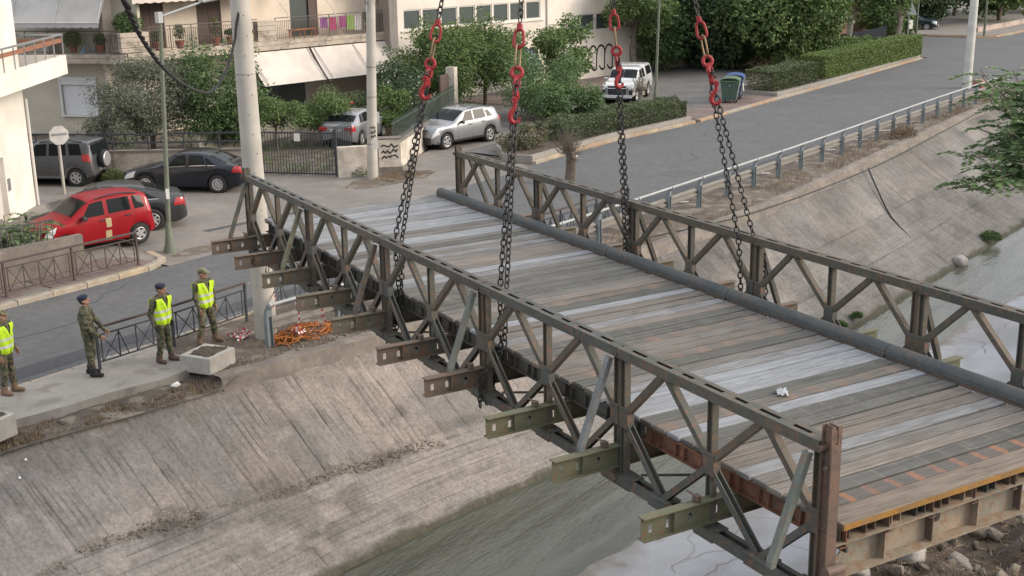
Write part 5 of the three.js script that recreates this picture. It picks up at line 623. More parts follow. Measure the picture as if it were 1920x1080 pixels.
// pose: joints in metres, the figure faces +z, x to its left; ground at y = 0
function person(label, [x, y, z], ry, J, opt) {
  const o = T('person', label, 'person', [x, y, z], ry, 'soldiers watching the lift'), camo = camoOf(opt.k, opt.bright ?? 1);
  const { hip, chest, neck, head, shL, shR, elL, elR, haL, haR, knL, knR, anL, anR } = J, hL = [hip[0] + 0.09, hip[1] - 0.02, hip[2]], hR = [hip[0] - 0.09, hip[1] - 0.02, hip[2]];
  const toe = (a, s) => [a[0] + (s.x ?? 0), 0.045, a[2] + 0.17], mid = [0, 1, 2].map((i) => lerp(hip[i], chest[i], 0.5));
  const torso = [ell([hip[0], hip[1], hip[2]], [0.175, 0.14, 0.125]), ell([mid[0], mid[1], mid[2]], [0.168, 0.2, 0.12]), ell([chest[0], chest[1], chest[2]], [0.19, 0.19, 0.13]), cone(shL, shR, 0.075, 0.075), cone(chest, neck, 0.1, 0.06)];
  const limb = [cone(shL, elL, 0.072, 0.054), cone(elL, haL, 0.054, 0.038), cone(shR, elR, 0.072, 0.054), cone(elR, haR, 0.054, 0.038), cone(hL, knL, 0.105, 0.075), cone(knL, anL, 0.078, 0.058), cone(hR, knR, 0.105, 0.075), cone(knR, anR, 0.078, 0.058)];
  const boots = [anL, anR].flatMap((a, i) => [cone([a[0], 0.19, a[2]], [a[0], 0.06, a[2]], 0.058, 0.052), cone([a[0], 0.055, a[2] - 0.045], toe(a, i ? { x: -0.03 } : { x: 0.03 }), 0.05, 0.042)]);
  const nk = [cone(neck, [head[0], head[1] - 0.06, head[2] + 0.005], 0.058, 0.05)], bd = uni(torso, 0.1), lb = uni(limb, 0.03), bt = uni(boots, 0.03), nf = uni(nk, 0.02);
  const fold = (a, b, c) => 0.007 * (vn3(a * 16, b * 22, c * 16, 3) - 0.5) + 0.005 * Math.sin(b * 55 + a * 20) * vn3(a * 9, b * 9, c * 9, 8);
  const all = (a, b, c) => { const d = smin(smin(bd(a, b, c), lb(a, b, c), 0.05), nf(a, b, c), 0.03) + fold(a, b, c); return Math.max(smin(d, bt(a, b, c), 0.025), -b + 0.0); };
  const xs = Object.values(J).map((p) => p[0]), zs = Object.values(J).map((p) => p[2]);
  const gb = surfaceNets(all, [Math.min(...xs) - 0.2, -0.02, Math.min(...zs) - 0.22], [Math.max(...xs) + 0.2, neck[1] + 0.16, Math.max(...zs) + 0.3], 0.0155);
  colour(gb, (a, b, c) => b < 0.2 ? opt.boot : nf(a, b, c) < Math.min(bd(a, b, c), 0.02) && b > neck[1] + 0.015 ? SKIN : camo(a, b, c));
  // head with face
  const H = head, ha = opt.turn ?? 0, pit = opt.tilt ?? 0, cs = Math.cos(ha), sn = Math.sin(ha), cp = Math.cos(pit), sp = Math.sin(pit);
  const loc = (a, b, c) => { let u = a - H[0], v = b - H[1], w = c - H[2]; [u, w] = [u * cs - w * sn, u * sn + w * cs]; [v, w] = [v * cp + w * sp * -1, v * sp + w * cp]; return [u, v, w]; };
  const hf = uni([ell([0, 0.02, -0.012], [0.077, 0.105, 0.095]), ell([0, -0.055, 0.022], [0.058, 0.06, 0.062]), cone([0, 0.015, 0.08], [0, -0.028, 0.108], 0.012, 0.017), cone([-0.03, -0.062, 0.074], [0.03, -0.062, 0.074], 0.01, 0.01), cone([-0.055, 0.035, 0.072], [0.055, 0.035, 0.072], 0.014, 0.014), ell([0.08, -0.005, -0.01], [0.012, 0.032, 0.02]), ell([-0.08, -0.005, -0.01], [0.012, 0.032, 0.02])], 0.02), eye = [ell([0.03, 0.012, 0.085], [0.017, 0.011, 0.014]), ell([-0.03, 0.012, 0.085], [0.017, 0.011, 0.014])];
  const gh = surfaceNets((a, b, c) => { const [u, v, w] = loc(a, b, c); let d = hf(u, v, w); for (const e of eye) d = Math.max(d, -e(u, v, w) * 0.5 - 0.004); return d; }, [H[0] - 0.13, H[1] - 0.14, H[2] - 0.14], [H[0] + 0.13, H[1] + 0.15, H[2] + 0.15], 0.0065);
  colour(gh, (a, b, c) => { const [u, v, w] = loc(a, b, c); if (Math.abs(v - 0.013) < 0.01 && Math.abs(Math.abs(u) - 0.031) < 0.015 && w > 0.06) return [0.06, 0.045, 0.04]; if (Math.abs(v - 0.04) < 0.006 && Math.abs(Math.abs(u) - 0.032) < 0.022 && w > 0.06) return [0.05, 0.035, 0.025]; if (Math.abs(v + 0.062) < 0.008 && Math.abs(u) < 0.026 && w > 0.05) return [0.26, 0.1, 0.085]; const hair = v > 0.03 - (w < 0 ? 0.09 : 0) && w < 0.055 && !(Math.abs(u) > 0.076 && v < 0.03); return hair ? [0.035, 0.027, 0.022] : SKIN; });
  // hands: palm, four fingers, thumb
  const hands = [[haL, elL, 1], [haR, elR, -1]].map(([h, e, s]) => {
    const d = V(h[0] - e[0], h[1] - e[1], h[2] - e[2]).normalize(), grip = opt.grip?.[s] ?? 0; let side = V().crossVectors(d, V(s, 0, 0)); if (side.lengthSq() < 0.05) side.set(0, 0, 1); side.normalize(); const pal = V().crossVectors(side, d).normalize().multiplyScalar(1), w = (l, k, q) => { const p = V(...h).addScaledVector(d, l).addScaledVector(side, k).addScaledVector(pal, q); return [p.x, p.y, p.z]; };
    const cu = 0.35 + grip, L = [], inw = pal.x * s > 0 ? -1 : 1; L.push(cone(w(-0.05, 0, 0), w(0.02, 0, 0), 0.03, 0.028), cone(w(0.035, -0.025, 0), w(0.035, 0.025, 0), 0.02, 0.021), cone(w(0.07, -0.03, 0), w(0.07, 0.028, 0), 0.016, 0.017));
    [[-0.032, 0.066], [-0.011, 0.08], [0.011, 0.085], [0.031, 0.075]].forEach(([k, len]) => { const a = 0.4 * cu, b = 1.2 * cu, p1 = w(0.08, k, 0), p2 = w(0.08 + len * 0.5 * Math.cos(a), k, inw * len * 0.5 * Math.sin(a)), p3 = w(0.08 + len * 0.5 * Math.cos(a) + len * 0.5 * Math.cos(b), k, inw * (len * 0.5 * Math.sin(a) + len * 0.5 * Math.sin(b))); L.push(cone(p1, p2, 0.0095, 0.0088), cone(p2, p3, 0.0088, 0.0078)); });
    L.push(cone(w(0.02, 0.022, 0), w(0.055, 0.052, inw * 0.015), 0.014, 0.011), cone(w(0.055, 0.052, inw * 0.015), w(0.085, 0.056, inw * 0.028), 0.011, 0.009));
    const f = uni(L, 0.008), c = w(0.07, 0, 0), g = surfaceNets(f, c.map((q) => q - 0.15), c.map((q) => q + 0.15), 0.006); return colour(g, () => opt.glove ?? SKIN);
  });
  M('body', boxUV(mergeGeometries([gb, gh, ...hands].map((g) => flat(g)))), mPerson, o);
  if (opt.vest) {
    const shell = (a, b, c) => Math.max(Math.abs(smin(bd(a, b, c), Math.min(cone(shL, [lerp(shL[0], elL[0], 0.25), lerp(shL[1], elL[1], 0.25), lerp(shL[2], elL[2], 0.25)], 0.08, 0.07)(a, b, c), cone(shR, [lerp(shR[0], elR[0], 0.25), lerp(shR[1], elR[1], 0.25), lerp(shR[2], elR[2], 0.25)], 0.08, 0.07)(a, b, c)), 0.04) - 0.02 - 0.006 * Math.sin(a * 40 + b * 13)) - 0.007, hip[1] - 0.1 - b, b - neck[1] + 0.01, Math.abs(a - hip[0]) - 0.235);
    const neckcut = (a, b, c) => { const w = b - (neck[1] - 0.24); return w > 0 && c > hip[2] ? Math.abs(a - neck[0]) - w * 0.36 : 1; };
    const gv = surfaceNets((a, b, c) => Math.max(shell(a, b, c), -neckcut(a, b, c)), [hip[0] - 0.3, hip[1] - 0.14, Math.min(hip[2], chest[2]) - 0.22], [hip[0] + 0.3, neck[1] + 0.02, Math.max(hip[2], chest[2]) + 0.24], 0.012);
    const yb = hip[1]; colour(gv, (a, b, c) => { const t = b - 0.0 * a; if (Math.abs(t - yb - 0.07) < 0.028 || Math.abs(t - yb - 0.22) < 0.028) return [0.6, 0.6, 0.58]; if (c > hip[2] && Math.abs(a - hip[0]) < 0.008) return [0.2, 0.3, 0.02]; return [0.52, 0.78, 0.02]; });
    M('safety_vest', boxUV(flat(gv)), mVest, o);
  }
  const place = (g) => { const p = g.attributes.position; for (let i = 0; i < p.count; i++) { let u = p.getX(i), v = p.getY(i), w = p.getZ(i); [v, w] = [v * cp + w * sp, -v * sp + w * cp]; [u, w] = [u * cs + w * sn, -u * sn + w * cs]; p.setXYZ(i, u + H[0], v + H[1], w + H[2]); } g.computeVertexNormals(); return g; };
  if (opt.hat === 'beret') { const g = surfaceNets(uni([ell([0.012, 0.085, -0.012], [0.098, 0.042, 0.112]), ell([-0.06, 0.065, -0.0], [0.045, 0.055, 0.085]), ell([0, 0.055, -0.01], [0.085, 0.028, 0.1])], 0.02), [-0.16, 0, -0.16], [0.16, 0.17, 0.16], 0.009); M('beret', boxUV(flat(place(colour(g, () => [0.018, 0.022, 0.045])))), mHat, o); }
  else { const g = surfaceNets((a, b, c) => smin(Math.max(ell([0, 0.065, -0.012], [0.092, 0.072, 0.108])(a, b, c), 0.045 - b), Math.max(ell([0, 0.05, 0.1], [0.075, 0.012, 0.085])(a, b, c), -1), 0.012), [-0.13, 0.01, -0.16], [0.13, 0.17, 0.21], 0.008); M('field_cap', boxUV(flat(place(colour(g, (a, b, c) => mul(camo(a, b, c), 1.7))))), mHat, o); }
  return o;
}
const stand = (d = {}) => ({ hip: [0, 0.95, 0], chest: [0, 1.27, 0.01], neck: [0, 1.46, 0], head: [0, 1.62, 0.03], shL: [0.19, 1.4, 0], shR: [-0.19, 1.4, 0], elL: [0.245, 1.12, -0.03], elR: [-0.245, 1.12, -0.03], haL: [0.24, 0.87, 0.05], haR: [-0.24, 0.87, 0.05], knL: [0.11, 0.5, 0.02], knR: [-0.11, 0.5, 0.02], anL: [0.12, 0.1, -0.03], anR: [-0.12, 0.1, -0.03], ...d });
const BOOT = [0.1, 0.065, 0.05], TAN = [0.2, 0.13, 0.085];
person('man in camouflage and beret without vest, holding the iron railing', [-1.12, 0.06, -3.92], 0.75, stand({ head: [0, 1.63, 0.0], chest: [0, 1.27, -0.02], hip: [0, 0.95, 0.02], elL: [0.27, 1.16, 0.1], haL: [0.2, 0.93, 0.3], elR: [-0.25, 1.12, 0.05], haR: [-0.12, 0.88, 0.27], anL: [0.12, 0.1, -0.06], anR: [-0.1, 0.1, 0.06] }), { k: 1, boot: [0.018, 0.018, 0.02], hat: 'beret', tilt: 0.25, turn: 0.1, grip: { 1: 0.5, [-1]: 0.3 } });
person('man in yellow vest and dark beret beside the concrete planter', [0.33, 0.06, -3.36], 0.2, stand({ haL: [0.27, 0.88, 0.02], elL: [0.29, 1.12, -0.02], elR: [-0.28, 1.12, -0.06], haR: [-0.25, 0.88, 0.02], anL: [0.13, 0.1, 0.06], anR: [-0.12, 0.1, -0.06], head: [0.01, 1.62, 0.04] }), { k: 5, boot: BOOT, vest: true, hat: 'beret', turn: 0.25, tilt: 0.02, glove: [0.04, 0.04, 0.04] });
person('man in yellow vest and camouflage cap standing behind the planter', [1.67, 0.06, -3.6], 0.05, stand({ knL: [0.16, 0.5, 0.05], anL: [0.24, 0.1, 0.0], knR: [-0.13, 0.5, 0.03], anR: [-0.18, 0.1, -0.05], elL: [0.27, 1.13, 0.0], haL: [0.24, 0.88, 0.08], elR: [-0.27, 1.13, 0.02], haR: [-0.24, 0.88, 0.1], head: [0.0, 1.62, 0.03] }), { k: 9, boot: TAN, vest: true, hat: 'cap', turn: 0.25, bright: 1.35 });
person('man in yellow vest with dark strap cut off by the left edge', [-2.72, 0.06, -4.4], 0.45, stand({ anL: [0.12, 0.1, 0.05], haL: [0.28, 0.9, 0.06] }), { k: 13, boot: TAN, vest: true, hat: 'cap', turn: 0.3, bright: 1.2 });
// ================= buildings, walls, fences =================
const stucco = (c, k, o = {}) => mottled(c, mul(c, 0.9), 5, { n: 320, f: 5, fine: 0.08, amp: 0.8, k, bump: 0.002, ...o });
const mWhiteWall = stucco([0.8, 0.75, 0.68], 601), mCream = stucco([0.74, 0.64, 0.53], 605), mBeige = stucco([0.6, 0.56, 0.455], 609), mIndustrial = stucco([0.78, 0.71, 0.63], 613, { spots: 0.05, spot: [0.55, 0.5, 0.44] }), mPeach = stucco([0.55, 0.36, 0.27], 617), mPinkWall = stucco([0.5, 0.4, 0.34], 621, { spots: 0.15, spot: [0.3, 0.25, 0.2] });
const mBoard = mottled([0.5, 0.43, 0.36], [0.38, 0.33, 0.28], 2.4, { n: 256, k: 625, spots: 0.15, spot: [0.27, 0.23, 0.2] }), mAwning = mottled([0.68, 0.61, 0.55], [0.6, 0.54, 0.49], 3, { n: 192, k: 629, fine: 0.06 }), mAwningGrey = mottled([0.5, 0.49, 0.47], [0.45, 0.44, 0.42], 3, { n: 192, k: 631, fine: 0.06 }), mShutter = std({ rgb: [0.68, 0.69, 0.7], roughness: 0.6 }), mRoom = std({ rgb: [0.42, 0.37, 0.32], roughness: 0.9 }), mBrownShutter = std({ rgb: [0.1, 0.07, 0.06], roughness: 0.75 }), mFrame = std({ rgb: [0.6, 0.58, 0.55], roughness: 0.5 }), mPaneGrey = phy({ rgb: [0.075, 0.09, 0.088], roughness: 0.22 }), mWhitewash = mottled([0.62, 0.57, 0.5], [0.47, 0.42, 0.36], 2.6, { n: 320, f: 7, amp: 1, k: 635, own: 1, spots: 0.2, spot: [0.33, 0.29, 0.24] }), mWallOld = mottled([0.42, 0.375, 0.32], [0.32, 0.28, 0.24], 3, { n: 256, k: 639, own: 1, spots: 0.2, spot: [0.22, 0.19, 0.16] }), mTerracotta = std({ rgb: [0.36, 0.12, 0.07], roughness: 0.8 }), mRailing = std({ rgb: [0.1, 0.085, 0.08], roughness: 0.6 }), mGreenIron = std({ rgb: [0.05, 0.075, 0.06], roughness: 0.6 });
function wallWith(w, h, holes, t = 0.25) { const s = new THREE.Shape([[0, 0], [w, 0], [w, h], [0, h]].map((p) => new THREE.Vector2(...p))); for (const [x0, x1, y0, y1] of holes) s.holes.push(new THREE.Path([[x0, y0], [x1, y0], [x1, y1], [x0, y1]].map((p) => new THREE.Vector2(...p)))); return put(flat(new THREE.ExtrudeGeometry(s, { depth: t, bevelEnabled: false })), 0, 0, -t); }
function windowIn(o, [x0, x1, y0, y1], z, mats, name = 'window', ry = 0, ox = 0, oz = 0) {   // frame with a pane set back in an opening
  const w = P(name, o, ox, 0, oz, ry), f = 0.07, cx = (x0 + x1) / 2, cy = (y0 + y1) / 2; M('frame', join([box(x1 - x0, f, 0.08, cx, y1 - f / 2, z - 0.08), box(x1 - x0, f, 0.08, cx, y0 + f / 2, z - 0.08), box(f, y1 - y0 - 2 * f, 0.08, x0 + f / 2, cy, z - 0.08), box(f, y1 - y0 - 2 * f, 0.08, x1 - f / 2, cy, z - 0.08)]), mats[0], w); M('pane', join([box(x1 - x0 - 2 * f, y1 - y0 - 2 * f, 0.02, cx, cy, z - 0.1)]), mats[1], w); return w;
}
function barRailing(o, a, b, y0, y1, step, mat = mRailing, name = 'railing') {       // balcony railing between two points [x, z]
  const A = V(a[0], 0, a[1]), B = V(b[0], 0, b[1]), L = A.distanceTo(B), n = Math.round(L / step), l = [beam(A.clone().setY(y1), B.clone().setY(y1), R(0.045, 0.04)), beam(A.clone().setY(y0), B.clone().setY(y0), R(0.03, 0.03)), beam(A.clone().setY(y1 - 0.16), B.clone().setY(y1 - 0.16), R(0.025, 0.025))];
  for (let i = 0; i <= n; i++) { const p = A.clone().lerp(B, i / n); l.push(beam(p.clone().setY(y0), p.clone().setY(y1 - 0.16), R(i % 10 ? 0.018 : 0.035, 0.018))); if (i % 10 === 0) l.push(beam(p.clone().setY(y0 - 0.1), p.clone().setY(y1), R(0.035, 0.035))); }
  return stuff(M(name, join(l), mat, o));
}
function awning(o, x0, x1, ytop, ztop, ybot, zbot, mat, ox = 0, oz = 0, ry = 0, scallop = true, ribs = 3) {
  const a = P('awning', o, ox, 0, oz, ry), rows = []; for (let j = 0; j <= 6; j++) { const t = j / 6, r = []; for (let i = 0; i <= 20; i++) { const x = lerp(x0, x1, i / 20); r.push(V(x, lerp(ytop, ybot, t) - 0.05 * Math.sin(Math.PI * t) - 0.012 * Math.cos(i * 1.3) * t, lerp(ztop, zbot, t))); } rows.push(r); } M('fabric', join([flat(loft(rows))]), mat, a);
  if (scallop) { const s = [[], []], n = 120; for (let i = 0; i <= n; i++) { const x = lerp(x0, x1, i / n); s[0].push(V(x, ybot - 0.012 * Math.cos(i / 6 * 1.3), zbot)); s[1].push(V(x, ybot - 0.18 - 0.05 * Math.abs(Math.sin(x * 7)), zbot + 0.01)); } M('valance', join([flat(loft(s))]), mat, a); }
  M('front_bar', join([cyl(V(x0, ybot, zbot), V(x1, ybot, zbot), 0.03, 0.03, 6)]), mFrame, a); for (let i = 0; i < ribs; i++) { const x = lerp(x0, x1, ribs === 1 ? 0.5 : 0.03 + 0.94 * i / (ribs - 1)); M('arm', join([cyl(V(x, ytop + 0.02, ztop + 0.02), V(x + 0.1, ybot + 0.05, zbot + 0.03), 0.02, 0.02, 5)]), mSteelGrey, a); }
}
function boardBox(o, x0, x1, y0, y1, z0, z1, name = 'planter_box', ry = 0) { const b = P(name, o, 0, 0, 0, ry), n = 4, h = (y1 - y0) / n; for (let i = 0; i < n; i++) M('board', join([chbox(x1 - x0, h - 0.012, z1 - z0, 0.012, (x0 + x1) / 2, y0 + h * (i + 0.5), (z0 + z1) / 2)]), mBoard, b); return b; }
// ---- apartment house ----
{
  const o = T('apartment_house', 'beige apartment house with balconies and awnings behind the garden trees', 'building', [19.9, 0, -30.4], yaw(0.995, 0.1));
  const W0 = -1.3, Lf = 16.5, sd = [-0.48, -0.876], sy = yaw(-sd[0], -sd[1]), Ls = 9;       // the side front runs back from the corner
  M('front_wall', (() => { const g = wallWith(Lf + 0.8, 8.4, [[1.8, 3.2, 3.95, 6.2], [5.0, 6.4, 3.95, 6.2], [10.6, 12.4, 3.95, 6.3], [3.6, 5.0, 0.9, 2.4], [8.4, 11.4, 0.4, 2.5]]); return join([g.translate(-0.4, 0, W0)]); })(), mCream, o);
  M('rooms', join([box(Lf, 8.2, 0.3, Lf / 2, 4.1, W0 - 4.2), box(Lf, 0.2, 4, Lf / 2, 3.75, W0 - 2.25), box(Lf, 0.2, 4, Lf / 2, 6.7, W0 - 2.25), box(0.2, 8.2, 4, 9.4, 4.1, W0 - 2.25), box(0.2, 8.2, 4, 13.4, 4.1, W0 - 2.25)]), mRoom, o);
  for (const [a, b] of [[2.4, 3.8], [5.6, 7.0]]) { const d = P('balcony_door', o, -1, 0, 0); for (let i = 0; i < 2; i++) M('shutter_leaf', join([box((b - a) / 2 - 0.02, 2.2, 0.05, lerp(a, b, 0.25 + i * 0.5), 5.06, W0 - 0.1)]), mBrownShutter, d); }
  { const d = P('balcony_door', o, -1, 0, 0); M('shutter_leaf', join([box(0.5, 2.3, 0.05, 12.7, 5.1, W0 - 0.08)]), mBrownShutter, d); M('pane', join([box(1.2, 2.3, 0.03, 11.85, 5.1, W0 - 0.16)]), mPaneGrey, d); }
  windowIn(o, [3.2, 4.6, 0.9, 2.4], W0, [mFrame, mPaneGrey]); windowIn(o, [8, 11, 0.4, 2.5], W0, [mFrame, mPaneGrey]);
  M('side_wall', (() => { const g = wallWith(Ls, 8.4, [[4.7, 6.5, 1.0, 2.65]]); return join([g.translate(-Ls + 0.2, 0, -0.7).applyMatrix4(new THREE.Matrix4().makeRotationY(sy))]); })(), mBeige, o);
  { const w = P('window', o, 0, 0, 0, sy), X = -Ls + 0.2; M('frame', join([box(2.0, 0.12, 0.14, X + 5.6, 2.72, -0.67), box(2.0, 0.05, 0.2, X + 5.6, 0.97, -0.66), box(0.08, 1.7, 0.14, X + 4.66, 1.82, -0.67), box(0.08, 1.7, 0.14, X + 6.54, 1.82, -0.67)]), mShutter, w); M('shutter_box', join([box(1.9, 0.24, 0.2, X + 5.6, 2.55, -0.74)]), mShutter, w); const sl = []; for (let i = 0; i < 24; i++) sl.push(box(1.78, 0.054, 0.03, X + 5.6, 1.03 + i * 0.06, -0.78, 0, -0.25)); stuff(M('roller_slats', join(sl), mShutter, w)); }
  M('rear_body', join([box(Lf + 4, 8.2, 3, Lf / 2 - 0.5, 4.1, W0 - 6)]), mBeige, o); M('roof_slab', join([box(Lf + 3, 0.3, 9, Lf / 2, 8.5, W0 - 3)]), mBoard, o);
  // balcony slabs
  M('balcony_slab', join([box(Lf + 0.3, 0.22, 1.6, Lf / 2 + 0.1, 3.62, -0.75), box(Lf + 0.3, 0.19, 0.12, Lf / 2 + 0.1, 3.84, -0.02)]), mBoard, o);
  M('balcony_slab', join([box(Ls, 0.22, 1.3, -Ls / 2, 3.62, -0.35).applyMatrix4(new THREE.Matrix4().makeRotationY(sy)), box(Ls, 0.17, 0.12, -Ls / 2, 3.83, 0.23).applyMatrix4(new THREE.Matrix4().makeRotationY(sy))]), mBoard, o);
  boardBox(o, -0.35, 1.1, 3.96, 4.86, -0.9, 0.02); boardBox(o, 7.15, 8.25, 3.96, 4.95, -0.35, 0.03); boardBox(o, 15.7, 16.6, 3.96, 4.95, -0.9, 0.02);
  barRailing(o, [1.1, 0], [7.15, 0], 4.05, 5.05, 0.115); barRailing(o, [8.25, 0], [15.7, 0], 4.05, 5.05, 0.115);
  const sp = (d, z = 0.2) => { const c = V(-d, 0, z).applyAxisAngle(V(0, 1, 0), sy); return [c.x, c.z]; }; barRailing(o, sp(0.3), sp(8.5), 4.0, 4.95, 0.12);
  // awnings
  awning(o, 6.4, 10.2, 3.45, 0.05, 1.95, 1.35, mAwning, 0, 0, 0, false, 2); awning(o, 10.35, 15.9, 3.45, 0.05, 1.95, 1.35, mAwning, 0, 0, 0, false, 3); awning(o, 0.2, 8.2, 7.6, -1.2, 6.35, 0.35, mAwning, 0, 0, 0, true, 3); awning(o, -5.6, -0.9, 7.6, -0.6, 5.35, 0.75, mAwningGrey, 0, 0, sy, true, 3);
  for (const x of [8.6, 11.6]) M('awning_arm', tube([V(x, 6.6, -1.1), V(x + 0.5, 5.2, -0.05), V(x + 0.25, 4.95, 0.35)], 0.02, 5), mFrame, o);
  M('downpipe', join([cyl(V(15.9, 0, -0.9), V(15.9, 3.5, -0.9), 0.05), box(0.5, 3.5, 0.5, 16.5, 1.75, -0.9)]), mCream, o);
}
const aptAt = (x, y, z) => { const p = V(x, y, z).applyAxisAngle(V(0, 1, 0), yaw(0.995, 0.1)); return [p.x + 19.9, p.y, p.z - 30.4]; };
// ---- white works building ----
{
  const o = T('works_building', 'cream works building with a strip of grey windows and graffiti', 'building', [35.1, 0, -27.7], yaw(0.995, 0.1)), wins = []; for (let i = 0; i < 8; i++) wins.push([0.42 + i * 1.4, 1.7 + i * 1.4, 4.02, 5.08]); for (let i = 0; i < 3; i++) wins.push([15.2 + i * 1.58, 16.65 + i * 1.58, 3.0, 4.05]);
  M('front_wall', join([wallWith(21, 8.5, [...wins, [13.35, 14.75, 0, 2.7]], 0.3)]), mIndustrial, o); M('body', join([box(20.8, 8.4, 8, 10.4, 4.2, -4.65), box(0.3, 8.5, 8.6, 0.15, 4.25, -4.62)]), mIndustrial, o);
  for (const w of wins) windowIn(o, w, 0, [mFrame, mPaneGrey]); const d = P('door', o); M('leaf', join([box(1.4, 2.7, 0.06, 14.05, 1.35, -0.15)]), std({ rgb: [0.6, 0.6, 0.58], roughness: 0.6 }), d);
  M('downpipe', join([cyl(V(12.05, 0.1, 0.06), V(12.05, 8.4, 0.06), 0.05)]), mFrame, o); M('sill_band', join([box(11.6, 0.07, 0.08, 6.0, 3.95, 0.04)]), mIndustrial, o); M('wall_cable', tube([V(12.1, 3.6, 0.02), V(14, 3.55, 0.02), V(17, 3.75, 0.02)], 0.015, 4), mIron, o);
  const gr = (w, h, draw) => { const c = document.createElement('canvas'); c.width = w; c.height = h; draw(c.getContext('2d'), w, h); const t = new THREE.CanvasTexture(c); t.colorSpace = THREE.SRGBColorSpace; t.magFilter = THREE.LinearFilter; return std({ map: t, transparent: true, alphaTest: 0.3, roughness: 0.9 }); };
  const decal = (nm, m, x, y, w, h) => { const g = new THREE.PlaneGeometry(w, h); g.translate(x, y, 0.006); const q = new THREE.Mesh(g, m); q.name = nm; q.receiveShadow = true; o.add(q); };
  decal('graffiti', gr(512, 384, (c, w, h) => { c.fillStyle = '#2d3238'; for (const [x, y, r] of [[120, 120, 90], [230, 90, 85], [350, 110, 95], [420, 220, 80], [300, 250, 110], [150, 260, 100]]) { c.beginPath(); c.arc(x, y, r, 0, 7); c.fill(); } c.strokeStyle = '#7fb4cc'; c.lineWidth = 9; for (let i = 0; i < 16; i++) { const a = i / 16 * 6.28; c.beginPath(); c.moveTo(270 + Math.cos(a) * 62, 180 + Math.sin(a) * 80); c.quadraticCurveTo(270 + Math.cos(a + 0.4) * 120, 180 + Math.sin(a + 0.4) * 120, 270 + Math.cos(a) * 165, 180 + Math.sin(a) * 140); c.stroke(); } c.fillStyle = '#3f6f8d'; c.beginPath(); c.ellipse(270, 180, 60, 82, 0, 0, 7); c.fill(); c.strokeStyle = '#d8ede8'; c.lineWidth = 14; c.beginPath(); c.ellipse(270, 180, 26, 48, 0, 0, 7); c.stroke(); c.strokeStyle = '#d9e4e6'; c.lineWidth = 5; c.beginPath(); c.ellipse(270, 180, 62, 84, 0, 0, 7); c.stroke(); }), 10.2, 1.35, 3.0, 2.3);
  decal('graffiti', gr(512, 256, (c) => { c.strokeStyle = '#22242a'; c.lineWidth = 13; c.lineCap = 'round'; for (let k = 0; k < 5; k++) { c.beginPath(); c.arc(70 + k * 92, 110 + (k % 2) * 30, 48, 2.6, 6.6); c.lineTo(60 + k * 92, 215); c.stroke(); } c.strokeStyle = '#5d86a8'; c.lineWidth = 7; for (let k = 0; k < 5; k++) { c.beginPath(); c.arc(74 + k * 92, 116, 34, 2.6, 6.4); c.stroke(); } }), 6.8, 1.2, 3.4, 1.7);
  decal('graffiti', gr(512, 256, (c) => { c.strokeStyle = '#1b1c20'; c.lineWidth = 16; c.lineCap = 'round'; for (let k = 0; k < 4; k++) { c.beginPath(); c.arc(80 + k * 115, 90, 55, 3.0, 6.3); c.lineTo(130 + k * 115, 220); c.quadraticCurveTo(90 + k * 115, 245, 60 + k * 115, 200); c.stroke(); } }), 16.9, 1.3, 3.6, 2.0);
  decal('graffiti', gr(256, 128, (c) => { c.strokeStyle = '#2a2b30'; c.lineWidth = 6; for (let k = 0; k < 6; k++) { c.beginPath(); c.moveTo(20 + k * 38, 110); c.bezierCurveTo(30 + k * 38, 10, 60 + k * 38, 10, 40 + k * 38, 115); c.stroke(); } }), 9.4, 3.1, 1.6, 0.8);
}
// ---- white house at the left edge ----
{
  const dx = 0.77, dz = -0.64, o = T('white_house', 'white plastered house with a projecting balcony at the left edge', 'building', [8.63, 0, -21.05], yaw(dx, dz));   // local x runs to the corner (x = 0), outward is +z
  M('front_wall', join([wallWith(14, 9.5, [[9.9, 11.4, 0.05, 2.15]], 0.3).translate(-14, 0, 0)]), mWhiteWall, o); M('body', join([box(13.9, 9.4, 8, -7, 4.7, -4.35)]), mWhiteWall, o); M('corner_pipe', join([cyl(V(0.06, 0, 0.06), V(0.06, 3.7, 0.06), 0.05), cyl(V(0.06, 0, -0.14), V(0.06, 3.7, -0.14), 0.04)]), mFrame, o);
  const d = P('entrance', o); M('door_leaf', join([box(1.5, 2.1, 0.06, -3.35, 1.1, -0.22)]), mFrame, d); M('intercom', join([box(0.2, 0.4, 0.05, -2.4, 1.2, 0.02)]), mSteelGrey, d);
  const b = P('balcony', o); M('parapet', join([box(14.2, 0.64, 0.16, -5.9, 4.73, 1.16), box(0.16, 0.64, 1.6, 1.22, 4.73, 0.4), box(14.2, 0.18, 1.3, -5.9, 4.5, 0.55)]), mWhiteWall, b);
  M('handrail', join([beam(V(-13, 5.75, 1.16), V(1.25, 5.75, 1.16), R(0.05, 0.06)), beam(V(1.25, 5.75, 1.16), V(1.25, 5.75, -0.3), R(0.05, 0.06))]), mSteelGrey, b); M('wooden_rail', join([beam(V(-13, 5.55, 1.12), V(1.2, 5.55, 1.12), R(0.06, 0.13)), beam(V(1.2, 5.55, 1.12), V(1.2, 5.55, -0.3), R(0.06, 0.13))]), std({ rgb: [0.27, 0.12, 0.07], roughness: 0.6 }), b); for (let i = 0; i < 15; i++) M('baluster', join([beam(V(1.2 - i, 5.05, 1.16), V(1.2 - i, 5.75, 1.16), R(0.035, 0.035))]), mSteelGrey, b);
}
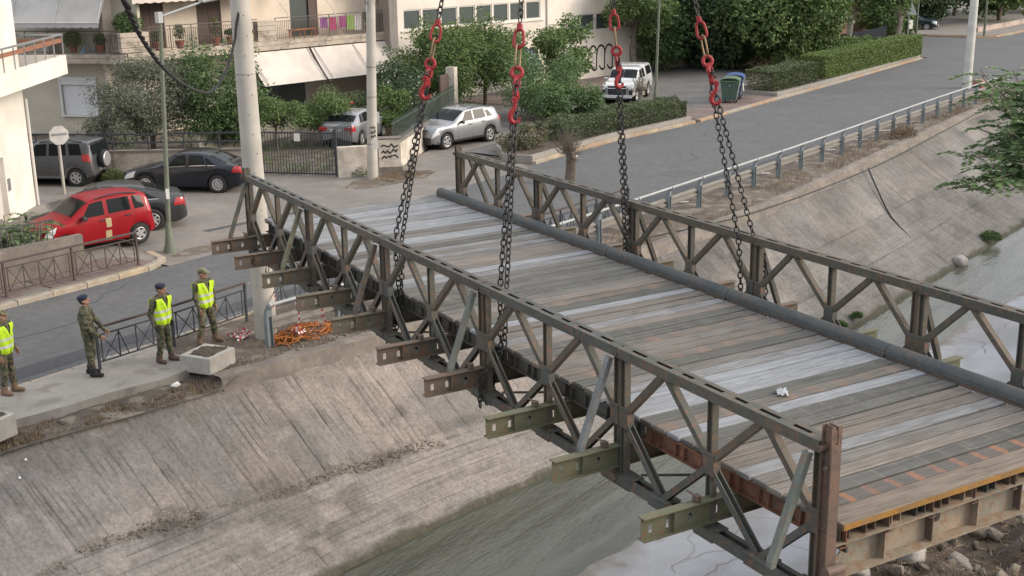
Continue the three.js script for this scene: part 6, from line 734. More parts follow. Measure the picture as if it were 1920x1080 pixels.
// ---- peach house, tiled house, boundary walls behind the trees ----
{ const o = T('peach_house', 'peach plastered house glimpsed between trees beyond the hedge', 'building', [79, 0, -22.5], 0); M('walls', join([wallWith(9, 7, [[5.2, 6.5, 3.6, 5.0]], 0.3), box(9, 7, 7, 4.5, 3.5, -3.85)]), mPeach, o); windowIn(o, [5.2, 6.5, 3.6, 5.0], 0, [mFrame, mPaneGrey]); M('roof', join([box(9.8, 0.3, 8, 4.5, 7.15, -3.5)]), mTerracotta, o); }
{ const o = T('tiled_house', 'house with red tiled roof showing above the tree tops', 'building', [64, 0, -40], 0.1); M('walls', join([box(10, 4.2, 8, 5, 2.1, -4)]), mPinkWall, o); const r = P('roof', o); const bar = join([beam(V(0, 0, 0), V(0, 2.3, -4.4), R(0.22, 0.1), V(0, 1, 0))]); for (let i = 0; i < 42; i++) { const m = M('tile_course', bar, i % 3 ? mTerracotta : mPeach, r); m.position.set(-0.3 + i * 0.25, 4.1, 0.4); } M('roof_deck', join([beam(V(5, 3.98, 0.45), V(5, 6.28, -3.95), R(10.6, 0.06), V(0, 1, 0)), box(10.6, 0.12, 0.1, 5, 4.05, 0.5)]), mTerracotta, r); M('roof_back', join([beam(V(5, 6.28, -3.95), V(5, 4.0, -8.4), R(10.6, 0.06), V(0, 1, 0))]), mTerracotta, r); }
function lowWall(name, label, pts, h, t, mat, y0 = -0.05, cap) { const o = T(name, label, 'wall'); for (let i = 0; i + 1 < pts.length; i++) { const a = V(pts[i][0], 0, pts[i][1]), b = V(pts[i + 1][0], 0, pts[i + 1][1]), L = a.distanceTo(b), ry = yaw(b.x - a.x, b.z - a.z), c = a.clone().add(b).multiplyScalar(0.5); M('wall_section', join([box(L, h - y0, t, c.x, (h + y0) / 2, c.z, ry)]), mat, o); if (cap) M('coping', join([box(L + 0.02, 0.07, t + 0.08, c.x, h + 0.035, c.z, ry)]), cap, o); } return o; }
lowWall('boundary_wall', 'pinkish plastered boundary wall with ivy behind the white pickup', [[55.8, -25.9], [61, -24.6], [67, -20.5], [70, -19.2]], 1.9, 0.25, mPinkWall);
// ---- apartment garden: wall with rails, gate, whitewashed wall ----
{ const pts = [[7.2, -34.5], [10.4, -28.6], [13.45, -23.1], [16.75, -18.75]], o = lowWall('garden_wall', 'rough grey garden wall topped by two dark rails behind the parked cars', pts, 1.0, 0.22, mWallOld, -0.05, mCreteOld); for (let i = 0; i < 3; i++) { const a = V(pts[i][0], 0, pts[i][1]), b = V(pts[i + 1][0], 0, pts[i + 1][1]); for (const y of [1.35, 1.68]) M('rail', join([beam(a.clone().setY(y), b.clone().setY(y), R(0.05, 0.06))]), mIronDark, o); for (let k = 0; k < 4; k++) { const p = a.clone().lerp(b, k / 4); M('rail_post', join([beam(p.clone().setY(1.0), p.clone().setY(1.7), R(0.05, 0.05))]), mIronDark, o); } } }
{ const o = T('yard_gate', 'dark iron gate of upright bars beside the thick concrete pole', 'gate', [16.9, 0, -18.65], yaw(1.3, 2.75)), bar = join([beam(V(0, 0.05, 0), V(0, 1.72, 0), R(0.022, 0.022))]); for (let i = 0; i <= 26; i++) { const m = M('bar', bar, mIronDark, o); m.position.x = i * 3.02 / 26; } for (const y of [0.1, 1.66]) M('rail', join([beam(V(0, y, 0), V(3.02, y, 0), R(0.045, 0.05))]), mIronDark, o); for (const x of [-0.06, 3.08]) M('post', join([beam(V(x, -0.05, 0), V(x, 1.85, 0), R(0.08, 0.08))]), mIronDark, o); M('notice', join([box(0.24, 0.3, 0.02, 1.55, 1.5, 0.04)]), mWhitePlastic, o); }
{ const o = T('yard_gate', 'second shorter iron gate panel in front of the silver saloon', 'gate', [18.4, 0, -16.2], yaw(1.5, -0.5)), bar = join([beam(V(0, 0.75, 0), V(0, 1.85, 0), R(0.025, 0.025))]); for (let i = 0; i <= 11; i++) { const m = M('bar', bar, mIronDark, o); m.position.x = i * 0.15; } for (const y of [0.85, 1.7]) M('rail', join([beam(V(0, y, 0), V(1.65, y, 0), R(0.04, 0.04))]), mIronDark, o); }
lowWall('gate_wall', 'stained whitewashed wall stub between the gate and the slim pole', [[18.15, -15.75], [19.3, -14.85]], 1.15, 0.35, mWhitewash);
{ const o = T('meter_box', 'grey utility cabinet scribbled with marker beside the slim pole', 'cabinet', [20.0, 0, -14.75], yaw(0.72, 0.69)); M('cabinet', join([chbox(0.85, 1.15, 0.4, 0.02, 0, 0.75, 0)]), mWhitewash, o); M('plinth', join([box(0.95, 0.3, 0.5, 0, 0.1, 0)]), mCreteOld, o); M('lid', join([chbox(0.92, 0.06, 0.47, 0.02, 0, 1.35, 0)]), mCreteOld, o); const g = new THREE.PlaneGeometry(0.75, 0.7); g.translate(0, 0.85, 0.206); const q = new THREE.Mesh(g, mScribble); q.name = 'scribble'; o.add(q); }
{ const pts = [[20.5, -15.0], [26, -17.9], [31.2, -20.7]], o = lowWall('whitewashed_wall', 'whitewashed garden wall with green iron fence beside the silver crossover', pts, 1.0, 0.28, mWhitewash, -0.05, mCreteOld), bar = join([beam(V(0, 1.07, 0), V(0, 1.95, 0), R(0.02, 0.02))]); for (let i = 0; i < 2; i++) { const a = V(pts[i][0], 0, pts[i][1]), b = V(pts[i + 1][0], 0, pts[i + 1][1]), n = 32; for (const y of [1.2, 1.8]) M('rail', join([beam(a.clone().setY(y), b.clone().setY(y), R(0.035, 0.035))]), mGreenIron, o); for (let k = 0; k < n; k++) { const m = M('fence_bar', bar, mGreenIron, o); m.position.copy(a.clone().lerp(b, k / n)); } } }
{ const o = T('gate_pillar', 'white gate pillar and dark panel painted as a shaded doorway behind the orange trees', 'pillar', [32.6, 0, -22.0], 0.3); M('pillar', join([box(0.45, 2.6, 0.45, 0, 1.3, 0)]), mWhitewash, o); M('door', join([box(1.0, 2.3, 0.1, -0.8, 1.15, -0.1)]), mBrownShutter, o); }  // door is a dark panel: the shade of an open doorway put into its colour
lowWall('yard_terrace', 'low terrace wall with pale top inside the apartment garden', [[18.6, -24.6], [24, -25.4], [31, -24.4]], 0.9, 0.4, mWhitewash);
// ---- garden wall of the white house ----
{ const o = lowWall('front_garden_wall', 'stained concrete garden wall in front of the red hatchback', [[-9, -12.75], [4.1, -11.72]], 1.06, 0.22, mCreteOld, -0.05); const bar = join([beam(V(0, 1.06, 0), V(0, 1.62, 0), R(0.016, 0.016))]); for (let i = 0; i < 40; i++) { const m = M('fence_bar', bar, mIronDark, o); m.position.set(3.3 - i * 0.16, 0, -11.78 - (i * 0.16) * 0.0786); } M('fence_rail', join([beam(V(3.3, 1.6, -11.78), V(-3.1, 1.6, -12.28), R(0.03, 0.03))]), mIronDark, o); }
// planted beds beside the road
function bed(label, pts, h) { const o = T('planting_bed', label, 'planting bed', [0, 0, 0], 0, 'kerbed planting beds'); M('edging', join([poly(pts, h, h + 0.05)]), mCrete, o); const c = pts.reduce((a, p) => [a[0] + p[0] / pts.length, a[1] + p[1] / pts.length], [0, 0]); M('soil', join([poly(pts.map(([x, z]) => [c[0] + (x - c[0]) * 0.985, c[1] + (z - c[1]) * 0.86]), h + 0.006)]), mSoil, o); }
bed('kerbed planting bed below the low bushy hedge by the road', [[24.6, -11.25], [31, -11.7], [37.6, -11.25], [38.4, -12.2], [36.5, -14.3], [31, -14.6], [26, -14.2], [24.4, -12.6]], 0.28);
bed('kerbed planting bed below the clipped hedges by the road', [[48.4, -11.9], [55, -12.0], [70, -12.75], [73.6, -12.85], [73.9, -14.3], [60, -15.4], [49, -15.2]], 0.24);
{ const pts = [[67, -17.85], [71, -17.6], [75, -17.4], [80, -17.8]], o = lowWall('hedge_fence', 'low wall with dark slatted fence behind the long clipped hedge', pts, 0.6, 0.22, mPinkWall), bar = join([beam(V(0, 0.6, 0), V(0, 1.7, 0), R(0.07, 0.025))]); for (let i = 0; i < 3; i++) { const a = V(pts[i][0], 0, pts[i][1]), b = V(pts[i + 1][0], 0, pts[i + 1][1]), n = Math.round(a.distanceTo(b) / 0.12); for (let k = 0; k < n; k++) { const m = M('slat', bar, mIronDark, o); m.position.copy(a.clone().lerp(b, k / n)); m.rotation.y = yaw(b.x - a.x, b.z - a.z); } } }
lowWall('corner_wall', 'short pale pink wall at the far corner beside the triangular sign', [[80, -17.8], [84.5, -18.2]], 0.8, 0.25, mPinkWall);
lowWall('roadside_wall', 'pale low wall below the trees at the upper right', [[97, -16.2], [106, -15.8], [125, -15.9]], 0.5, 0.3, mPinkWall);
// ---- things on the balconies ----
function pot(x, y, z, r, h, mat) { return join([lathe([[r * 0.7, 0], [r, h], [r * 1.12, h], [r * 1.12, h - 0.06], [r * 1.02, h - 0.06], [r * 0.9, h - 0.08], [0.0, h - 0.08]], 12)]); }
// ================= vegetation =================
const mLeaf = phy({ vertexColors: true, roughness: 0.8, transmission: 0.3, thickness: 0 }), mBark = mottled([0.16, 0.13, 0.105], [0.1, 0.08, 0.065], 0.8, { n: 192, k: 701, fine: 0.5, bump: 0.02 }), mBarkPale = mottled([0.3, 0.265, 0.225], [0.2, 0.175, 0.15], 0.8, { n: 192, k: 705, fine: 0.5, bump: 0.02 }), mTwig = std({ rgb: [0.17, 0.14, 0.115], roughness: 0.9 }), mDry = std({ vertexColors: true, roughness: 0.95 });
class Leaves {
  constructor() { this.p = []; this.c = []; }
  add(x, y, z, s, w, pal, dx, dy, dz) {       // one leaf: two triangles folded along the midrib
    const d = V(dx ?? rr(-1, 1), dy ?? rr(-0.8, 0.6), dz ?? rr(-1, 1)).normalize(), q = V(rr(-1, 1), rr(-1, 1), rr(-1, 1)), a = V().crossVectors(d, q).normalize(), n = V().crossVectors(a, d).multiplyScalar(0.18 * w), c = pal[Math.floor(rnd() * pal.length)], k = rr(0.85, 1.5);
    const A = [x - d.x * s / 2, y - d.y * s / 2, z - d.z * s / 2], B = [x + d.x * s / 2, y + d.y * s / 2, z + d.z * s / 2], m = 0.08 * s, L = [x + a.x * w / 2 + n.x - d.x * m, y + a.y * w / 2 + n.y - d.y * m, z + a.z * w / 2 + n.z - d.z * m], R2 = [x - a.x * w / 2 + n.x - d.x * m, y - a.y * w / 2 + n.y - d.y * m, z - a.z * w / 2 + n.z - d.z * m];
    this.p.push(...A, ...L, ...B, ...A, ...B, ...R2); for (let i = 0; i < 6; i++) this.c.push(c[0] * k, c[1] * k, c[2] * k);
  }
  mesh(name, parent, mat = mLeaf) { const g = new THREE.BufferGeometry(); g.setAttribute('position', new THREE.Float32BufferAttribute(this.p, 3)); g.setAttribute('color', new THREE.Float32BufferAttribute(this.c, 3)); g.computeVertexNormals(); return M(name, boxUV(g), mat, parent); }
}
const G = {
  olive: [[0.115, 0.13, 0.085], [0.15, 0.165, 0.12], [0.085, 0.1, 0.06], [0.2, 0.21, 0.165]], green: [[0.06, 0.115, 0.03], [0.085, 0.15, 0.042], [0.048, 0.088, 0.026], [0.11, 0.18, 0.055]], citrus: [[0.075, 0.13, 0.028], [0.1, 0.165, 0.035], [0.05, 0.09, 0.022], [0.135, 0.195, 0.05]], dark: [[0.045, 0.08, 0.028], [0.06, 0.105, 0.036], [0.038, 0.065, 0.025]], plane: [[0.085, 0.145, 0.036], [0.115, 0.185, 0.048], [0.065, 0.11, 0.03], [0.165, 0.225, 0.07]], hedge: [[0.13, 0.185, 0.045], [0.1, 0.15, 0.038], [0.165, 0.225, 0.055]], myrtle: [[0.065, 0.095, 0.035], [0.085, 0.115, 0.045], [0.05, 0.075, 0.028], [0.11, 0.13, 0.05]], ail: [[0.085, 0.155, 0.048], [0.115, 0.195, 0.06], [0.065, 0.12, 0.038], [0.16, 0.23, 0.1]], dry: [[0.2, 0.15, 0.095], [0.15, 0.105, 0.07], [0.25, 0.2, 0.13]], weed: [[0.09, 0.13, 0.04], [0.12, 0.16, 0.055], [0.15, 0.15, 0.07]],
};
const inBall = () => { let v; do v = V(rr(-1, 1), rr(-1, 1), rr(-1, 1)); while (v.lengthSq() > 1); return v; };
function crown(lv, blobs, n, size, wid, pal, shell = 0.85) {
  const tot = blobs.reduce((a, b) => a + b.r ** 2, 0); for (const b of blobs) { const m = Math.round(n * b.r ** 2 / tot); for (let i = 0; i < m; i++) { const d = inBall(); const L = d.length() || 1; d.multiplyScalar(Math.pow(L, shell) / L); const q = b.r * 1.22 * (1 + 0.7 * (vn3(d.x * 2.5 + b.c.x, d.y * 2.5 + b.c.y, d.z * 2.5, 3) - 0.5) * 2); lv.add(b.c.x + d.x * q, b.c.y + d.y * q * (b.f ?? 0.85), b.c.z + d.z * q, size * rr(0.7, 1.3), wid * rr(0.7, 1.3), pal, d.x + rr(-0.8, 0.8), d.y * 0.5 + rr(-0.9, 0.5), d.z + rr(-0.8, 0.8)); } }
}
function branchTo(a, b, r0, r1) { const m = a.clone().lerp(b, 0.5).add(V(rr(-0.12, 0.12), rr(0.02, 0.15), rr(-0.12, 0.12)).multiplyScalar(a.distanceTo(b) * 0.6)); const c = new THREE.CatmullRomCurve3([a, m, b]), g = new THREE.TubeGeometry(c, 7, 1, 6), p = g.attributes.position; for (let i = 0; i <= 7; i++) { const q = c.getPointAt(i / 7), r = lerp(r0, r1, i / 7); for (let j = 0; j <= 6; j++) { const k = i * 7 + j; p.setXYZ(k, q.x + (p.getX(k) - q.x) * r, q.y + (p.getY(k) - q.y) * r, q.z + (p.getZ(k) - q.z) * r); } } g.computeVertexNormals(); return flat(g); }
function tree(name, label, [x, z], o) {          // o: h crown centre, r [rx, ry, rz], n, size, wid, pal, nb, trunk radius, cat, group
  const t = T(name, label, o.cat ?? 'tree', [x, 0, z], 0, o.group), C = V(o.dx ?? 0, o.h, o.dz ?? 0), [rx, ry, rz] = o.r, blobs = [], nb = Math.round((o.nb ?? 14) * 1.7), mr = Math.cbrt(rx * ry * rz); for (let i = 0; i < nb; i++) { const d = inBall(), s = Math.pow(d.length(), 0.45) / (d.length() || 1) * rr(0.78, 1.02); blobs.push({ c: V(C.x + d.x * s * rx, C.y + d.y * s * ry, C.z + d.z * s * rz), r: mr * rr(0.22, 0.46), f: rr(0.6, 0.95) }); }
  const lv = new Leaves(); crown(lv, blobs, o.n, o.size, o.wid, o.pal); const tr = o.tr ?? 0.12, fork = V(C.x * 0.5, Math.max(0.3, C.y - ry * 0.75), C.z * 0.5), l = [];
  if (!o.bush) { M('trunk', join([branchTo(V(0, -0.1, 0), fork, tr * 1.25, tr)]), o.bark ?? mBark, t); for (let i = 0; i < Math.min(nb, 12); i++) l.push(branchTo(fork, blobs[i].c, tr * 0.55, tr * 0.12)); M('limbs', join(l), o.bark ?? mBark, t); }
  else { for (let i = 0; i < 7; i++) l.push(branchTo(V(rr(-0.15, 0.15), -0.05, rr(-0.15, 0.15)), blobs[i % nb].c, 0.025, 0.008)); M('stems', join(l), mTwig, t); }
  lv.mesh('crown', t); return { t, blobs };
}
tree('olive_tree', 'grey-green olive tree growing over the garden wall', [17.9, -26.6], { h: 2.35, r: [2.0, 1.8, 1.7], n: 26000, size: 0.12, wid: 0.042, pal: G.olive, nb: 20, tr: 0.1 });
tree('olive_tree', 'lower olive bush spreading left over the garden wall rails', [16.2, -26.2], { h: 1.25, r: [1.5, 0.75, 1.1], n: 10000, size: 0.12, wid: 0.042, pal: G.olive, nb: 9, tr: 0.06 });
tree('garden_tree', 'dark green leafy tree between the olive tree and the thick pole', [20.3, -25.0], { h: 2.2, r: [2.0, 1.95, 1.8], n: 21000, size: 0.14, wid: 0.075, pal: G.green, nb: 20, tr: 0.1 });
for (const [x, z, h, r, n, lab] of [[21.4, -22.6, 1.5, 1.35, 7000, 'clipped pomegranate bush left of its twin behind the gate'], [23.5, -21.9, 1.5, 1.3, 7000, 'clipped pomegranate bush right of its twin behind the gate']]) tree('garden_shrub', lab, [x, z], { h, r: [r, 0.6, r * 0.9], n, size: 0.13, wid: 0.06, pal: G.plane, nb: 9, tr: 0.05, cat: 'shrub', group: 'bushes in the apartment garden' });
{ const { t, blobs } = tree('rose_bush', 'straggly rose bush with red blooms above the silver saloon', [25.6, -23.3], { h: 1.4, r: [1.5, 0.75, 0.9], n: 3600, size: 0.12, wid: 0.06, pal: [...G.green, [0.16, 0.11, 0.07]], nb: 9, tr: 0.04, cat: 'shrub', group: 'bushes in the apartment garden' }); for (let i = 0; i < 9; i++) { const b = pick(blobs); M('bloom', join([sph(0.07, b.c.x + rr(-0.3, 0.3), b.c.y + b.r * 0.7, b.c.z + b.r * 0.6, 1, 0.8, 1, 6, 4)]), std({ rgb: [0.5, 0.05, 0.04] }), t); } }
{ const { t, blobs } = tree('oleander_bush', 'dark bush dotted with white flowers right of the slim pole', [29.2, -22.6], { h: 1.75, r: [1.8, 1.25, 1.2], n: 9000, size: 0.14, wid: 0.06, pal: G.dark, nb: 14, tr: 0.06, cat: 'shrub', group: 'bushes in the apartment garden' }); const lv = new Leaves(); for (let i = 0; i < 70; i++) { const b = pick(blobs), d = inBall().normalize(); if (d.z < -0.2) d.z *= -1; for (let k = 0; k < 4; k++) lv.add(b.c.x + d.x * b.r * 1.05 + rr(-0.03, 0.03), b.c.y + d.y * b.r * 0.9 + rr(-0.03, 0.03), b.c.z + d.z * b.r * 1.05 + rr(-0.03, 0.03), 0.07, 0.06, [[0.75, 0.73, 0.68]]); } stuff(lv.mesh('flowers', t)); }
tree('garden_shrub', 'light green shrub at the foot of the slim pole behind the fence', [27.2, -21.3], { h: 1.3, r: [0.9, 1.0, 0.8], n: 3600, size: 0.12, wid: 0.07, pal: G.citrus, nb: 8, bush: 1, cat: 'shrub', group: 'bushes in the apartment garden' });
tree('orange_tree', 'rounded glossy orange tree in front of the strip windows', [33.9, -23.9], { h: 2.6, r: [2.5, 1.75, 1.9], n: 23000, size: 0.14, wid: 0.08, pal: G.citrus, nb: 20, tr: 0.11 });
tree('orange_tree', 'second orange tree to the right, nearer the blue graffiti', [37.8, -24.0], { h: 2.7, r: [2.4, 1.8, 1.9], n: 19000, size: 0.14, wid: 0.08, pal: G.citrus, nb: 18, tr: 0.1 });
tree('young_tree', 'slender young tree with big leaves in front of the door', [44.6, -23.4], { h: 2.35, r: [1.5, 2.1, 1.3], n: 6500, size: 0.2, wid: 0.12, pal: G.plane, nb: 12, tr: 0.05 });
tree('mimosa_tree', 'feathery shrub tree beside the silver crossover', [35.2, -18.2], { h: 1.75, r: [2.2, 1.5, 1.6], n: 12000, size: 0.16, wid: 0.055, pal: G.ail, nb: 13, tr: 0.06, bark: mBarkPale });
tree('leafy_shrub', 'dense leafy shrub below the feathery one at the planting bed', [33.4, -15.6], { h: 1.0, r: [2.2, 1.1, 1.2], n: 10000, size: 0.15, wid: 0.09, pal: G.green, nb: 10, bush: 1, cat: 'shrub' });
tree('tall_tree', 'tall dark tree rising behind the white pickup', [58.5, -25.0], { h: 4.2, r: [3.6, 4.0, 2.6], n: 24000, size: 0.24, wid: 0.1, pal: G.green, nb: 22, tr: 0.16, group: 'trees beyond the forecourt' });
tree('tall_tree', 'overhanging branchy tree at the corner of the works building', [53.6, -24.2], { h: 4.6, r: [2.6, 1.9, 1.9], n: 9000, size: 0.24, wid: 0.1, pal: G.plane, nb: 12, tr: 0.12, group: 'trees beyond the forecourt' });
tree('broad_tree', 'big broad-leaved tree above the waste bins', [62.4, -18.0], { h: 4.35, r: [5.2, 3.3, 3.2], n: 42000, size: 0.26, wid: 0.19, pal: G.plane, nb: 30, tr: 0.2 });
tree('broad_tree', 'dark leafy tree left of the big one, hung with ivy', [60.8, -22.6], { h: 3.1, r: [4.0, 3.2, 2.2], n: 22000, size: 0.24, wid: 0.16, pal: G.dark, nb: 20, tr: 0.16 });
tree('broad_tree', 'leafy tree in front of the peach house', [82.2, -18.8], { h: 3.1, r: [1.9, 2.2, 1.6], n: 9000, size: 0.26, wid: 0.17, pal: G.plane, nb: 18, tr: 0.14 });
tree('broad_tree', 'yellowish tree right of the peach house behind the hedge', [87.2, -20.4], { h: 3.0, r: [2.6, 2.5, 2.0], n: 12000, size: 0.26, wid: 0.17, pal: G.citrus, nb: 16, tr: 0.14 });
for (const [x, z, h, rx, ry, pal, lab] of [[104, -24, 4.2, 4.6, 3.6, G.dark, 'dark roadside tree beyond the green crossover'], [112.5, -18.8, 4.0, 4.0, 3.2, G.plane, 'roadside tree at the top right edge of the street'], [118, -25, 5.0, 6, 4, G.dark, 'tall far tree closing the view at the upper right'], [95, -28, 4.5, 5, 4, G.green, 'far tree behind the dark green crossover'], [72, -31, 5.5, 5.5, 4.5, G.dark, 'far dark tree behind the tiled roof'], [88, -34, 5.5, 6, 4.5, G.green, 'far green tree at the top between peach house and crossover'], [129, -19, 4.5, 5.5, 4, G.green, 'farthest tree at the right end of the road']]) tree('roadside_tree', lab, [x, z], { h, r: [rx, ry, rx * 0.7], n: 12000, size: 0.42, wid: 0.26, pal, nb: 18, tr: 0.2, group: 'trees at the far end of the road' });
// pruned bare trunks with twigs
function pollard(x, z, h, r, label, n, bark) { const o = T('pollard_tree', label, 'tree', [x, 0, z], 0, 'pollarded trunks with bare twigs'), l = []; M('trunk', join([branchTo(V(0, -0.1, 0), V(0.05, h, 0.03), r * 1.15, r * 0.95)]), bark, o); M('knot', rockGeo(h * 7, r * 1.35, r * 1.2, r * 1.3, 0.9).translate(0.05, h, 0.03), bark, o); for (let i = 0; i < n; i++) { const d = V(rr(-1, 1), rr(0.1, 1.6), rr(-1, 1)).normalize(), L = rr(0.5, 1.1); l.push(tube([V(d.x * r, h + d.y * r, d.z * r), V(d.x * L * 0.5, h + d.y * L * 0.55, d.z * L * 0.5), V(d.x * L * 0.8 + rr(-0.15, 0.15), h + d.y * L + 0.1, d.z * L * 0.8 + rr(-0.15, 0.15))], 0.007, 3, 5)); } stuff(M('twigs', join(l), mTwig, o)); return o; }
pollard(21.9, -7.6, 1.0, 0.2, 'stout pollarded trunk with bare twigs beside the far truss', 170, mBark); pollard(41.5, -16.5, 0.7, 0.14, 'small pollarded stump with dry twigs in front of the white pickup', 120, mBarkPale); pollard(71.5, -17.3, 2.5, 0.2, 'whitewashed pollarded trunk behind the long hedge', 90, mBarkPale); pollard(81, -17.2, 2.2, 0.2, 'pollarded trunk behind the right end of the hedge', 70, mBarkPale);
// hedges
function hedge(label, x0, z0, x1, z1, h0, h, d, n, pal, size, wild, name = 'hedge') { const o = T(name, label, 'hedge', [x0, h0, z0], yaw(x1 - x0, z1 - z0)), L = Math.hypot(x1 - x0, z1 - z0), lv = new Leaves(), st = []; for (let i = 0; i < n; i++) { const f = rnd(); let x = rr(0, L), y = rr(0.02, h), z = rr(-d / 2, d / 2); if (f < 0.42) y = h - Math.abs(rr(0, 0.18)); else if (f < 0.78) z = d / 2 - rr(0, 0.16); else if (f < 0.88) x = rnd() < 0.5 ? rr(0, 0.16) : L - rr(0, 0.16); const b = wild * (fbm(x * 0.9, z * 1.5 + y, 3, 21) - 0.5) * 2; y = Math.max(0, y + b * (y / h)); z += b * 0.5; lv.add(x, y, z, size * rr(0.7, 1.3), size * rr(0.4, 0.65), pal); } for (let i = 0; i < L * 3; i++) { const x = rr(0.1, L - 0.1), z = rr(-d / 3, d / 3); st.push(beam(V(x, -0.05, z), V(x + rr(-0.1, 0.1), h * 0.8, z + rr(-0.1, 0.1)), R(0.025, 0.025))); } stuff(M('stems', join(st), mTwig, o)); lv.mesh('foliage', o); return o; }
hedge('long clipped light green hedge along the road', 55.9, -13.1, 73.2, -13.4, 0.24, 1.42, 1.6, 30000, G.hedge, 0.12, 0.1);
hedge('shorter clipped hedge left of the long one', 48.9, -13.2, 54.7, -13.2, 0.24, 1.15, 1.8, 11000, G.myrtle, 0.12, 0.12);
hedge('low untrimmed bushy hedge in front of the white pickup', 28.2, -12.9, 37.8, -12.45, 0.28, 0.8, 1.8, 21000, G.myrtle, 0.1, 0.3);
hedge('ragged shrubs behind the garden fence below the peach house', 60, -17.2, 74, -16.6, 0.1, 1.2, 1.3, 9000, G.plane, 0.2, 0.6, 'fence_hedge');
tree('dry_shrub', 'dry brown and green shrub at the left end of the planting bed', [26.0, -12.7], { h: 0.75, r: [1.2, 0.65, 0.8], n: 3600, size: 0.16, wid: 0.05, pal: [...G.dry, ...G.myrtle], nb: 8, bush: 1, cat: 'shrub' });
hedge('ivy hanging over the plastered boundary wall', 60.2, -24.4, 67.2, -19.9, 0.5, 2.2, 1.0, 9000, G.dark, 0.2, 0.6, 'ivy');
// compound-leaved ailanthus
function frond(lv, o, dir, L, n, pal, st) { const droop = V(0, -0.45 * L, 0), c = (t) => o.clone().addScaledVector(dir, L * t).addScaledVector(droop, t * t), side = V().crossVectors(dir, V(0, 1, 0)).normalize(); for (let i = 1; i <= n; i++) { const t = 0.12 + 0.88 * i / n, p = c(t), s = L * 0.26 * (1 - 0.5 * Math.abs(t - 0.45)); for (const k of [-1, 1]) { const d = side.clone().multiplyScalar(k).addScaledVector(dir, 0.45).add(V(0, -0.25 + rr(-0.15, 0.15), 0)).normalize(); lv.add(p.x + d.x * s / 2, p.y + d.y * s / 2, p.z + d.z * s / 2, s, s * 0.4, pal, d.x, d.y, d.z); } } st.push(tube([c(0), c(0.5), c(1)], 0.006, 3, 5)); }
function ailanthus(label, [x, y, z], stems, L, n, pal) { const o = T('ailanthus', label, 'tree', [x, y, z], 0), lv = new Leaves(), st = [], wood_ = []; for (const pts of stems) { const c = new THREE.CatmullRomCurve3(pts); wood_.push(tube(pts, pts.r ?? 0.03, 6)); for (let k = 0; k < n; k++) { const t = 0.35 + 0.65 * k / (n - 1), p = c.getPointAt(t), a = k * 2.4 + rr(-0.4, 0.4); frond(lv, p, V(Math.cos(a), rr(0.1, 0.7), Math.sin(a)).normalize(), L * rr(0.7, 1.15), 9, pal, st); } } M('stem', join(wood_), mBarkPale, o); stuff(M('leaf_stalks', join(st), mTwig, o)); lv.mesh('fronds', o); return o; }
{ const st = [], hub = V(-2.0, 4.0, -1.6), tr = [V(0, 0, 0), V(-0.5, 1.6, -0.4), V(-1.3, 3.0, -1.0), hub]; tr.r = 0.07; st.push(tr); for (let i = 0; i < 30; i++) { const e = V(-3.1 + rr(-0.55, 0.6), 5.2 + rr(-1.2, 1.25), -2.35 + rr(-0.6, 0.6)); const q = [hub.clone(), hub.clone().lerp(e, 0.5).add(V(0, 0.25, 0)), e]; q.r = 0.011; st.push(q); }
  ailanthus('ailanthus tree with feathery leaves reaching in from the right edge', [9.6, 0.2, 14.2], st, 0.6, 12, G.ail); }
{ const st = []; for (let i = 0; i < 22; i++) { const x = rr(-1.7, 0.8), z = rr(-0.6, 0.7); const q = [V(x * 0.5, 0, z * 0.5), V(x * 0.8, 0.7, z * 0.8), V(x, rr(0.95, 1.75), z)]; q.r = 0.016; st.push(q); } ailanthus('ailanthus shrub growing over the front garden wall', [3.1, 0.1, -13.1], st, 0.58, 9, G.ail); }
// small weeds and bushes
for (const [x, y, z, r, n, pal, lab] of [[13.0, 0, -22.6, 0.55, 1200, G.weed, 'green weed bush at the foot of the grey garden wall'], [18.9, 0, -15.3, 0.5, 900, G.green, 'weeds at the foot of the whitewashed wall stub'], [16.6, -0.4, -0.6, 0.42, 900, G.weed, 'green weed growing on top of the canal bank'], [33.6, -2.98, 4.25, 0.45, 800, G.green, 'grass tuft at the water edge under the ailanthus'], [19.5, -2.9, 4.0, 0.25, 400, G.green, 'small green tuft at the foot of the bank'], [20.7, -2.9, 4.05, 0.22, 350, G.green, 'smaller green tuft next to another at the foot of the bank'], [38, 0.1, -1.0, 0.6, 900, G.dry, 'dry grass clump on the far canal edge']]) { const o = T('weed_bush', lab, 'weed', [x, y, z]), lv = new Leaves(); for (let i = 0; i < n; i++) { const d = inBall(); lv.add(d.x * r, Math.abs(d.y) * r * 0.8 + 0.03, d.z * r, 0.11, 0.035, pal, d.x, rr(0.2, 1), d.z); } lv.mesh('leaves', o); }
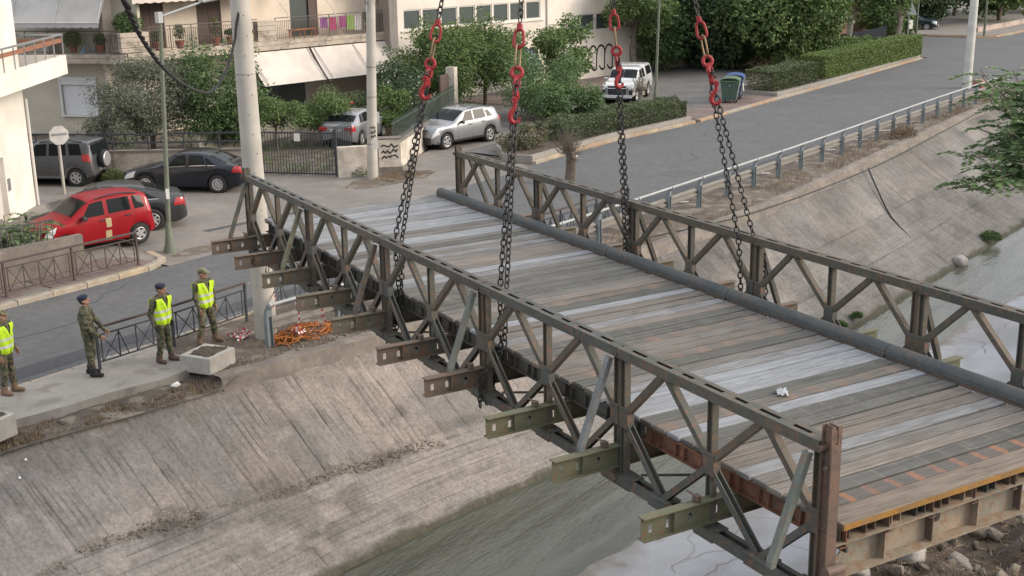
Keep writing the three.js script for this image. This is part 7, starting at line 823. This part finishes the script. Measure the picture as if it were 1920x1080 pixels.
{ const lv = new Leaves(), put_ = (x, z, y, pal, s) => lv.add(x, y + s * 0.4, z, s, 0.02, pal, rr(-0.5, 0.5), 1, rr(-0.5, 0.5));
  for (let i = 0; i < 9000; i++) { const x = rr(0.9, 60), t = Math.pow(rnd(), 1.2), z = lerp(zTop(x) - 0.3, zNear(x), t * 0.6), k = fbm(x * 0.6, z * 1.2, 3, 55); if (k < 0.47) continue; put_(x, z, 0.02, G.dry, rr(0.05, 0.2)); }
  for (let i = 0; i < 9000; i++) { const x = rr(-8, 1.2), z = rr(-3.1, zTop(x) + 0.05); if (fbm(x * 1.3, z * 2, 3, 57) < 0.43 || z < piece([[-8, -3.2], [-3.6, -2.95], [-1.4, -2.68], [0.3, -2.4]], x)) continue; put_(x, z, -0.2, G.dry, rr(0.06, 0.18)); }
  for (let i = 0; i < 1500; i++) { const x = rr(-6, 4), z = rr(-11.6, -11.2) - 0.08 * (4 - x) ; if (fbm(x * 1.1, z * 2, 3, 58) < 0.52) continue; put_(x, z + 0.1, 0.11, G.weed, rr(0.06, 0.16)); }
  for (let i = 0; i < 2600; i++) { const x = rr(17, 24), z = rr(-24.5, -17); if (fbm(x * 0.7, z * 0.7, 3, 59) < 0.45 || x < 17 + (-18 - z) * -0.4) continue; put_(x, z, 0, G.green, rr(0.1, 0.4)); }
  for (let i = 0; i < 900; i++) put_(rr(18.4, 20.5), rr(-14.4, -13.2), 0.01, G.dry, rr(0.05, 0.15));
  const m = stuff(lv.mesh('dry_grass', scene, mDry)); m.userData.label = 'dry grass tufts along the canal verge and wall feet'; m.userData.category = 'grass'; }
// potted plants and household things on the balcony of the apartment house
{
  const gp = join([lathe([[0.0, 0], [0.15, 0], [0.21, 0.36], [0.235, 0.36], [0.235, 0.3], [0.2, 0.3]], 12)]);
  const pots = [[1.75, 0.55, 'potted plant beside the rounded corner of the balcony'], [2.9, 0.75, 'second potted plant from the balcony corner'], [4.9, 0.95, 'tall reddish potted plant in front of the dark shutter'], [5.75, 0.35, 'small potted plant right of the tall reddish one'], [6.75, 0.25, 'last potted plant before the concrete balcony panel'], [14.6, 0.9, 'potted shrub behind the slim pole on the balcony']];
  pots.forEach(([x, h, lab], i) => { const o = T('potted_plant', lab, 'potted plant', aptAt(x, 3.95, -0.3), 0, 'potted plants on the balcony'); M('pot', gp, mTerracotta, o); const lv = new Leaves(); for (let k = 0; k < 380; k++) { const d = inBall(); lv.add(d.x * 0.3, 0.4 + (d.y * 0.5 + 0.5) * h, d.z * 0.3, 0.12, 0.055, i === 2 ? [...G.green, [0.3, 0.09, 0.05]] : G.green); } lv.mesh('leaves', o); });
  const lv = new Leaves(); for (let k = 0; k < 1600; k++) { const d = inBall(); lv.add(d.x * 0.8, d.y * 0.55 + 0.4, d.z * 0.5, 0.14, 0.07, G.green); } const o1 = T('balcony_shrub', 'leafy shrub growing out of the corner balcony planter', 'shrub', aptAt(0.4, 4.85, -0.45)); lv.mesh('leaves', o1); M('stems', join([0, 1, 2, 3].map((i) => beam(V(0, -0.5, 0), V(rr(-0.5, 0.5), 0.6, rr(-0.3, 0.3)), R(0.02, 0.02)))), mTwig, o1);
  const sidePt = (d, z) => { const c = V(-d, 0, z).applyAxisAngle(V(0, 1, 0), yaw(0.48, 0.876)); return aptAt(c.x, 3.95, c.z); };
  for (const [d, s, lab] of [[2.9, 0.42, 'round bushy potted plant behind the side balcony railing'], [1.5, 0.28, 'smaller potted plant near the corner on the side balcony']]) { const o = T('potted_plant', lab, 'potted plant', sidePt(d, -0.15), 0, 'potted plants on the balcony'); M('pot', gp, mTerracotta, o); const q = new Leaves(); for (let k = 0; k < 800; k++) { const e = inBall(); q.add(e.x * s, 0.6 + e.y * s, e.z * s, 0.11, 0.06, G.citrus); } q.mesh('leaves', o); }
  { const o = T('drum', 'pale round tub at the far end of the side balcony', 'tub', sidePt(4.3, -0.2)); M('tub', join([lathe([[0.0, 0], [0.3, 0], [0.34, 0.6], [0.36, 0.62], [0.34, 0.64], [0.3, 0.62]], 16)]), mWhitePlastic, o); }
  { const o = T('blue_bicycle', 'small blue metal frame lying on the side balcony', 'frame', sidePt(2.0, 0)); M('tubes', join([tube([V(-0.4, 0.05, 0), V(-0.1, 0.4, 0), V(0.2, 0.05, 0), V(0.4, 0.35, 0)], 0.02, 5), tube([V(-0.5, 0.05, 0), V(0, 0.08, 0), V(0.5, 0.05, 0)], 0.02, 5)]), std({ rgb: [0.08, 0.22, 0.35] }), o); }
  { const o = T('wooden_bench', 'low orange wooden bench on the balcony by the open door', 'bench', aptAt(10.3, 3.95, -0.5)), mw = std({ rgb: [0.42, 0.16, 0.05], roughness: 0.6 }); M('seat', join([box(1.7, 0.05, 0.4, 0, 0.42, 0)]), mw, o); for (const x of [-0.75, 0, 0.75]) for (const z of [-0.16, 0.16]) M('leg', join([box(0.05, 0.4, 0.05, x, 0.2, z)]), mw, o); }
  { const o = T('drying_rack', 'folding clothes rack with laundry on the balcony', 'clothes rack', aptAt(12.6, 3.95, -0.55)); M('rack_frame', join([beam(V(-1, 0, 0.3), V(1, 0.95, -0.3), R(0.02, 0.02)), beam(V(-1, 0.95, 0.3), V(1, 0, -0.3), R(0.02, 0.02)), beam(V(-1.1, 0.95, 0.3), V(1.1, 0.95, 0.3), R(0.02, 0.02)), beam(V(-1.1, 0.95, -0.3), V(1.1, 0.95, -0.3), R(0.02, 0.02))]), mSteelGrey, o); }
  [[11.5, [0.35, 0.12, 0.35], 'purple cloth hanging on the clothes rack', 0.55], [12.1, [0.5, 0.08, 0.2], 'pink cloth hanging on the clothes rack', 0.7], [12.75, [0.45, 0.1, 0.3], 'magenta cloth hanging on the clothes rack', 0.6], [13.3, [0.3, 0.45, 0.12], 'green cloth hanging on the clothes rack', 0.75], [13.8, [0.6, 0.58, 0.56], 'white cloth hanging at the end of the clothes rack', 0.8]].forEach(([x, c, lab, h]) => { const rows = []; for (let j = 0; j <= 6; j++) { const r = []; for (let i = 0; i <= 8; i++) r.push(V((i / 8 - 0.5) * 0.5, 0.97 - j / 6 * h, 0.02 * Math.sin(i * 1.4 + j * 0.5) * (j / 6 + 0.3))); rows.push(r); } const m = M('hanging_cloth', join([flat(loft(rows))]), std({ rgb: c, roughness: 0.9 })); m.position.set(...aptAt(x, 3.95, -0.22)); m.rotation.y = yaw(0.995, 0.1); tag(m, lab, 'laundry', 'laundry on the balcony'); });
}
// ================= rubble, litter, details =================
const mRock = [mottled([0.3, 0.27, 0.235], [0.2, 0.175, 0.15], 0.9, { n: 192, k: 801, fine: 0.4, bump: 0.02 }), mottled([0.36, 0.34, 0.32], [0.26, 0.245, 0.23], 0.9, { n: 192, k: 805, fine: 0.3, bump: 0.012 }), mottled([0.25, 0.2, 0.16], [0.16, 0.13, 0.1], 0.9, { n: 192, k: 809, fine: 0.5, bump: 0.02 })];
function rockGeo(k, sx, sy, sz, rough = 0.35) { const g = mergeVertices((() => { const q = new THREE.IcosahedronGeometry(1, 2); q.deleteAttribute('uv'); q.deleteAttribute('normal'); return q; })()), p = g.attributes.position; for (let i = 0; i < p.count; i++) { let x = p.getX(i), y = p.getY(i), z = p.getZ(i); const n = 1 + rough * (vn3(x * 1.6 + k * 5, y * 1.6, z * 1.6, k) - 0.5) * 2 + 0.12 * (vn3(x * 5, y * 5 + k, z * 5, k + 3) - 0.5); x = clamp(x * n, -0.8, 0.85); y = clamp(y * n, -0.75, 0.7); z = clamp(z * n, -0.8, 0.8); p.setXYZ(i, x * sx, y * sy, z * sz); } g.computeVertexNormals(); return boxUV(flat(g)); }
const rocks = [0, 1, 2, 3, 4].map((k) => rockGeo(k + 1, 1, 0.7, 0.8));
const ROCK = [[0.75, 12.6, 0.52, 0.2, 'pointed pale grey stone leaning below the end girder', 1], [1.5, 12.7, 0.3, 1.2, 'flat brown stone right of the pointed one', 0], [-0.25, 12.35, 0.28, 0.5, 'rounded grey stone under the rusty corner post', 1], [0.15, 12.2, 0.24, 2.1, 'small stone in front of the rusty corner post', 0], [2.6, 13.2, 0.46, 0.9, 'squared concrete lump on the rubble bank', 2], [3.3, 13.6, 0.46, 2.0, 'pale broken stone at the right edge of the rubble', 1], [2.7, 13.75, 0.22, 1.0, 'tan stone half buried in the rubble', 0], [1.95, 13.35, 0.2, 0.1, 'small brown stone between bigger ones', 2], [3.6, 13.3, 0.3, 0.7, 'dark stone at the top of the rubble', 2], [0.9, 13.4, 0.22, 1.7, 'stone at the very bottom edge of the picture', 0], [2.9, 14.2, 0.26, 0.3, 'reddish stone in the bottom right corner', 2], [4.1, 13.7, 0.24, 0.4, 'light stone under the right end of the girder', 1]];
ROCK.forEach(([x, z, r, a, lab, m], i) => { const o = M('rubble_stone', rocks[i % 5], mRock[m]); o.scale.set(r, r * (i === 0 ? 1.5 : 0.9), r * 0.9); o.position.set(x, bankY(x, z) + r * 0.28, z); o.rotation.set(rr(-0.4, 0.4), a, rr(-0.5, 0.5)); tag(o, lab, 'stone', 'broken stones on the rubble bank'); });
{
  const im = new THREE.InstancedMesh(rocks[2], mRock[0], 1500), m4 = new THREE.Matrix4(), c = new THREE.Color(); for (let i = 0; i < 1500; i++) { const x = rr(-4, 9), z = rr(11.4, 16), s = 0.03 + 0.11 * Math.pow(rnd(), 3); m4.compose(V(x, bankY(x, z) + s * 0.3, z), new THREE.Quaternion().setFromEuler(new THREE.Euler(rr(0, 6), rr(0, 6), rr(0, 6))), V(s, s * 0.8, s)); im.setMatrixAt(i, m4); const k = rr(0.55, 1.3); im.setColorAt(i, c.setRGB(k, k * 0.95, k * 0.88)); } im.name = 'rubble_gravel'; im.castShadow = im.receiveShadow = true; scene.add(stuff(im)); im.userData.label = 'loose stones and clods covering the rubble bank'; im.userData.category = 'gravel';
  const lv = new Leaves(); for (let i = 0; i < 5200; i++) { const x = rr(-3, 8), z = rr(11.8, 15.5); if (fbm(x * 0.9, z * 0.9, 3, 91) < 0.46) continue; lv.add(x, bankY(x, z) + 0.04, z, rr(0.1, 0.34), 0.012, G.dry, rr(-1, 1), rr(0, 0.5), rr(-1, 1)); } const r = stuff(lv.mesh('dry_roots', scene, mDry)); r.userData.label = 'dry roots and straw tangled in the rubble bank'; r.userData.category = 'roots';
  const im2 = new THREE.InstancedMesh(rocks[1], mRock[0], 2600); for (let i = 0; i < 2600; i++) { const band = i < 700, x = band ? rr(-4.5, 4.5) : rr(-7, 14); let d, z, y, s; if (band) { d = bandAt(x) + 0.12 + rr(-0.2, 0.2) * 0.8; const v = d / SL; y = lerp(-0.22, -3.05, v) - 0.12 * Math.sin(Math.PI * v) - 0.03; z = lerp(zTop(x) + 0.06, zBot(x), v); s = rr(0.008, 0.024); } else { z = rr(zTop(x) - 0.1, zTop(x) - 1.2); y = x < 0.7 ? -0.19 : 0.03; s = rr(0.012, 0.045); if (x < 0.7 && z < -2.3) { z = rr(zTop(x) - 0.35, zTop(x)); } } m4.compose(V(x, y, z), new THREE.Quaternion().setFromEuler(new THREE.Euler(rr(0, 6), rr(0, 6), rr(0, 6))), V(s, s * 0.8, s)); im2.setMatrixAt(i, m4); const k = rr(0.8, 1.35); im2.setColorAt(i, c.setRGB(k, k * 0.93, k * 0.85)); } im2.name = 'bank_gravel'; im2.castShadow = im2.receiveShadow = true; scene.add(stuff(im2)); im2.userData.label = 'loose gravel in the eroded band of the canal bank'; im2.userData.category = 'gravel';
}
// mounds of earth on the canal-side ledge
for (const [x, z, s, lab] of [[-0.9, -2.35, 0.5, 'heap of brown earth and straw below the pavement edge'], [-2.3, -2.6, 0.38, 'smaller earth heap left of the bigger one']]) { const g = rockGeo(9 + x, s * 1.7, s * 0.35, s * 0.6, 0.5), m = M('earth_heap', g, mDirt); m.position.set(x, -0.2, z); tag(m, lab, 'earth heap'); }
// litter
for (const [x, y, z, lab] of [[-0.35, -0.02, -2.2, 'crumpled white plastic litter on the earth below the pavement'], [26.7, 0.02, -10.6, 'white litter at the kerb beside the planting bed']]) { const m = M('litter', rockGeo(17, 0.11, 0.05, 0.08, 0.6), mWhitePlastic); m.position.set(x, y, z); tag(m, lab, 'litter'); }
{ const p = toW(12.47, DECK + 0.015, -2.12), rows = []; for (let j = 0; j <= 6; j++) { const r = []; for (let i = 0; i <= 8; i++) r.push(V((i / 8 - 0.5) * 0.2, 0.045 * hash(i, j, 4), (j / 6 - 0.5) * 0.12)); rows.push(r); } const m = M('foil_scrap', join([flat(loft(rows))]), std({ rgb: [0.55, 0.56, 0.58], roughness: 0.3, metalness: 0.6 })); m.position.copy(p); m.rotation.y = 0.6; tag(m, 'crumpled silver foil scrap lying on the bridge planks', 'litter'); }
tag(M('wire_coil', join([0, 1, 2].map((k) => tube(Array.from({ length: 16 }, (_, i) => { const a = i / 15 * 5.6 + k * 0.5; return V(2.9 + Math.cos(a) * (0.55 + 0.06 * k), bankY(2.9, 12.9) + 0.16 + 0.05 * Math.sin(a * 2 + k), 12.9 + Math.sin(a) * (0.3 + 0.04 * k)); }), 0.012, 5))), mWhitePlastic), 'loop of white wire lying on the rubble below the girder', 'wire');
tag(M('drain_hose', tube([V(31.2, -0.15, 0.1), V(30.2, -0.75, 0.9), V(29.2, -1.55, 1.9), V(28.9, -2.2, 2.8), V(28.7, -2.6, 3.3)], 0.03, 6), mRubber), 'black hose running down the far canal bank', 'hose');
tag(M('fallen_block', rockGeo(23, 0.35, 0.3, 0.25, 0.3), mRock[1]), 'concrete lump at the water edge under the far bank', 'stone').position.set(29.8, -3.0, 4.35);
// paper scraps on the slope
{ const s = [[-4.6, 0.35], [-4.2, 0.6], [-5.3, 1.0], [-5.1, 1.1], [-3.9, 0.3]]; s.forEach(([x, d], i) => { const v = d / SL, m = M('paper_scrap', join([box(0.05, 0.008, 0.04)]), mWhitePlastic); m.position.set(x, lerp(-0.22, -3.05, v) - 0.12 * Math.sin(Math.PI * v) + 0.03, lerp(zTop(x) + 0.06, zBot(x), v)); m.rotation.set(0.6, i, 0); tag(m, ['tiny white paper scrap on the slope, second lowest', 'tiny white paper scrap nearest the soldiers on the slope', 'tiny white paper scrap at the far left of the slope', 'tiny white paper scrap just right of the leftmost one', 'tiny white paper scrap highest on the slope'][i], 'litter', 'paper scraps on the slope'); }); }
// short painted marks beside the guardrail
for (let i = 0; i < 9; i++) { const x = 17.5 + i * 3.1, m = ST('painted_line', join([box(0.07, 0.012, 0.85, 0, 0, 0, 0.9)]), mWhitePlastic); m.position.set(x, 0.085, lerp(zNear(x), -1.9, 0.45)); }
renderer.render(scene, camera);
